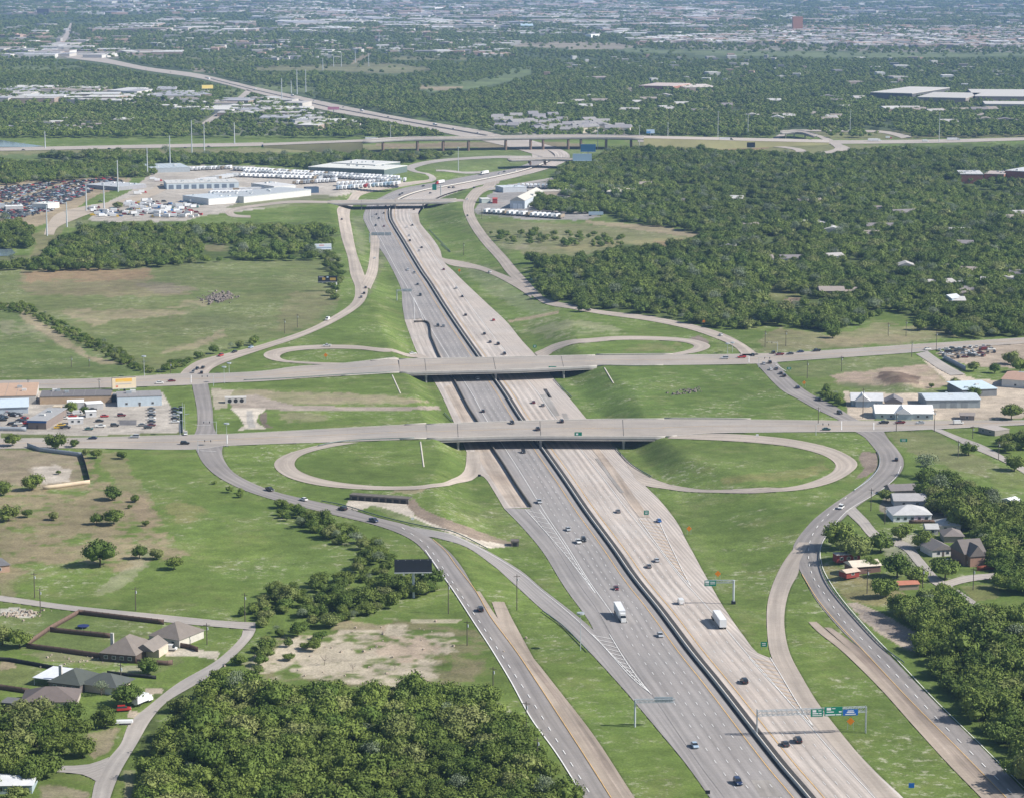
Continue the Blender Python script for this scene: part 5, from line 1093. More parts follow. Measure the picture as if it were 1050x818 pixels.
zone('on the left frontage road above the upper avenue', Z(260,270,[(295,225,'white',V_),(447,98,'dark grey',C_),(441,120,'black',C_),(430,135,'grey',C_)]) + Z(260,130,[(352,370,'black',C_)]) + Z(0,270,[(1000,336,'pale blue',C_),(935,354,'black',C_),(880,369,'red',S_)]), 'vehicles on the left frontage road')
zone('queueing at the upper left junction', Z(0,270,[(786,421,'black',C_),(770,434,'grey',C_),(810,417,'dark grey',C_),(804,437,'black',C_)]), 'cars queueing at the left junction')
zone('on the upper left loop ramp', Z(260,270,[(293,330,'white',K_),(635,361,'white',C_)]), 'vehicles on the upper left loop')
zone('on the upper avenue left of the junction', Z(0,270,[(637,478,'white',C_),(685,470,'maroon',C_)]), 'vehicles on the upper avenue')
zone('on the upper avenue by the right loop', Z(520,270,[(867,380,'silver',S_),(935,376,'red',K_),(980,367,'black',C_)]), 'vehicles on the upper avenue')
zone('on the upper avenue right of the right junction', Z(780,270,[(50,358,'black',S_),(75,365,'maroon',K_),(117,362,'dark grey',C_),(158,354,'dark blue',C_),(222,350,'black',K_),(665,343,'white',C_)]), 'vehicles on the upper avenue')
zone('queueing on the road joining the avenues', Z(780,270,[(12,401,'silver',C_),(36,397,'black',S_),(40,424,'white',C_),(62,422,'dark grey',C_),(80,440,'black',C_),(93,450,'black',S_)]), 'cars queueing at the right junction')
zone('on the right road joining the two avenues', Z(780,270,[(147,496,'dark blue',C_),(228,543,'dark blue',C_)]) + Z(780,400,[(315,92,'black',S_)]), 'vehicles joining the avenues')
zone('on the lower avenue at right', Z(780,400,[(490,131,'black',K_),(555,131,'maroon',K_),(637,131,'silver',C_),(788,133,'white',V_),(262,157,'green',C_)]), 'vehicles on the right part of the lower avenue')
zone('on the upper right frontage road', Z(520,270,[(323,187,'dark grey',C_),(852,287,'white',C_)]) + Z(260,130,[(852,290,'white',C_),(853,355,'dark grey',C_)]) + Z(260,270,[(942,36,'white',C_)]), 'vehicles on the upper right frontage road')
zone('on the lower right frontage road', Z(780,400,[(541,278,'black',C_),(320,470,'white',S_)]), 'vehicles on the lower right frontage road')
zone('on the lower avenue at left', Z(0,400,[(370,192,'dark blue',C_),(537,187,'silver',S_),(738,213,'black',S_),(740,175,'white',C_)]), 'vehicles on the left part of the lower avenue')
zone('parked in the left column of the fenced lot', [(155.5, 419.5 + 3.3 * i, c, C_) for i, c in enumerate(('grey','silver','black','white','dark grey','maroon'))], 'cars in the left lot column', parked=.05)
zone('parked in the right column of the fenced lot', [(179.5, 419.5 + 3.3 * i, c, C_) for i, c in enumerate(('dark grey','black','silver','black','white'))], 'cars in the right lot column', parked=.05)
zone('parked on the open pavement of the left lot', Z(0,400,[(485,102,'maroon',S_),(417,105,'red',C_),(397,124,'black',C_),(400,145,'white',K_),(458,142,'dark grey',S_),(568,140,'grey',C_),(355,156,'green',C_),(370,78,'black',C_),(385,62,'white',C_),(590,150,'dark grey',C_)]), 'cars parked in the left lot', parked=.2)
zone('in the salvage lot beside the blue fronted shed', Z(0,400,[(204,110,'white',K_),(207,128,'black',C_),(240,104,'black',C_),(255,112,'white',C_),(280,97,'silver',C_),(290,105,'red',C_),(262,150,'dark grey',K_),(300,120,'white',C_),(245,140,'yellow',C_),(232,150,'yellow',C_),(310,95,'white',V_)]), 'vehicles in the salvage lot', parked=.15)
zone('parked among the houses at right', Z(780,400,[(600,382,'dark grey',C_),(645,392,'white',C_),(768,467,'silver',C_),(685,482,'white',K_)]) + [(979,577,'red',C_),(922,543,'maroon',C_),(972,576,'silver',C_)], 'cars parked by the right houses', parked=.4)
zone('parked by the house below the fenced gardens', [(174,666,'white',V_),(112,707.5,'dark grey',C_)], 'vehicles parked by the lower left houses', parked=-.1)
zone('parked beside the narrow street across from the wood', [(146,721,'white','box truck')], 'vehicles parked by the lower left houses', parked=1.05)
zone('parked behind the white box truck', [(127,728,'red',S_)], 'vehicles parked by the lower left houses', parked=.2)
# packed vehicle lot at right
lot = []
for i in range(34):
    u = (i % 9) / 8.; v = (i // 9) / 3.; px = 964 + 50 * u + 7 * v + random.uniform(-1, 1); py = 359.5 + 8.5 * v - 3.5 * u + random.uniform(-.4, .4)
    lot.append((px, py, random.choice(['white','white','black','dark grey','maroon','silver','grey','tan']), random.choice([C_, C_, K_, S_, V_])))
for px, py, c, k in lot:
    x, y, z, _ = onroad(px, py); put_vehicle(x, y, z - .1, random.uniform(-.3, .3) + (1.2 if random.random() < .4 else 0), k, c, f'{c} {"tall car" if k == S_ else k} in the packed vehicle lot at the right edge', f'{c} {k}s in the packed right lot')
# wrecked cars along the left edge of the lower avenue
for i in range(26):
    px, py = random.uniform(0, 27), random.uniform(423.5, 437.5); x, y, z, _ = onroad(px, py); c = random.choice(['black','dark grey','white','red','silver','dark grey'])
    put_vehicle(x, y, z - .15, random.uniform(0, 3), C_, c, f'{c} wrecked car piled in the yard at the left edge', f'{c} wrecks in the left yard')
# scrap yard at upper left: the nearest cars one by one, the rest as one mass
YARD = [([(0,192),(60,187),(112,183),(128,185),(120,191),(95,196),(78,205),(60,211),(20,208),(0,205)], 1150), ([(0,206),(30,210),(60,212),(52,218),(20,224),(0,226)], 330)]
yc = []
for poly, n in YARD:
    k = 0
    p = np.array(poly); 
    while k < n:
        a = random.uniform(p[:, 0].min(), p[:, 0].max()); b = random.uniform(p[:, 1].min(), p[:, 1].max())
        if pip(np.array([a]), np.array([b]), poly)[0] and not (abs((a - 10) * .28 + (b - 207)) < 1.1 and False) and not (abs(b - (210 - (a) * .33)) < 1.0 and a < 75): yc.append((a, b)); k += 1
yc.sort(key=lambda t: -t[1])
COLS = ['white','dark grey','black','dark grey','dark blue','silver','maroon','grey','red','tan','dark grey','pale blue','black']
mass = MB(); massm = [paint(c) for c in COLS] + [GLASS]
for i, (a, b) in enumerate(yc):
    q = plane(a, b); ang = random.choice([.1, .1, 1.6]) + random.uniform(-.2, .2); c = random.randrange(len(COLS))
    if i < 110: put_vehicle(q[0], q[1], .02, ang, C_, COLS[c], f'{COLS[c]} scrapped car at the near side of the crowded scrap yard', f'{COLS[c]} cars in the scrap yard', small=True)
    else:
        M = Matrix.Translation((q[0], q[1], .02)) @ Matrix.Rotation(ang, 4, 'Z'); mass.box(-2.3, 2.3, -.9, .9, .3, 1.0, c, M=M); mass.box(-1.6, .8, -.8, .8, 1.0, 1.42, 13 if random.random() < .5 else c, taper=.25, M=M)
tag(mass.build('scrapped_cars', massm), 'hundreds of scrapped cars packed in the yard at upper left', None, None, 'stuff')
# white semi-trailers
def trailer_parts(c):
    key = ('tr', c)
    if key not in PROTO:
        t = MB().box(-7, 7, -1.28, 1.28, 1.15, 4.05); u = MB(); u.box(-6.9, 6.9, -.5, .5, .85, 1.14); u.box(-6.6, -4.4, -1.2, 1.2, .1, 1.1); u.box(4.2, 4.6, -1, -.7, 0, 1.1); u.box(4.2, 4.6, .7, 1, 0, 1.1)
        PROTO[key] = [('cargo_box', t.mesh('cargo_box', TRAILW if c == 'white' else paint(c))), ('running_gear', u.mesh('running_gear', DKAS))]
    return PROTO[key]
def trailer(px, py, ang, c, label, group):
    q = plane(px, py); root = empty('semi_trailer', (q[0], q[1], .05), ang, label, 'trailer', group)
    for nm, me in trailer_parts(c): o = bpy.data.objects.new(nm, me); COL.objects.link(o); o.parent = root
def row(p, q, n, ang, lab, grp, cols=('white','white','white','white','silver','white','tan'), jit=.35):
    for i in range(n):
        t = (i + .5) / n; trailer(p[0] + (q[0] - p[0]) * t + random.uniform(-jit, jit), p[1] + (q[1] - p[1]) * t + random.uniform(-.08, .08), ang + random.uniform(-.03, .03), random.choice(cols), lab, grp)
row((240,174.8), (410,184.5), 46, 1.45, 'white semi-trailer in the long back row of the truck yard', 'trailers in the long back row')
row((162,176.5), (238,173.5), 20, 1.5, 'white semi-trailer in the left back row of the truck yard', 'trailers in the left back row')
row((345,191), (417,186.5), 16, 1.5, 'white semi-trailer in the front row by the curved road', 'trailers in the front row', ('white','white','white','silver'))
row((205,187.5), (246,180.5), 14, .3, 'white semi-trailer standing in the middle of the truck yard', 'trailers mid yard')
row((246,181.5), (330,184.5), 18, 1.3, 'white semi-trailer in the second row of the truck yard', 'trailers in the second row')
row((497,218.5), (578,224.5), 17, 1.25, 'white semi-trailer in the row before the grey gabled warehouse', 'trailers before the warehouse')
row((530,192.5), (592,194.0), 15, 1.5, 'pale semi-trailer in the row behind the grey gabled warehouse', 'trailers behind the warehouse', ('silver','white'))
trailer(611, 221.8, .05, 'pale blue', 'pale blue semi-trailer parked alone by the yard edge', None)
row((250,177.6), (400,186.2), 42, 1.45, 'white semi-trailer in the third row of the truck yard', 'trailers in the third row', ('white','white','silver'))
row((300,189.5), (346,186.5), 12, 1.5, 'white semi-trailer beside the flat roofed office of the truck yard', 'trailers beside the office')
row((345,195), (410,189.8), 16, 1.4, 'semi-trailer in the mixed row next to the curved road', 'mixed trailers by the curved road', ('white','white','red','pale blue','white'))
row((215,200), (262,199), 12, 1.4, 'white semi-trailer in the row before the left white warehouse', 'trailers before the left white warehouse')
row((155,174.2), (176,173.5), 6, 1.5, 'white semi-trailer behind the grey shed at the back of the truck yard', 'trailers behind the grey shed')
row((222,197.5), (300,195), 12, .1, 'white semi-trailer in front of the long service building', 'trailers before the service building')
yard2 = [(random.uniform(93, 208), random.uniform(207, 223.5)) for _ in range(175)]
for a, b in yard2:
    if b < 214 and a < 120: continue
    c = random.choice(['white','white','red','maroon','white','silver','green','blue','dark grey','yellow']); k = random.choice(['box truck', K_, V_, C_, 'box truck']); q = plane(a, b)
    put_vehicle(q[0], q[1], .05, random.choice([.1, .1, .5, 2.8]), k, c, f'{c} {k} in the crowded used truck yard', f'{c} {k}s in the used truck yard', small=True)
for a, b, c in ((157,185,'white'),(162,186.5,'red'),(141,200,'white'),(146,198.5,'red')):
    q = plane(a, b); put_vehicle(q[0], q[1], .05, .3, 'box truck', c, f'{c} truck on the open paving near x of the truck yard'.replace(' near x', ''), f'{c} trucks on the open yard paving', small=True)
for i, (a, b, c) in enumerate(((103,207.8,'black'),(166,191,'dark blue'),(190,152.6,'black'),(112,153.4,'dark grey'),(24,154.6,'black'),(214,151.2,'black'))):
    q = plane(a, b); put_vehicle(q[0], q[1], .4, 0, C_, c, ['black car alone on the dusty yard road','dark blue car by the service building','black car on the far road above the truck yard','dark grey car on the far road above the scrap yard','black car on the far road near the left edge','black car on the far road nearest the elevated part'][i], None, small=True)
# traffic on the elevated highway and far freeway
def highway(px, py, z, k, c, lab, grp='vehicles on the elevated highway', a=.05):
    q = plane(px, py, z); put_vehicle(q[0], q[1], z, a, k, c, lab, grp, small=True)
highway(382,144.2,11.2,'semi truck','white','white semi truck at the left end of the elevated highway')
for px, py, k, c, w in ((437,141.9,C_,'black','second from the left'),(410,143,C_,'dark grey','nearest the semi truck'),(500,141.3,C_,'black','just left of its middle piers'),(560,140.6,C_,'white','right of its middle piers')):
    highway(px, py, 11.2, k, c, f'{c} {k} on the elevated highway, {w}')
for px, py, k, c, w in ((897,145.4,'semi truck','white','white semi truck on the far highway among the right ramps'),(978,144.6,'semi truck','silver','silver semi truck on the far highway at the right'),(745,144.6,'semi truck','dark grey','dark semi truck on the far highway above the brown bank'),(949,146,'box truck','white','white box truck by the exit of the far highway'),(911,142.6,'box truck','red','red truck by the far ramps')):
    highway(px, py, .5 if px > 850 else 8.2, k, c, w, None)
k = 0
for px, py in ((300,99),(322,104),(352,110.5),(371,114.5),(398,120.5),(412,124.8),(446,129),(465,132.5),(236,86.5),(214,81.5),(175,74.5),(150,71.6),(262,93.2),(490,137)):
    highway(px, py, .5, C_ if k % 3 else 'box truck', ['black','white','dark grey','silver'][k % 4], f'{["black","white","dark grey","silver"][k%4]} {"car" if k % 3 else "box truck"} on the far freeway curving to the upper left', f'far freeway traffic {["black","white","dark grey","silver"][k%4]} {"car" if k % 3 else "truck"}', -.9); k += 1
print('VEHICLES', NV[0])
# ================================================================= buildings
def bmat(kind, c, **k): return mat(f'{kind}_{int(c[0]*100)}_{int(c[1]*100)}_{int(c[2]*100)}', c, .85, noise=.1, scale=.5, **k)
WIN = mat('window_glass', (.05, .06, .07), .15, spec=.6); FRAME = mat('window_frame', (.6, .6, .58), .6); DOORM = mat('door_paint', (.12, .10, .09), .6)
def add_windows(root, w, h, n, near, y=0., zb=.9, side=None):
    for i in range(n):
        cx = w * (i + .7) / (n + .4)
        f = MB().box(cx - .75, cx + .75, y - .07, y + .02, zb, zb + 1.3).build('window', FRAME, root)
        MB().box(cx - .62, cx + .62, y - .10, y - .072, zb + .12, zb + 1.18).build('pane', WIN, f)
def roof_mesh(kind, w, d, h, rh, ov=.5):
    m = MB(); x0, x1, y0, y1 = -ov, w + ov, -ov, d + ov
    if kind == 'flat':
        m.box(x0 + ov - .15, x1 - ov + .15, y0 + ov - .15, y1 - ov + .15, h + .003, h + rh)
    elif kind == 'gablex':      # ridge along x
        yc = (y0 + y1) / 2; m.add([(x0,y0,h-.05),(x1,y0,h-.05),(x1,y1,h-.05),(x0,y1,h-.05),(x0,yc,h+rh),(x1,yc,h+rh)], [(0,1,5,4),(2,3,4,5),(1,2,5),(3,0,4),(0,3,2,1)])
    elif kind == 'gabley':
        xc = (x0 + x1) / 2; m.add([(x0,y0,h-.05),(x1,y0,h-.05),(x1,y1,h-.05),(x0,y1,h-.05),(xc,y0,h+rh),(xc,y1,h+rh)], [(0,4,5,3),(1,2,5,4),(0,1,4),(2,3,5),(0,3,2,1)])
    elif kind == 'hip':
        s = min(w, d) / 2 + ov
        if w >= d: a, b = (x0 + s, (y0+y1)/2), (x1 - s, (y0+y1)/2)
        else: a, b = ((x0+x1)/2, y0 + s), ((x0+x1)/2, y1 - s)
        if w >= d: fs = [(0,1,5,4),(1,2,5),(2,3,4,5),(3,0,4),(0,3,2,1)]
        else: fs = [(0,1,4),(1,2,5,4),(2,3,5),(3,0,4,5),(0,3,2,1)]
        m.add([(x0,y0,h-.05),(x1,y0,h-.05),(x1,y1,h-.05),(x0,y1,h-.05),(a[0],a[1],h+rh),(b[0],b[1],h+rh)], fs)
    elif kind == 'shed':
        m.add([(x0,y0,h+.02),(x1,y0,h+.02),(x1,y1,h+rh),(x0,y1,h+rh),(x0,y0,h+.25),(x1,y0,h+.25),(x1,y1,h+rh+.25),(x0,y1,h+rh+.25)], [(0,3,2,1),(4,5,6,7),(0,1,5,4),(1,2,6,5),(2,3,7,6),(3,0,4,7)])
    return m
BRICK = (.22,.12,.085)
def building(name, label, p, q, d, h, roof, rh, wc, rc, nwin=0, door=False, cat='building', group=None, chimney=False, extra=None, z=0., one=False):
    a = plane(*p); b = plane(*q); v = b - a; w = float(np.hypot(*v)); ang = math.atan2(v[1], v[0])
    root = empty(name, (a[0], a[1], z), ang, label, cat, group)
    MB().box(0, w, 0, d, -.2, h).build('wall', bmat('wall', wc), root)
    r = roof_mesh(roof, w, d, h, rh).build('roof', bmat('roof', rc), root)
    if chimney: MB().box(w * .12, w * .12 + 1.1, d * .3, d * .3 + .8, h * .6, h + rh + 1.2).build('chimney', bmat('wall', (.5,.48,.45)), r)
    if nwin: add_windows(root, w, h, nwin, True)
    if w * d > 180 and p[1] > 160 and roof != 'hip' and cat != 'house':
        for k in range(min(7, 2 + int(w * d / 500))):
            x, y = random.uniform(.1, .85) * w, random.uniform(.12, .85) * d; e = random.uniform(.8, 2.2); zz = h + rh * (1 if roof == 'flat' else (y / d if roof == 'shed' else .25))
            MB().box(x, x + e * 1.4, y, y + e, zz - .3, zz + .5 + e * .4).build('roof_unit', FRAME if k % 2 else STEEL, r)
        if roof in ('gablex', 'shed', 'flat'):
            m = MB()
            for k in range(1, int(w / 6)):
                if roof == 'flat': m.box(k * 6 - .08, k * 6 + .08, 0, d, h + rh + .002, h + rh + .06)
            if m.v: m.build('roof_seams', GIRD, r)
    if door:
        x = w * .5; dd = MB().box(x - .5, x + .5, -.06, .02, 0, 2.1).build('door', DOORM, root); MB().box(x + .3, x + .4, -.12, -.063, .95, 1.05).build('handle', STEEL, dd)
    return root, w
B = building
# lower left houses
r, w = B('house', 'brown hip roofed brick house beside the fenced gardens, lower left', (103,677), (139,680), 17, 3, 'hip', 4.6, (.10,.075,.065), (.19,.165,.145), 4, True, 'house', chimney=True)
MB().box(w - .2, w + 5, 9, 17, -.1, 3).build('wall', bmat('wall', (.55,.47,.38)), r); 
x = roof_mesh('gabley', 7, 12, 3, 2.6).build('roof', bmat('roof', (.21,.185,.165)), r); x.location = (w - 3, 6, 0)
B('house', 'brown hip roofed house with a white end wall, right of the brick one', (153,659), (184,664), 15, 3, 'hip', 4.2, (.52,.49,.44), (.19,.165,.145), 3, True, 'house')
r, w = B('house', 'long green hip roofed house with a pale garage end', (50,707), (82,711), 14, 3, 'hip', 3.4, (.14,.12,.11), (.075,.085,.075), 3, True, 'house', chimney=True)
x = MB().box(w + .01, w + 12, 3, 13, -.1, 2.8).build('wall', bmat('wall', (.55,.47,.36)), r); x = roof_mesh('hip', 14, 11.5, 2.8, 3.0).build('roof', bmat('roof', (.085,.095,.088)), r); x.location = (w - 1.2, 2.5, 0)
MB().box(w + 8, w + 10.8, 2.9, 2.99, 0, 2.3).build('garage_door', FRAME, r)
x = roof_mesh('shed', 10, 13, 2.5, .4, .2).build('patio_roof', bmat('roof', (.62,.64,.68)), r); x.location = (-8, 3, 0)
for xx in (-7.7, 1): 
    MB().tube((xx, 3.2, 0), (xx, 3.2, 2.5), .1, n=6).build('post', FRAME, r)
B('house', 'brown roofed house half hidden by trees below the green roofed one', (22,728), (78,727), 14, 2.8, 'hip', 3.2, (.45,.40,.35), (.15,.125,.115), 3, False, 'house')
B('house', 'small pale blue house with a low white roof at the bottom left corner', (-8,814), (33,813.5), 11, 2.8, 'gablex', 1.2, (.33,.40,.43), (.60,.61,.62), 3, True, 'house')
B('house', 'grey roofed brick house cut by the left edge', (-25,590), (10,586), 12, 3, 'hip', 3, (.40,.27,.2), (.13,.13,.135), 2, False, 'house')
B('garden_shed', 'small grey carport beside the brown roofed house at the left edge', (0,727), (12,728), 6, 2.3, 'flat', .2, (.1,.1,.1), (.14,.14,.14), cat='shed')
# left commercial strip
B('workshop', 'long low building with dark roof clutter behind the salvage lot', (41,414.5), (114,413), 20, 4, 'flat', .4, (.45,.33,.22), (.16,.15,.15), 0)
B('warehouse', 'tan roofed warehouse at the left edge between the avenues', (-40,416), (37,414), 42, 4.5, 'flat', .4, (.45,.43,.40), (.45,.31,.22), 0)
B('canopy_building', 'pale blue sheet metal shed in front of the tan roofed warehouse', (-30,425.5), (29,423.5), 22, 3.4, 'shed', .8, (.42,.47,.52), (.50,.58,.64), 0)
r, w = B('workshop', 'grey metal shed with a blue front band by the lower avenue', (29,439.5), (47.5,440), 34, 4.4, 'shed', .5, (.22,.18,.16), (.33,.33,.33), 0, True)
MB().box(-.4, w + .4, -.75, -.55, 3.5, 4.5).build('fascia', mat('blue_fascia', (.03,.10,.28), .5), r)
B('shop', 'white and pale blue block with a grey flat roof below the orange billboard', (120.5,417), (166,415.5), 17, 5.2, 'flat', .4, (.52,.60,.66), (.26,.25,.25), 3, True)
B('canopy_building', 'white metal canopy next to the dark round tree', (69,420), (86,419.5), 9, 3.6, 'flat', .3, (.5,.5,.5), (.75,.75,.75), 0)
B('canopy_building', 'second white canopy right of the salvage lot tree', (89,420.5), (106,419.5), 8, 3.2, 'flat', .3, (.45,.45,.45), (.74,.74,.74), 0)
B('portable_office', 'long white cabin in the salvage lot', (70,435), (85.5,434.5), 4, 2.9, 'flat', .2, (.6,.6,.6), (.76,.76,.76), 2, cat='cabin')
B('portable_office', 'small white cabin in the lot beside the avenue', (88,427.8), (99,427.3), 5, 2.9, 'flat', .2, (.6,.6,.6), (.74,.74,.72), 1, cat='cabin')
B('canopy_building', 'tan roofed lean-to between the shed and the tree', (54,423), (62,423), 6, 3, 'flat', .2, (.35,.28,.2), (.52,.44,.33), 0, cat='shed')
B('transformer_box', 'small dark flat roofed block next to the white shop', (114.5,412), (119.5,412), 6, 3.4, 'flat', .2, (.06,.08,.10), (.10,.12,.14), 0, cat='shed')
# right commercial
r, w = B('shop', 'long white roofed shop with a front gable by the lower avenue', (898,429.5), (957,430), 18, 3.2, 'gablex', 3.2, (.45,.50,.52), (.74,.74,.73), 6, True)
x = roof_mesh('gabley', 9, 9, 3.2, 3.4, .4).build('front_gable', bmat('roof', (.66,.66,.66)), r); x.location = (w * .32, -2.0, 0)
MB().box(w * .32 + .1, w * .32 + 8.9, -1.9, -.01, 0, 3.1).build('porch', bmat('wall', (.40,.46,.50)), r)
r, w = B('house', 'blue grey house with two gables behind the white roofed shop', (873,416.5), (905,417), 13, 3.4, 'gablex', 3.2, (.30,.37,.43), (.55,.55,.56), 3, True, 'house')
x = roof_mesh('gabley', 8, 10, 3.4, 3.4, .4).build('front_gable', bmat('roof', (.6,.6,.6)), r); x.location = (2, -2.2, 0); MB().box(2.1, 9.9, -2.1, -.01, 0, 3.4).build('porch', bmat('wall', (.28,.35,.42)), r)
B('house', 'dark roofed small house beside the blue grey one', (907,417.5), (925,418), 12, 3, 'gabley', 2.6, (.25,.23,.22), (.17,.16,.17), 1, False, 'house')
r, w = B('warehouse', 'long blue grey metal warehouse in the gravel yard', (950,418.5), (1005,418), 22, 4.6, 'gablex', 1.6, (.30,.34,.36), (.47,.52,.56), 0, True)
for k in range(3): MB().box(w * (.25 + .2 * k), w * (.25 + .2 * k) + 3.5, -.08, .02, 0, 3.4).build('roller_door', bmat('wall', (.22,.25,.27)), r)
B('warehouse', 'small shed with a pale blue sloping roof behind the grey warehouse', (987,407.5), (1022,406), 22, 4.2, 'shed', .9, (.20,.21,.22), (.50,.60,.66), 0, True)
B('warehouse', 'white and rust roofed warehouse cut by the right edge', (1027,396.5), (1075,400), 30, 4.6, 'gablex', 2, (.60,.60,.58), (.38,.25,.19), 2, True)
B('stone_shed', 'small stone shed at the avenue side of the gravel yard', (984,430.5), (999,431), 8, 2.6, 'gablex', 1, (.25,.21,.19), (.26,.23,.21), 1, False, 'shed')
B('house', 'low flat house by the side street at the right edge', (1003,443), (1020,447), 10, 2.6, 'flat', .3, (.30,.27,.24), (.38,.34,.31), 2, False, 'house')
# right houses
r, w = B('house', 'white house with a grey white hip roof and red porch beside the frontage road', (916,535), (955,534.5), 15, 3.2, 'hip', 3.0, (.72,.73,.76), (.47,.47,.47), 5, True, 'house')
MB().box(w * .55, w * .78, -1.6, -.01, 0, .9).build('porch', mat('red_porch', (.28,.07,.05), .8), r)
B('house', 'grey roofed house directly behind the white one', (917,519.5), (950,519.5), 12, 2.9, 'gablex', 2.2, (.40,.42,.44), (.36,.35,.35), 2, False, 'house')
B('house', 'dark shingled low house at the back of the white house row', (914,509), (940,508), 10, 2.8, 'gablex', 2, (.3,.29,.28), (.20,.18,.18), 0, False, 'house')
r, w = B('house', 'two storey brick house with steep front gable behind the red fence', (989,580), (1010,578.5), 13, 5, 'gablex', 4.6, (.24,.15,.115), (.165,.145,.135), 3, True, 'house')
x = roof_mesh('gabley', 6.5, 7, 4.4, 4.4, .3).build('front_gable', bmat('roof', (.18,.155,.145)), r); x.location = (1.2, -2.5, 0); MB().box(1.3, 7.6, -2.4, -.01, 0, 4.4).build('wall', bmat('wall', (.33,.20,.15)), r)
B('house', 'grey roofed house left of the two storey brick house', (956,571), (978,569.5), 12, 2.9, 'gabley', 2.5, (.62,.60,.58), (.21,.19,.18), 2, True, 'house')
B('house', 'pale roofed house below the dark hedge behind the white house', (963,545), (985,545), 11, 2.8, 'hip', 2, (.5,.48,.45), (.42,.41,.39), 2, False, 'house')
B('house', 'brown roofed house between the pale roofed and brick houses', (968,556), (988,556), 11, 2.8, 'hip', 2.2, (.35,.3,.27), (.20,.175,.165), 0, False, 'house')
B('house', 'pale roofed low house half hidden beside the tree by the brick house', (950,548), (962,548), 8, 2.6, 'gablex', 1.5, (.45,.44,.42), (.44,.44,.43), 1, False, 'house')
r, w = B('mobile_home', 'dark red trailer home with white roof patches by the frontage road', (858,576.5), (882,575), 4.5, 3, 'flat', .25, (.20,.035,.03), (.45,.42,.40), 3, True, 'trailer home')
B('canopy_building', 'cream metal canopy on the lawn below the red trailer home', (875,588), (903,586), 9, 2.8, 'gablex', 1.6, (.20,.12,.10), (.62,.55,.45), 0, False, 'canopy')
B('garden_shed', 'small cream roofed red shed left of the metal canopy', (868,592.5), (881,590.5), 5, 2.2, 'gablex', .9, (.26,.05,.04), (.55,.45,.36), 1, False, 'shed')
B('garden_shed', 'low shed with a salmon red roof above the lower right wood', (922,605), (942,604), 6, 2.3, 'gablex', .8, (.3,.25,.2), (.42,.17,.11), 0, False, 'shed')
B('garden_shed', 'small bright white shed at the right edge', (1027,518), (1038,520), 6, 2.8, 'gabley', 1, (.68,.68,.68), (.76,.77,.78), 0, True, 'shed')
B('house', 'grey roofed house at the right edge beside the bright white shed', (1043,525), (1075,530), 12, 3, 'hip', 2.5, (.5,.48,.46), (.23,.22,.22), 1, False, 'house')
B('house', 'pale blue two storey house standing among the trees at right', (965,313), (976,314.5), 10, 5.6, 'gabley', 2.4, (.42,.55,.62), (.50,.52,.54), 2, True, 'house')
# truck yard, upper left
SB = (.55,.62,.66)
r, w = B('service_building', 'long pale blue service building with a row of bays', (171,194.5), (245,193), 40, 6, 'flat', .6, SB, (.52,.52,.50), 0)
for k in range(9): MB().box(w * (.03 + .105 * k), w * (.03 + .105 * k) + 5, -.15, .02, 0, 4.6).build('bay_door', bmat('wall', (.16,.20,.26)), r)
B('office_building', 'white flat roofed office left of the curved overpass road', (281,197.5), (303,196), 45, 6, 'flat', .5, (.66,.66,.64), (.6,.6,.6), 4)
B('warehouse', 'long white warehouse beside the curved overpass road', (250,208.5), (319,200.8), 42, 6, 'flat', .6, (.60,.60,.58), (.42,.45,.47), 0)
B('warehouse', 'white walled warehouse left of the long white one', (214,210.5), (251,207.5), 45, 6, 'flat', .5, (.70,.70,.68), (.48,.53,.57), 0)
B('workshop', 'dark blue block behind the long white warehouse', (314,198.5), (327,198), 8, 6, 'flat', .2, (.06,.10,.16), (.1,.12,.16))
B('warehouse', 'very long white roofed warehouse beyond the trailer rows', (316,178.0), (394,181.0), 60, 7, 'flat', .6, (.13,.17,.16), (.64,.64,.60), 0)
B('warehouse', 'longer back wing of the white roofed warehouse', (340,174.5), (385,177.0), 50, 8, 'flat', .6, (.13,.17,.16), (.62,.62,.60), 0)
B('workshop', 'grey flat shed at the back left of the truck yard', (155,177.6), (195,176.5), 60, 5, 'flat', .4, (.38,.42,.45), (.40,.45,.48), 0)
B('workshop', 'low grey open shed near the tall mast of the yard', (121,196), (150,193), 50, 4, 'flat', .3, (.30,.30,.32), (.44,.46,.48), 0)
B('workshop', 'white block at the entrance of the scrap yard', (49,215), (61,213), 18, 5, 'flat', .3, (.70,.70,.66), (.66,.66,.62), 0)
B('workshop', 'long white roof at the front of the scrap yard', (6,216.5), (24,216), 14, 4, 'flat', .3, (.5,.5,.5), (.68,.68,.66), 0)
B('workshop', 'grey shed at the left edge of the scrap yard', (-12,215), (5,214), 14, 4, 'flat', .3, (.3,.33,.36), (.34,.38,.42), 0)
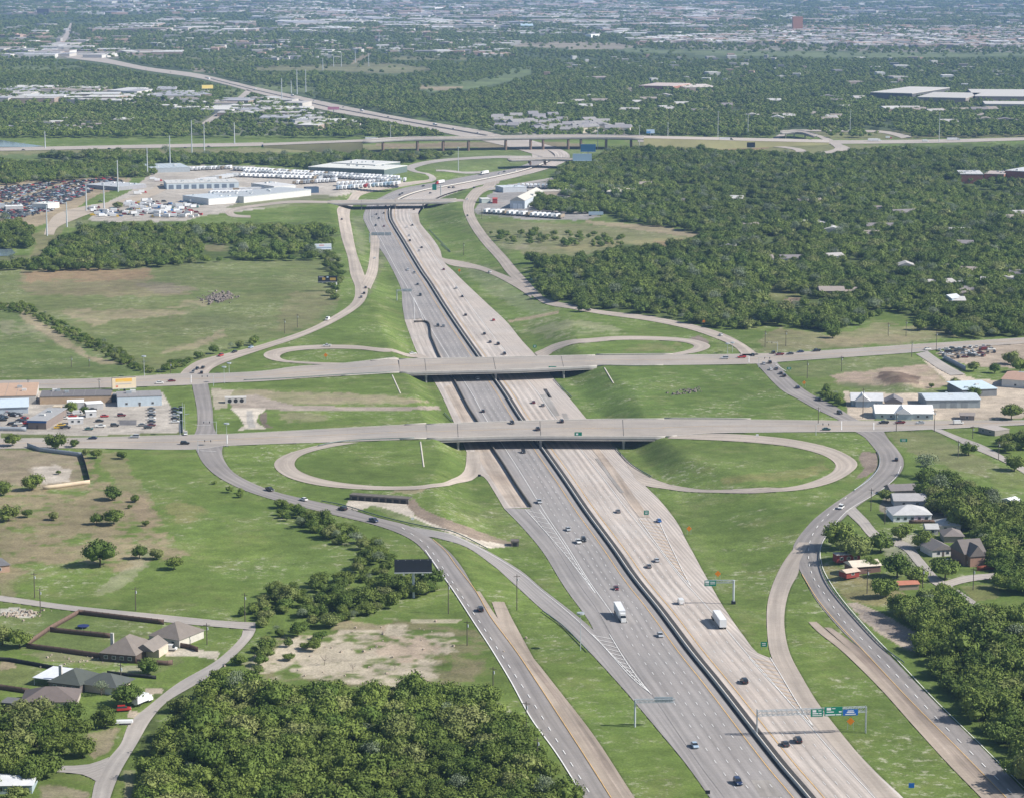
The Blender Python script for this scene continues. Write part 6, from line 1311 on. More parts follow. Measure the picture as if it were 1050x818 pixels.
# right yard
r, w = B('warehouse', 'grey gabled metal warehouse between the trailer rows', (523,214.2), (538,214.5), 100, 8, 'gabley', 4, (.50,.55,.60), (.50,.48,.43), 0, False)
for k in range(2): MB().box(w * (.2 + .33 * k), w * (.2 + .33 * k) + 4, -.15, .02, 0, 5).build('roller_door', bmat('wall', (.7,.75,.8)), r)
B('shipping_container', 'red container left of the grey gabled warehouse', (505,209), (510,209), 14, 4.5, 'flat', .2, (.40,.06,.05), (.42,.08,.07), 0, cat='container')
B('workshop', 'pale block left of the grey gabled warehouse', (494,208.6), (503,208.4), 14, 4, 'flat', .2, (.5,.56,.52), (.6,.6,.58), 0)
B('warehouse', 'long cream roofed shed in the woods right of the trailer yard', (622,201.5), (643,202.5), 40, 5, 'gablex', 2, (.5,.46,.4), (.66,.60,.50), 0)
B('office_building', 'long grey roofed depot behind the grey gabled warehouse', (516,197.8), (540,197), 25, 5, 'flat', .4, (.5,.53,.56), (.52,.56,.60), 0)
B('workshop', 'tan depot wall behind the trees of the right yard', (546,201.2), (592,200), 20, 4, 'flat', .3, (.42,.36,.29), (.48,.44,.38), 0)
# school
r, w = B('school_building', 'red brick school wing with a white roof in the woods at right', (984.5,188.6), (1008,188.8), 45, 10, 'flat', .7, (.30,.12,.085), (.50,.50,.50), 4)
B('school_building', 'middle red brick block of the school in the woods', (1009,187.4), (1029,188.0), 40, 9, 'flat', .7, (.30,.14,.10), (.42,.36,.33), 5)
B('school_building', 'red brick school wing cut by the right edge', (1030,186.8), (1070,189), 50, 12, 'flat', .7, (.28,.11,.08), (.52,.53,.54), 3)
# far landmarks
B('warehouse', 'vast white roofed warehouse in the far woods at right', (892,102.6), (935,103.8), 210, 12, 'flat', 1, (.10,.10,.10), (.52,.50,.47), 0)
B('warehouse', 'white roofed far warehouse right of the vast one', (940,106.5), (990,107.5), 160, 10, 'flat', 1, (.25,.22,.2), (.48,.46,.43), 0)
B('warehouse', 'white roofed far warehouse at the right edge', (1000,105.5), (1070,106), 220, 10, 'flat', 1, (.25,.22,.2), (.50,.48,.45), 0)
B('warehouse', 'low long far warehouse in front of the right edge one', (1010,113.2), (1060,113.6), 80, 9, 'flat', 1, (.4,.36,.33), (.50,.48,.45), 0)
B('hotel', 'orange brick tower on the hazy skyline plain', (813,32.6), (823,32.6), 30, 44, 'flat', 3, (.45,.20,.10), (.4,.2,.12), 0, cat='tower')
B('school_building', 'long far brick school in the woods', (655,93.5), (690,94.2), 110, 9, 'flat', 1, (.34,.16,.12), (.50,.42,.38), 0)
B('school_building', 'pale wing of the far school', (702,94.2), (735,94), 110, 7, 'flat', 1, (.4,.33,.28), (.56,.50,.45), 0)
B('warehouse', 'white hangar beside the far river flats', (600,40.3), (606,40.4), 60, 13, 'flat', 1, (.75,.75,.75), (.7,.7,.7), 0)
B('warehouse', 'blue roofed far warehouse at the top centre', (534,30.0), (547,30.0), 260, 10, 'flat', 1, (.3,.36,.42), (.42,.55,.62), 0)
B('warehouse', 'brown dark block on the left skyline', (38,15.5), (50,15.5), 60, 22, 'flat', 2, (.10,.09,.09), (.08,.07,.07), 0)
def district(n, poly, lab, grp, wr, dr, hr, name='far_building', cols=None, roof='flat', cat='building', colsw=None):
    p = np.array(poly, float); k = 0; t = 0
    while k < n and t < n * 80:
        t += 1; a = random.uniform(p[:,0].min(), p[:,0].max()); b = random.uniform(p[:,1].min(), p[:,1].max())
        if not pip(np.array([a]), np.array([b]), poly)[0]: continue
        q = plane(a, b); w, d, h = random.uniform(*wr), random.uniform(*dr), random.uniform(*hr)
        m = MB(); r = roof_mesh(roof, w, d, h, .5 if roof == 'flat' else h * .5); m.box(0, w, 0, d, -.2, h, 0); m.add(r.v, r.f, 1)
        rc = random.choice(cols or [(.52,.52,.51),(.44,.42,.40),(.56,.55,.52),(.34,.34,.36),(.30,.26,.23)]); wc = random.choice(colsw or [(.5,.47,.43),(.62,.6,.57),(.35,.28,.23)])
        o = m.build(name, [bmat('wall', wc), bmat('roof', rc)], loc=(q[0], q[1], hgt(q[0], q[1])), rz=random.choice([0, .1, 1.5, -.2, .35])); tag(o, lab, cat, grp); k += 1
district(46, [(500,125),(560,121),(645,135),(640,138),(560,138),(505,134)], 'two storey apartment house with cream walls by the far freeway', 'apartment houses by the far freeway', (12,20), (14,30), (6,8), 'apartment_house', [(.30,.29,.28),(.26,.25,.26)], 'gablex', 'apartment house', [(.66,.60,.48),(.6,.56,.47)])
district(42, [(0,97),(60,93),(120,94),(190,97),(180,104),(110,107),(0,108)], 'pale roofed far industrial building at the left', 'far industrial buildings at left', (25,80), (30,110), (5,9))
district(48, [(172,104),(240,107),(262,102),(350,128),(300,135),(240,122),(172,116)], 'pale roofed far building beside the far freeway', 'far buildings beside the far freeway', (20,55), (20,70), (5,8))
district(16, [(20,128),(60,123),(130,124),(135,132),(60,138),(20,137)], 'white roofed far house in the trees below the left district', 'far houses below the left district', (18,36), (18,50), (4,7))
district(30, [(0,52),(50,50),(120,54),(170,58),(120,60),(0,61)], 'pale far building along the far left freeway', 'far buildings on the left freeway', (30,90), (30,120), (6,10))
district(44, [(90,30),(160,20),(220,22),(280,32),(270,36),(180,35),(95,35)], 'pale roofed far building of the upper left district', 'upper left district', (30,120), (40,160), (7,12))
district(26, [(270,22),(530,19),(640,26),(640,30),(530,30),(400,34),(270,33)], 'pale roofed warehouse of the upper middle district', 'upper middle district', (60,160), (80,260), (8,12))
HC_ = [(.42,.40,.38),(.30,.26,.23),(.22,.20,.20),(.48,.47,.45)]
district(14, [(600,165),(700,156),(790,165),(900,160),(980,175),(980,240),(800,250),(700,240),(600,200)], 'house roof glimpsed between the trees of the big right wood', 'houses in the big right wood', (14,26), (12,22), (3.5,5), 'house', HC_, 'gablex', 'house')
district(24, [(730,262),(1050,210),(1050,335),(960,330),(900,305),(850,320),(790,300)], 'house roof among the trees near the right edge', 'houses near the right edge', (14,24), (12,20), (4,5.5), 'house', HC_, 'gablex', 'house')
district(40, [(780,96),(860,98),(980,112),(1050,120),(1050,134),(940,128),(800,128),(560,112),(540,100),(700,98)], 'house roof in the far right woods', 'houses in the far right woods', (16,30), (16,40), (5,7), 'house', HC_, 'gablex', 'house')
# the hazy plain: thousands of roofs, one mass
mass = MB(); RC = [(.50,.49,.46),(.40,.38,.36),(.33,.28,.25),(.62,.61,.60),(.24,.235,.24),(.42,.30,.24)]; mm = [bmat('roof', c) for c in RC]
ZN = [([(780,28),(1060,29),(1060,50),(900,50),(780,45)], 1500, (18,60)), ([(640,42),(780,34),(790,46),(660,46)], 260, (20,80)), ([(260,2),(530,2),(700,10),(780,16),(780,23),(600,20),(260,20)], 900, (30,130)), ([(0,0),(260,-2),(260,14),(0,16)], 260, (30,120)), ([(0,28),(40,26),(90,28),(80,56),(55,58),(40,48),(0,50)], 40, (25,80)), ([(280,20),(520,24),(640,20),(780,26),(780,34),(640,38),(300,36)], 240, (30,110)), ([(780,-4),(1060,-4),(1060,27),(780,24)], 260, (30,100)), ([(530,-2),(780,4),(780,14),(530,8)], 200, (40,140)), ([(380,40),(530,42),(525,58),(400,56)], 60, (20,60)), ([(560,55),(1050,62),(1050,92),(800,90),(560,84)], 60, (14,34)), ([(262,38),(380,48),(360,62),(262,62)], 50, (20,60)), ([(90,40),(262,40),(262,52),(170,56),(90,50)], 40, (20,60))]
for poly, n, (a0, a1) in ZN:
    p = np.array(poly, float); xs = RNG.uniform(p[:,0].min(), p[:,0].max(), n * 3); ysq = RNG.uniform(p[:,1].min(), p[:,1].max(), n * 3)
    ok = pip(xs, ysq, poly); kk = 0
    for a, b in zip(xs[ok], ysq[ok]):
        if kk >= n * 1.5: break
        kk += 1; q = plane(a, b)
        w = random.uniform(a0, a1) * random.choice([.35, .5, .6, .8, 1]); d = w * random.uniform(.5, 1.6); h = random.uniform(5, 11)
        M = Matrix.Translation((q[0], q[1], 0)) @ Matrix.Rotation(random.uniform(-.3, .3), 4, 'Z'); mass.box(-w/2, w/2, -d/2, d/2, -.3, h, random.randrange(6), M=M)
tag(mass.build('distant_suburb', mm), 'countless pale roofs of the hazy far suburbs', None, None, 'stuff')
# ================================================================= signs, billboards, masts, poles
WOOD = mat('weathered_wood', (.10,.085,.07), .95, noise=.15, scale=3); SGREEN = mat('sign_green', (.005,.20,.13), .5); SBLUE = mat('sign_blue', (.01,.12,.45), .5); SWHITE = mat('sign_white', (.75,.76,.76), .5); ORANGE = mat('sign_orange', (.80,.25,.01), .5)
MAST = mat('pale_mast', (.50,.54,.57), .5, metal=.1)
def mesh_up(px, py, dy): p = U3(px, py); return p, dy * mpp(py) / CT * 1.0
def billboard(label, base, hpole, x0, x1, h, face, back, pole, z0, rz=0., pole_at=0., deco=None, dark_top=False):
    p = U3(*base); root = empty('billboard', p, rz, label, 'billboard')
    MB().tube((pole_at, .8, -.2), (pole_at, .8, z0 + h * .7), .55, n=14).build('pole', pole, root)
    MB().box(x0, x1, -.15, .15, z0, z0 + h).build('face_panel', face, root)
    MB().box(x0, x1, 1.5, 1.8, z0, z0 + h).build('back_panel', back, root)
    m = MB(); m.box(x0, x1, -.9, 2.4, z0 - .25, z0 - .05)
    for k in range(5): u = x0 + (x1 - x0) * (k + .5) / 5; m.box(u - .12, u + .12, .16, 1.49, z0 + .1, z0 + h - .2)
    m.build('catwalk', STEEL, root)
    for k in range(2): u = x0 + (x1 - x0) * (.25 + .5 * k); MB().tube((u, -.3, z0 - .2), (u, -1.8, z0 - .5), .06, n=5).box(u - .4, u + .4, -2.2, -1.6, z0 - .7, z0 - .5).build('lamp', STEEL, root)
    if deco:
        for i, (a, b, c, d, m) in enumerate(deco): MB().box(x0 + (x1 - x0) * a, x0 + (x1 - x0) * b, -.165 - .003 * i, -.152, z0 + h * c, z0 + h * d).build('advert_panel', m, root)
    return root
NAVY = mat('billboard_dark', (.022,.026,.036), .7, noise=.1, scale=1); CREAM = mat('billboard_cream', (.80,.66,.46), .6, noise=.05, scale=.5)
billboard('tall billboard seen from its dark side above the creek bushes', (424,613), 13, -7.3, 7.2, 4.7, NAVY, NAVY, MAST, 10.4, .05, .0)
billboard('cream and orange billboard between the two avenues at left', (127.5,407), 9, -6.6, 6.8, 5.9, CREAM, NAVY, mat('black_pole', (.03,.03,.035), .6), 5.0, .3, .3, [(.14,.83,.62,.93,mat('ad_orange', (.85,.50,.10), .6)), (.2,.5,.66,.74,mat('ad_yellow', (.80,.62,.2), .6)), (.14,.8,.36,.46,mat('ad_grey', (.55,.50,.45), .6)), (.15,.24,.12,.28,mat('ad_red', (.65,.18,.10), .6))])
billboard('white and blue billboard at the edge of the left wood', (338.5,263), 9, -12.5, 1.2, 4.4, mat('ad_pale', (.62,.68,.74), .6), SWHITE, SWHITE, 6.0, .25, .6, [(.02,.98,.22,.34,mat('ad_blue', (.15,.22,.42), .6)), (.25,.55,.62,.85,mat('ad_pink', (.62,.35,.40), .6)), (.05,.9,.86,.95,SWHITE)])
billboard('black and gold billboard at the left frontage road curve', (345,299), 9, -13.5, .7, 4.2, NAVY, NAVY, SWHITE, 7.2, .04, -.1, [(.22,.38,.3,.75,mat('ad_gold', (.50,.33,.08), .6)), (.62,.92,.25,.7,mat('ad_gold', (.5,.3,.1), .6)), (.04,.3,.78,.94,mat('ad_stripe', (.35,.35,.4), .6)), (.45,.55,.72,.95,mat('ad_skyblue', (.55,.7,.85), .6))])
billboard('white billboard with a blue picture above the far highway', (667,143), 9, -5.5, 5.5, 5, mat('ad_skyblue', (.55,.7,.85), .6), SWHITE, STEEL, 8, 0, 0, [(.0,.5,.0,.5,mat('ad_deepblue', (.1,.3,.6), .6))])
billboard('yellow billboard beside the distant freeway bridge', (213,98), 9, -10, 10, 6, mat('ad_yellow', (.80,.62,.2), .6), SWHITE, STEEL, 12, .4, 0)
billboard('pink billboard beside the distant freeway', (342,116), 9, -9, 9, 4.5, mat('ad_pink2', (.6,.25,.35), .6), SWHITE, STEEL, 5, 0, 0)
billboard('dark blue billboard at the end of the far interchange bridges', (603,168), 9, -9, 9, 9, mat('ad_navy', (.03,.13,.25), .6), SWHITE, STEEL, 14, 0, 0)
billboard('pale blue billboard just below the dark blue one', (597,174), 9, -11, 11, 8, mat('ad_pale2', (.35,.48,.60), .6), SWHITE, STEEL, 10, 0, 0)
billboard('dark billboard on the brown bank beyond the big wood', (770,158), 9, -5, 5, 6, NAVY, NAVY, STEEL, 8, 0, 0)
def truss(m, a, b, s=.9, r=.09, n=10):
    a, b = Vector(a), Vector(b); off = [Vector((0, -s/2, -s/2)), Vector((0, s/2, -s/2)), Vector((0, -s/2, s/2)), Vector((0, s/2, s/2))]
    for o in off: m.tube(a + o, b + o, r, n=5)
    for i in range(n):
        p, q = a.lerp(b, i / n), a.lerp(b, (i + 1) / n)
        for u, v in ((0, 2), (1, 3), (0, 1), (2, 3)):
            m.tube(p + off[u], q + off[v], r * .6, n=4); m.tube(p + off[u], p + off[v], r * .6, n=4)
def bars(root, x0, x1, z0, z1, y, rows, m=SWHITE):
    """the legend of a road sign: rows of (x0, x1, z0, z1) fractions"""
    for a, b, c, d in rows: MB().box(x0 + (x1-x0)*a, x0 + (x1-x0)*b, y - .03, y, z0 + (z1-z0)*c, z0 + (z1-z0)*d).build('lettering', m, root)
def text(root, s, x, z, size, y, m=SWHITE):
    cu = bpy.data.curves.new('lettering', 'FONT'); cu.body = s; cu.size = size; cu.extrude = .01; cu.align_x = 'CENTER'; cu.align_y = 'CENTER'
    o = bpy.data.objects.new('tmp', cu); me = bpy.data.meshes.new_from_object(o); me.name = 'lettering'; me.materials.clear(); me.materials.append(m)
    t = bpy.data.objects.new('lettering', me); COL.objects.link(t); t.parent = root; t.location = (x, y, z); t.rotation_euler = (math.pi/2, 0, 0); return t
# cantilever with a dark message sign seen from behind
p = U3(651, 745); root = empty('cantilever_gantry', p, 0, 'cantilever gantry with a message sign seen from behind, left of the freeway', 'gantry')
MB().tube((0,0,-.2), (0,0,9.2), .32, n=12).build('post', MAST, root); m = MB(); truss(m, (0,0,8.7), (12.8,0,8.9), 1.0, n=9); m.build('truss_arm', STEEL, root); MB().box(6.3, 12.2, .75, 1.25, 7.9, 9.7).build('message_sign', mat('sign_back', (.25,.30,.32), .6), root)
p = U3(752, 619); root = empty('cantilever_gantry', p, 0, 'cantilever gantry with a green exit sign, right of the freeway', 'gantry')
MB().tube((0,0,-.2), (0,0,9.6), .42, n=12).build('post', MAST, root); m = MB(); truss(m, (0,0,9), (-10.5,0,9), 1.0, n=8); m.build('truss_arm', STEEL, root); MB().box(-.8, .8, -.8, .8, -.3, 1.2).build('footing', NAVY, root)
s = MB().box(-11.4, -6.9, -.85, -.65, 7.4, 9.6).build('sign_panel', SGREEN, root); bars(s, -11.4, -6.9, 7.4, 9.6, -.852, [(.06,.40,.52,.9)]); 
bars(s, -11.4, -6.9, 7.4, 9.6, -.852, [(.50,.92,.66,.78),(.50,.92,.36,.48),(.08,.4,.2,.32)])
# full gantry over the right carriageway
a, b = U3(776, 754.5), U3(887.5, 751); L = (b - a).length; root = empty('sign_gantry', a, math.atan2(b.y - a.y, b.x - a.x), 'wide truss gantry spanning the right carriageway with two green signs and a blue one', 'gantry')
for x in (0, L):
    m = MB()
    for s in (-.55, .55): m.tube((x + s * .0, s, -.2), (x, s, 8.9), .14, n=8)
    for k in range(8): m.tube((x, -.55 * (-1) ** k, k * 1.1), (x, .55 * (-1) ** k, (k + 1) * 1.1), .07, n=5)
    m.build('post', STEEL, root)
m = MB(); truss(m, (0,0,7.6), (L,0,7.9), 1.5, .1, n=22); m.build('truss_beam', STEEL, root)
def fx_(px): return L * (px - 776) / (887.5 - 776)
for x0, x1, z0, z1, mt, nm in ((830,842.6,6.2,8.7,SGREEN,'g'),(844,862.4,6.3,9.3,SGREEN,'g'),(863,878.4,6.3,8.3,SBLUE,'b')):
    s = MB().box(fx_(x0), fx_(x1), -1.1, -.95, z0, z1).build('sign_panel', mt, root); u0, u1 = fx_(x0), fx_(x1)
    rows = {830: [(.14,.44,.60,.90),(.14,.62,.36,.50),(.68,.88,.36,.50),(.14,.9,.14,.22),(.6,.85,.74,.84)], 844: [(.12,.36,.64,.92),(.12,.52,.40,.50),(.8,.95,.38,.52),(.05,.6,.08,.2),(.64,.93,.08,.2),(.42,.6,.78,.86)], 863: [(.3,.7,.70,.84),(.25,.75,.45,.60),(.15,.85,.14,.28)]}[x0]
    bars(s, u0, u1, z0, z1, -1.102, rows)
# further gantries
p = U3(379, 249); root = empty('sign_gantry', p, 0, 'far gantry with blue grey sign backs over the left carriageway', 'gantry')
MB().tube((0,0,-.2), (0,0,8), .4, n=8).build('post', STEEL, root); m = MB(); truss(m, (0,0,7.6), (20,0,7.6), 1.2, n=8); m.build('truss_arm', STEEL, root)
for k in range(3): MB().box(1.5 + 6 * k, 7 + 6 * k, .8, 1.1, 6.3, 9).build('sign_panel', mat('sign_back', (.25,.30,.32), .6), root)
p = U3(407, 308.5); root = empty('cantilever_gantry', p, 0, 'cantilever gantry with sign backs at the far left exit', 'gantry')
MB().tube((0,0,-.2), (0,0,8), .35, n=8).build('post', STEEL, root); m = MB(); truss(m, (0,0,7.6), (11,0,7.6), 1, n=6); m.build('truss_arm', STEEL, root)
for k in range(2): MB().box(4 + 3.6 * k, 7.3 + 3.6 * k, .8, 1.1, 6.6, 8.6).build('sign_panel', mat('sign_back', (.25,.30,.32), .6), root)
p = U3(452, 200.5); root = empty('cantilever_gantry', p, 0, 'small far gantry with a tall green sign beyond the thin overpass', 'gantry')
MB().tube((0,0,-.2), (0,0,11), .5, n=8).build('post', STEEL, root); m = MB(); truss(m, (0,0,9), (-7,0,9), 1, n=4); m.build('truss_arm', STEEL, root); MB().box(-9, -4.5, -1, -.8, 5.5, 11.5).build('sign_panel', SGREEN, root)
# street name signs hung on the overpasses
def hung(px0, px1, py0, py1, label, zb, lines):
    a = plane(px0, py1, zb); b = plane(px1, py1, zb); w = b[0] - a[0]; h = (py1 - py0) * mpp(py1) / CT
    root = empty('bridge_sign', (a[0], a[1] - .8, zb), 0, label, 'sign'); MB().box(0, w, -.1, .05, 0, h).build('sign_panel', SGREEN, root)
    m = MB()
    for u in (.15, .85): m.box(w*u - .08, w*u + .08, .055, .9, h*.2, h*.3)
    m.build('bracket', STEEL, root)
    bars(root, 0, w, 0, h, -.102, lines)
hung(589, 596.6, 442.4, 449.6, 'square green sign hung on the side of the lower overpass', -1.4, [(.2,.5,.6,.85),(.2,.85,.38,.48),(.2,.7,.15,.25)])
hung(597.2, 606.5, 446.6, 448.4, 'narrow green street sign beside the square one on the lower overpass', -1.3, [(.1,.9,.35,.65)])
hung(562.5, 570.5, 375.4, 378.6, 'green sign hung on the side of the upper overpass', -1.0, [(.2,.8,.5,.7),(.3,.7,.2,.32)])
hung(543, 547.5, 375.8, 377.6, 'small green sign left of the larger one on the upper overpass', -1.0, [(.1,.9,.35,.65)])
def small_sign(px, py, w, h, m, label, diamond=False, z=1.6, flat=False):
    p = U3(px, py); root = empty('road_sign', p, 0, label, 'sign')
    po = MB(); 
    for u in ((0,) if w < 2 else (-w*.35, w*.35)): po.tube((u, .1, -.1), (u, .1, z + h*.7), .06, n=6)
    po.build('post', STEEL, root)
    if diamond: MB().add([(-w/2,0,z+h/2),(0,0,z),(w/2,0,z+h/2),(0,0,z+h),(-w/2,.06,z+h/2),(0,.06,z),(w/2,.06,z+h/2),(0,.06,z+h)], [(0,1,2,3),(7,6,5,4),(0,4,5,1),(1,5,6,2),(2,6,7,3),(3,7,4,0)]).build('sign_panel', m, root)
    else:
        s = MB().box(-w/2, w/2, -.04, .04, z, z + h).build('sign_panel', m, root)
        if m is SGREEN: bars(s, -w/2, w/2, z, z + h, -.042, [(.2,.8,.6,.75),(.25,.75,.25,.4)])
for px, py, w, lab in ((706.5,548,2.4,'orange diamond sign in the grass beside the gore by the blue car'),(736,595,2.6,'orange diamond sign beside the cantilever gantry with the exit sign'),(872,748,2.6,'orange diamond sign under the wide truss gantry'),(334,369,2.6,'orange diamond sign inside the upper left loop'),(721.7,334,2.4,'orange diamond sign beside the upper right frontage road'),(824.5,397,2.2,'upper orange sign on the verge of the road joining the avenues'),(845,407,2.2,'lower orange sign on the verge of the road joining the avenues'),(471,281,2.4,'orange sign on the verge where the right exit ramp leaves')):
    small_sign(px, py, w, w, ORANGE, lab, True)
for px, py, w, h, lab in ((662.7,530,2.2,2.0,'green exit sign in the gore behind the blue car'),(783.2,666,2.3,1.8,'green exit sign in the gore of the right ramp'),(926.5,455,3.6,1.6,'green guide sign inside the curve of the right frontage road'),(809,381,2.6,1.4,'green guide sign at the right junction of the upper avenue'),(548.3,358.5,2.2,1.8,'green exit sign in the gore of the upper right loop'),(545,289,2,1.6,'small green sign beside the upper right frontage road')):
    small_sign(px, py, w, h, SGREEN, lab, z=1.2)
small_sign(934.5, 809, 1.7, 1.5, SBLUE, 'small blue sign lying in the grass strip at lower right', z=.5)
for px, py, lab in ((491.5,489.5,'small dark sign in the gore beside the lower left loop'),(423,534,'small white sign by the slip ramp guard rail'),(776.5,448,'small white sign inside the lower right loop'),(725.7,815.5,'small dark cabinet at the grass edge beside the lowest car')):
    small_sign(px, py, 1.4, 1.1, NAVY if 'dark' in lab else SWHITE, lab, z=.6)
# high masts and power line monopoles
def mast(px, py, top, r, label, lamp=False, group=None, cat='mast', m=MAST):
    p = U3(px, py); h = (py - top) * mpp(py) / CT; root = empty('light_mast' if lamp else 'transmission_pole', p, 0, label, cat, group)
    MB().tube((0,0,-.3), (0,0,h), r, r * .55, n=8).build('pole', m, root)
    if lamp: MB().tube((0,0,h), (0,0,h + .6), 1.4, 1.4, n=10).build('lamp_ring', STEEL, root)
    else:
        a = MB()
        for k in range(3): a.tube((0,0,h - 2 - 3.5*k), (2.6 if k % 2 else -2.6, 0, h - 1.6 - 3.5*k), .18, .1, n=5)
        a.build('cross_arm', m, root)
MS = [(48.3,242,211,'nearest pale steel power pole beside the dirt track'),(88.7,216.5,190,'steel power pole between the scrap yard and the used truck yard'),(121,197,165,'tall steel power pole beside the open yard paving'),(151.3,180.5,152,'steel power pole behind the service building yard'),(174.5,171.5,140,'steel power pole at the back of the truck yard'),(196.8,159.6,124,'tall steel power pole below the far road'),(240.5,148,126,'steel power pole at the far road right of the tall one'),(46.4,152.5,135,'steel power pole beside the river at left'),
 (106.8,214,188,'thin grey power pole right of the scrap yard'),(68.7,233,208,'thin grey power pole beside the grassy wedge'),(289,105.5,81,'power pole left of the distant pole pair'),(304.6,97,72,'left pole of the distant pole pair by the freeway'),(313.6,96.6,72,'right pole of the distant pole pair by the freeway'),(298.6,96,83,'short distant power pole behind the pair'),(342,68.5,58,'far power pole left of the dirt strip'),(350,68.5,54,'tall far power pole left of the dirt strip'),(364.3,64.5,52,'far power pole at the start of the dirt strip'),(378,68,55,'far power pole right of the dirt strip'),(331,73,60,'far power pole in the meadow'),(388.7,46.5,34,'most distant power pole above the dirt strip'),(209.6,156.5,128,'thin steel pole right of the tall power pole')]
for px, py, top, lab in MS: mast(px, py, top, .75 if py > 140 else .9, lab)
for px, py, top, lab in ((612.8,153.5,130,'light mast before the elevated highway, left one'),(655.5,149.5,130,'light mast before the elevated highway, right one'),(736,146,116,'light mast beside the far highway above the wood'),(871.5,137,115,'light mast beside the far right ramps'),(962.8,146,117,'light mast beside the far highway at right'),(400.5,143,129,'light mast at the left end of the elevated highway'),(766.8,141,118,'slim light mast behind the far highway'),(684.8,142,127,'short light mast behind the far highway'),(470,176,152,'light mast inside the far interchange loop')): mast(px, py, top, .45, lab, True)
mast(595.2, 666.5, 628.7, .14, 'pale blue light pole at the slip ramp guard rail', True); mast(232.7,457,434.7,.14,'white signal pole at the corner of the lower avenue and left road',True); mast(230,392.5,377,.14,'pale pole at the upper avenue junction, left one',True); mast(235,382.5,373,.14,'pale pole at the upper avenue junction, right one',True); mast(148,386,366,.16,'white pole beside the upper avenue left of the junction',True); mast(184.6,446,423,.14,'signal pole at the lower junction of the left road',True); mast(189.6,442,414,.12,'white flag pole at the corner of the fenced lot'); mast(746,362.5,353,.14,'light pole at the upper right junction, left one',True); mast(751,361.5,352,.14,'light pole at the upper right junction, right one',True)
def upole(px, py, top, label, arms=True, wires=None, group=None):
    p = U3(px, py); h = max(6, (py - top) * mpp(py) / CT); rz = random.uniform(-.5, .5); root = empty('utility_pole', p, rz, label, 'pole', group)
    MB().tube((0,0,-.2), (0,0,h), .2, .13, n=7).build('pole', WOOD, root)
    if arms:
        MB().box(-1.3, 1.3, -.07, .07, h - .9, h - .72).build('cross_arm', WOOD, root)
        MB().tube((.35,0,h - 2.6), (.35,0,h - 1.6), .22, n=8).build('transformer', MAST, root)
UP = [(35.6,613,586,'wooden pole by the lower left street, nearest the left edge'),(41.5,628,602,'wooden pole just below the lower left street'),(139.2,625.5,601,'wooden pole above the middle of the lower left street'),(251.3,637,607,'wooden pole with wide cross arms at the street end'),(212.3,660.5,638,'wooden pole on the lawn right of the brown roofed houses'),(459.8,629,596.6,'wooden pole beside the dark billboard meadow'),(479,661.5,635,'wooden pole at the corner of the chalk clearing by the frontage road'),(505.6,702,682.7,'wooden pole at the frontage road above the wood'),(539.5,746,745-27,'wooden pole at the wood edge, upper one'),(551,782,755,'wooden pole at the wood edge, lower one'),(530,625.5,588,'wooden pole between the slip ramp and the frontage road'),
 (889,608.5,582,'wooden pole on the dry lawn below the metal canopy'),(946,602,581,'wooden pole at the narrow street below the brick house'),(997.8,604.5,581,'wooden pole inside the street curve at right'),(907.2,537,519,'brown pole left of the white house'),(893,523.5,500,'wooden pole beside the right frontage road bend'),(958,442.5,420,'wooden pole at the fork of the lower avenue'),(982.4,468.5,451,'leaning wooden pole on the dry bank'),(1023.8,471,452,'wooden pole beside the side street'),(997.3,449.5,436,'short pole beside the side street fork'),(884.7,428.5,398,'wooden pole before the blue grey house'),(919,442,423,'wooden pole across the lower avenue'),(862.8,381,365,'wooden pole below the upper avenue'),(934.8,366,350,'wooden pole at the turn off the upper avenue'),(960,360,340,'wooden pole left of the packed vehicle lot'),(929,345,328,'wooden pole in the tan meadow'),(827.7,388,370,'crossed wooden pole at the dirt site corner'),(805.7,355,339,'thin pole in the grass above the right junction'),(784.5,356,339,'pole at the right junction of the upper avenue'),(910.7,344.5,331,'pole in the tan meadow left of the tall thin tree'),
 (29,399,389,'pole by the upper avenue near the left edge'),(101.8,399,388,'pole by the upper avenue above the salvage lot'),(73.3,376.5,365,'pole in the pasture above the upper avenue'),(91.5,376.5,366,'second pole in the pasture above the upper avenue'),(174.8,382.5,371,'pole by the bushes at the left junction'),(839,434,417,'pole at the corner of the two right roads'),(124,697,680,'slim grey pole beside the green roofed house'),(292,342,327,'thin pole left of the left frontage road, lower one'),(305,336,322,'thin pole left of the left frontage road, upper one'),(475.4,262,249,'pole in the grass beside the freeway bend'),(494,225,214,'pole beside the far right frontage road')]
for px, py, top, lab in UP: upole(px, py, top, lab)
# traffic signals on mast arms
for px, py, s, lab in ((203,463.5,1,'traffic signal at the lower left junction'),(222,444,-1,'second traffic signal at the lower left junction'),(778,377,1,'traffic signal at the upper right junction'),(797,361,-1,'second traffic signal at the upper right junction'),(836.6,446,1,'traffic signal at the lower right junction'),(219,396,-1,'traffic signal at the upper left junction')):
    p = U3(px, py); root = empty('traffic_signal', p, 0, lab, 'traffic light'); MB().tube((0,0,-.1), (0,0,6.2), .16, .1, n=8).build('pole', MAST, root); MB().tube((0,0,6), (s*7,0,6.3), .1, .06, n=6).build('mast_arm', MAST, root)
    for k in (3.5, 6.5): MB().box(s*k - .18, s*k + .18, -.2, .15, 5.3, 6.3).build('signal_head', NAVY, root)
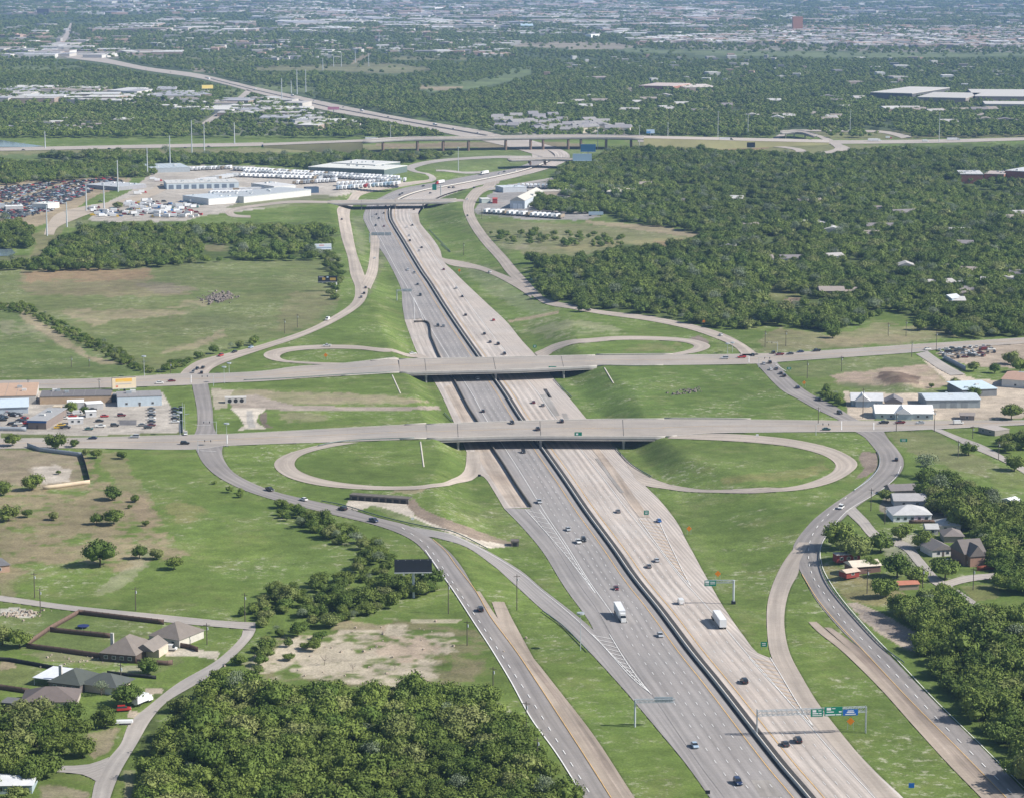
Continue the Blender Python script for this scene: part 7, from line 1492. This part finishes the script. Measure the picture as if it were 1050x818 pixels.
# ================================================================= guard rails, fences, culverts
def rail(pts, label, m=RAILM):
    P = catmull(UN(pts), step=2.5); root = empty('guard_rail', (0,0,0), 0, label, 'guard rail')
    V, Q = wall_mesh(P, .42, .18, zoff=.42); link('rail', np_mesh('rail', V, Q, m), root)
    mb = MB()
    for k in range(0, len(P), 2): z = float(hgt(*P[k])); mb.box(P[k][0]-.09, P[k][0]+.09, P[k][1]-.09, P[k][1]+.09, z - .2, z + .8)
    o = mb.build('posts', RAILM, root); return root
rail([(841,563),(840.5,577),(844,590),(851,603),(872,629),(905,664),(927,680.5)], 'long green grey guard rail along the outer edge of the lower right frontage road')
rail([(622,450),(633,462),(649,478),(668,489.5)], 'guard rail beside the start of the lower right loop')
rail([(568,389.5),(577,399),(586.5,408)], 'guard rail beside the freeway between the overpasses')
rail([(899.8,463),(902.3,472),(900,482),(890,493.5),(876,503.5)], 'pale guard rail beside the brown slope of the right frontage road', STEEL)
rail([(556,627),(575,641),(594,659.5),(603,668.5)], 'guard rail on the lower side of the slip ramp')
rail([(330,514.5),(352,518.7),(388.6,529.7),(432,539.8),(470,548.3),(500,563.5)], 'long dark guard rail above the slip ramp by the culvert channel')
rail([(455.5,424),(464,432.5)], 'short guard rail at the left end of the lower overpass')
rail([(326,457.6),(345,453.7),(368,451.6),(425,449.6)], 'guard rail along the top of the lower left loop')
rail([(250,390.6),(300,388.2),(347,385.2),(400,382.6)], 'guard rail along the upper avenue left of its overpass')
rail([(470,248),(462,259),(452,251)][::-1][:2] + [(440,236)], 'guard rail beside the outer side of the freeway bend')
def fence(pts, h, m, label, kind='fence', w=.12, z0=None):
    P = catmull(UN(pts), step=3) if False else np.vstack([np.linspace(UN([a])[0], UN([b])[0], max(2, int(np.linalg.norm(UN([a])[0]-UN([b])[0]) / 2.4))) for a, b in zip(pts[:-1], pts[1:])])
    d = np.concatenate([[1], np.linalg.norm(np.diff(P, axis=0), axis=1)]); P = P[d > 1e-3]; root = empty('fence', (0,0,0), 0, label, kind)
    V, Q = wall_mesh(P, h, w); link('boards', np_mesh('boards', V, Q, m), root); mb = MB()
    for k in range(0, len(P)): z = float(hgt(*P[k])); mb.box(P[k][0]-.08, P[k][0]+.08, P[k][1]-.08, P[k][1]+.08, z - .2, z + h + .12)
    mb.build('posts', m, root)
FW = mat('brown_fence_boards', (.15,.10,.08), .95, noise=.15, scale=2); FD = mat('dark_fence', (.035,.035,.038), .9); FC = mat('cream_wall', (.55,.45,.33), .9, noise=.08, scale=.4); FR = mat('red_fence', (.24,.07,.04), .9, noise=.1, scale=1); FG = mat('grey_fence', (.35,.38,.42), .8)
fence([(27,663),(51.4,646),(81,629.5),(168,640)], 1.9, FW, 'brown board fence round the upper and left sides of the fenced gardens')
fence([(51.4,647.5),(114,654)], 1.9, FW, 'brown board fence dividing the two gardens'); fence([(27,664),(62,668.5),(100,674),(140,680)], 1.9, FW, 'brown board fence along the lower side of the gardens')
fence([(140,680.5),(172,682),(177,681)], 1.8, FW, 'brown board fence in front of the brick house'); fence([(168,661),(195,665),(203,668)], 1.8, FW, 'short brown fence right of the hip roofed houses')
fence([(-20,705.5),(0,706.5),(30,711)], 1.9, FW, 'dark red fence left of the green roofed house'); fence([(-10,677),(10,678),(60,687),(70,688)], 1.5, FD, 'thin dark fence behind the green roofed house'); fence([(110,691),(160,696)], 1.3, FD, 'thin dark fence right of the green roofed house')
fence([(28,458),(40,462.5),(84,468)], 2.2, FG, 'blue grey fence above the walled vacant lot'); fence([(84,468),(87.6,478),(92.2,495.5)], 2.2, FD, 'black mesh fence on the right of the walled vacant lot'); fence([(92.2,495.8),(60.4,500.2),(44,502)], 2.0, FC, 'cream wall below the walled vacant lot', 'wall', .3)
fence([(1002,585),(1025,582.5)], 2.0, FR, 'red board fence in front of the two storey brick house'); fence([(968,368.5),(990,380)], 2.6, FG, 'pale wall below the packed vehicle lot', 'wall', .3); fence([(-10,441.5),(27,442)], 2.4, FG, 'pale sheet fence at the left edge by the lower avenue'); fence([(960,536),(1000,534)][:1] + [(932,536.5)], 1.6, FW, 'low brown fence below the white house')
fence([(187,416),(187.5,444)], 1.8, FG, 'blue and white fence on the right side of the parking lot')
# culverts
def culvert(p, q, n, r, h, label, round_=True, m=mat('culvert_concrete', (.50,.48,.45), .9, noise=.1, scale=.4)):
    a, b = U3(*p), U3(*q); v = b - a; L = v.length; root = empty('culvert', (a.x, a.y, a.z), math.atan2(v.y, v.x), label, 'culvert')
    MB().box(-.8, L + .8, 0, 1.0, -.5, h).build('headwall', m, root); MB().box(-1, L + 1, .3, 5, h - .1, h + .12).build('top_slab', m, root)
    for k in range(n):
        x = L * (k + .5) / n
        if round_: MB().tube((x, -.04, r + .15), (x, .6, r + .15), r, n=18).build('opening', FD, root)
        else: MB().box(x - r, x + r, -.04, .6, .05, 1.75).build('opening', FD, root)
culvert((232.5,413.5), (251,413.0), 3, 1.15, 3.0, 'triple round pipe culvert in the pale channel between the avenues')
culvert((360,512.3), (417,516.5), 8, 1.2, 2.3, 'eight bay box culvert in the channel below the lower left loop', False, DARKST)
culvert((526,560), (530,560), 1, .8, 2.2, 'small dark culvert mouth at the low end of the channel', False, DARKST)
# concrete slope drains on the embankments
for a, b, lab in (((431,452.5),(434.5,478.5),'concrete slope drain inside the lower left loop'),((402,384.5),(410.5,403.5),'concrete slope drain below the left end of the upper overpass'),((619.5,377),(629,393),'concrete slope drain below the right end of the upper overpass')):
    P = catmull(UN([a, b]), step=2); V, Q = wall_mesh(P, .12, .75, zoff=.0); tag(link('slope_drain', np_mesh('slope_drain', V, Q, CURB)), lab, 'drain')
# rubble heap and garden things
def rubble(px, py, n, sx, sy, label, m, s=(.5, 1.4)):
    p = U3(px, py); mb = MB()
    for k in range(n):
        x, y = random.gauss(0, sx), random.gauss(0, sy); e = random.uniform(*s); M = Matrix.Translation((x, y, e * .3)) @ Matrix.Rotation(random.random() * 3, 4, 'Z') @ Matrix.Rotation(random.uniform(-.5, .5), 4, 'X'); mb.box(-e/2, e/2, -e/2.5, e/2.5, -e/3, e/3, taper=e * .1, M=M)
    tag(mb.build('rubble', m, loc=p), label, None, None, 'stuff')
rubble(224.5, 306, 160, 6, 14, 'grey rubble heap in the left pasture', mat('rubble_stone', (.20,.17,.15), .95, noise=.3, scale=1), (.8, 2.4)); rubble(712, 401, 30, 3.5, 5, 'small dark rubble heap in the grass right of the overpasses', mat('rubble_stone', (.2,.17,.15), .95)); rubble(693, 404, 16, 2, 3, 'smaller rubble heap left of the other', mat('rubble_stone', (.2,.17,.15), .95))
rubble(85, 676, 34, 9, 4, 'pale stones between the house fences', mat('pale_stone', (.36,.30,.24), .95, noise=.2, scale=1), (.3, .9)); rubble(385, 667, 36, 20, 24, 'loose pale stones in the chalk clearing', mat('pale_stone', (.45,.38,.31), .95), (.4, 1.1)); rubble(18, 629.5, 60, 5, 3, 'pale building rubble by the lower left street', mat('pale_stone', (.45,.38,.31), .95), (.4, 1.2))
p = U3(85.5, 643.5); t = empty('trampoline', p, 0, 'dark blue round trampoline in the upper garden', 'trampoline'); MB().tube((0,0,.8), (0,0,.95), 2.2, n=20).build('mat', mat('trampoline_blue', (.02,.03,.12), .6), t)
for k in range(4): MB().tube((2 * math.cos(k * 1.57), 2 * math.sin(k * 1.57), 0), (2 * math.cos(k * 1.57), 2 * math.sin(k * 1.57), .8), .05, n=5).build('leg', STEEL, t)
MB_ = MB().box(-4.5, 4.5, -1.1, 1.1, .7, 1.4, taper=.15); root = empty('boat', U3(122, 742.5), .1, 'white boat on a trailer beside the narrow street', 'boat'); MB_.build('hull', TRAILW, root); MB().tube((-2, -1.2, .35), (-2, 1.2, .35), .35, n=10).build('trailer_wheels', TYRE, root)
# ================================================================= haze, light, camera
hz = MB().box(-6000, 6000, -3200, 40000, -9, 262).build('haze', []); hz['kind'] = 'stuff'; hz['label'] = 'thin blue haze over the whole view'
m = bpy.data.materials.new('haze_air'); m.use_nodes = True; nt = m.node_tree; nt.nodes.clear()
out = nt.nodes.new('ShaderNodeOutputMaterial'); pv = nt.nodes.new('ShaderNodeVolumePrincipled'); pv.inputs['Color'].default_value = (.36, .57, .98, 1); pv.inputs['Density'].default_value = HAZE_D; pv.inputs['Anisotropy'].default_value = .2
nt.links.new(pv.outputs[0], out.inputs['Volume']); hz.data.materials.append(m)
w = bpy.data.worlds.new('World'); sc.world = w; w.use_nodes = True; nt = w.node_tree
bg = nt.nodes['Background']; sky = nt.nodes.new('ShaderNodeTexSky'); sky.sky_type = 'NISHITA'; sky.sun_disc = False
EL, AZ = 40, 100       # elevation; compass azimuth from +Y towards +X
sky.sun_elevation = math.radians(EL); sky.sun_rotation = math.radians(AZ); sky.altitude = 200; sky.dust_density = 1.0
nt.links.new(sky.outputs[0], bg.inputs[0]); bg.inputs[1].default_value = SKY_S
sd = bpy.data.lights.new('sun', 'SUN'); sd.energy = SUN_S; sd.angle = math.radians(.53); sd.color = (1, .95, .88)
so = bpy.data.objects.new('sun', sd); COL.objects.link(so)
dv = Vector((math.sin(math.radians(AZ)) * math.cos(math.radians(EL)), math.cos(math.radians(AZ)) * math.cos(math.radians(EL)), math.sin(math.radians(EL))))
so.rotation_euler = dv.to_track_quat('Z', 'Y').to_euler(); so.location = (0, 0, 400)
cd = bpy.data.cameras.new('camera'); co = bpy.data.objects.new('camera', cd); COL.objects.link(co)
cd.sensor_width = 36; cd.sensor_fit = 'HORIZONTAL'; cd.lens = F / 1050 * 36; cd.clip_start = 1; cd.clip_end = 90000
co.location = (0, 0, HC); co.rotation_euler = (math.radians(90) - TH, 0, 0); sc.camera = co
sc.view_settings.view_transform = 'Standard'; sc.view_settings.look = 'None'; sc.view_settings.exposure = EXPO; sc.view_settings.gamma = 1; sc.view_settings.use_curve_mapping = False
sc.render.engine = 'CYCLES'; sc.cycles.max_bounces = 5; sc.cycles.diffuse_bounces = 2; sc.cycles.glossy_bounces = 2; sc.cycles.volume_bounces = 1; sc.cycles.transparent_max_bounces = 6
sc.cycles.use_denoising = DENOISE
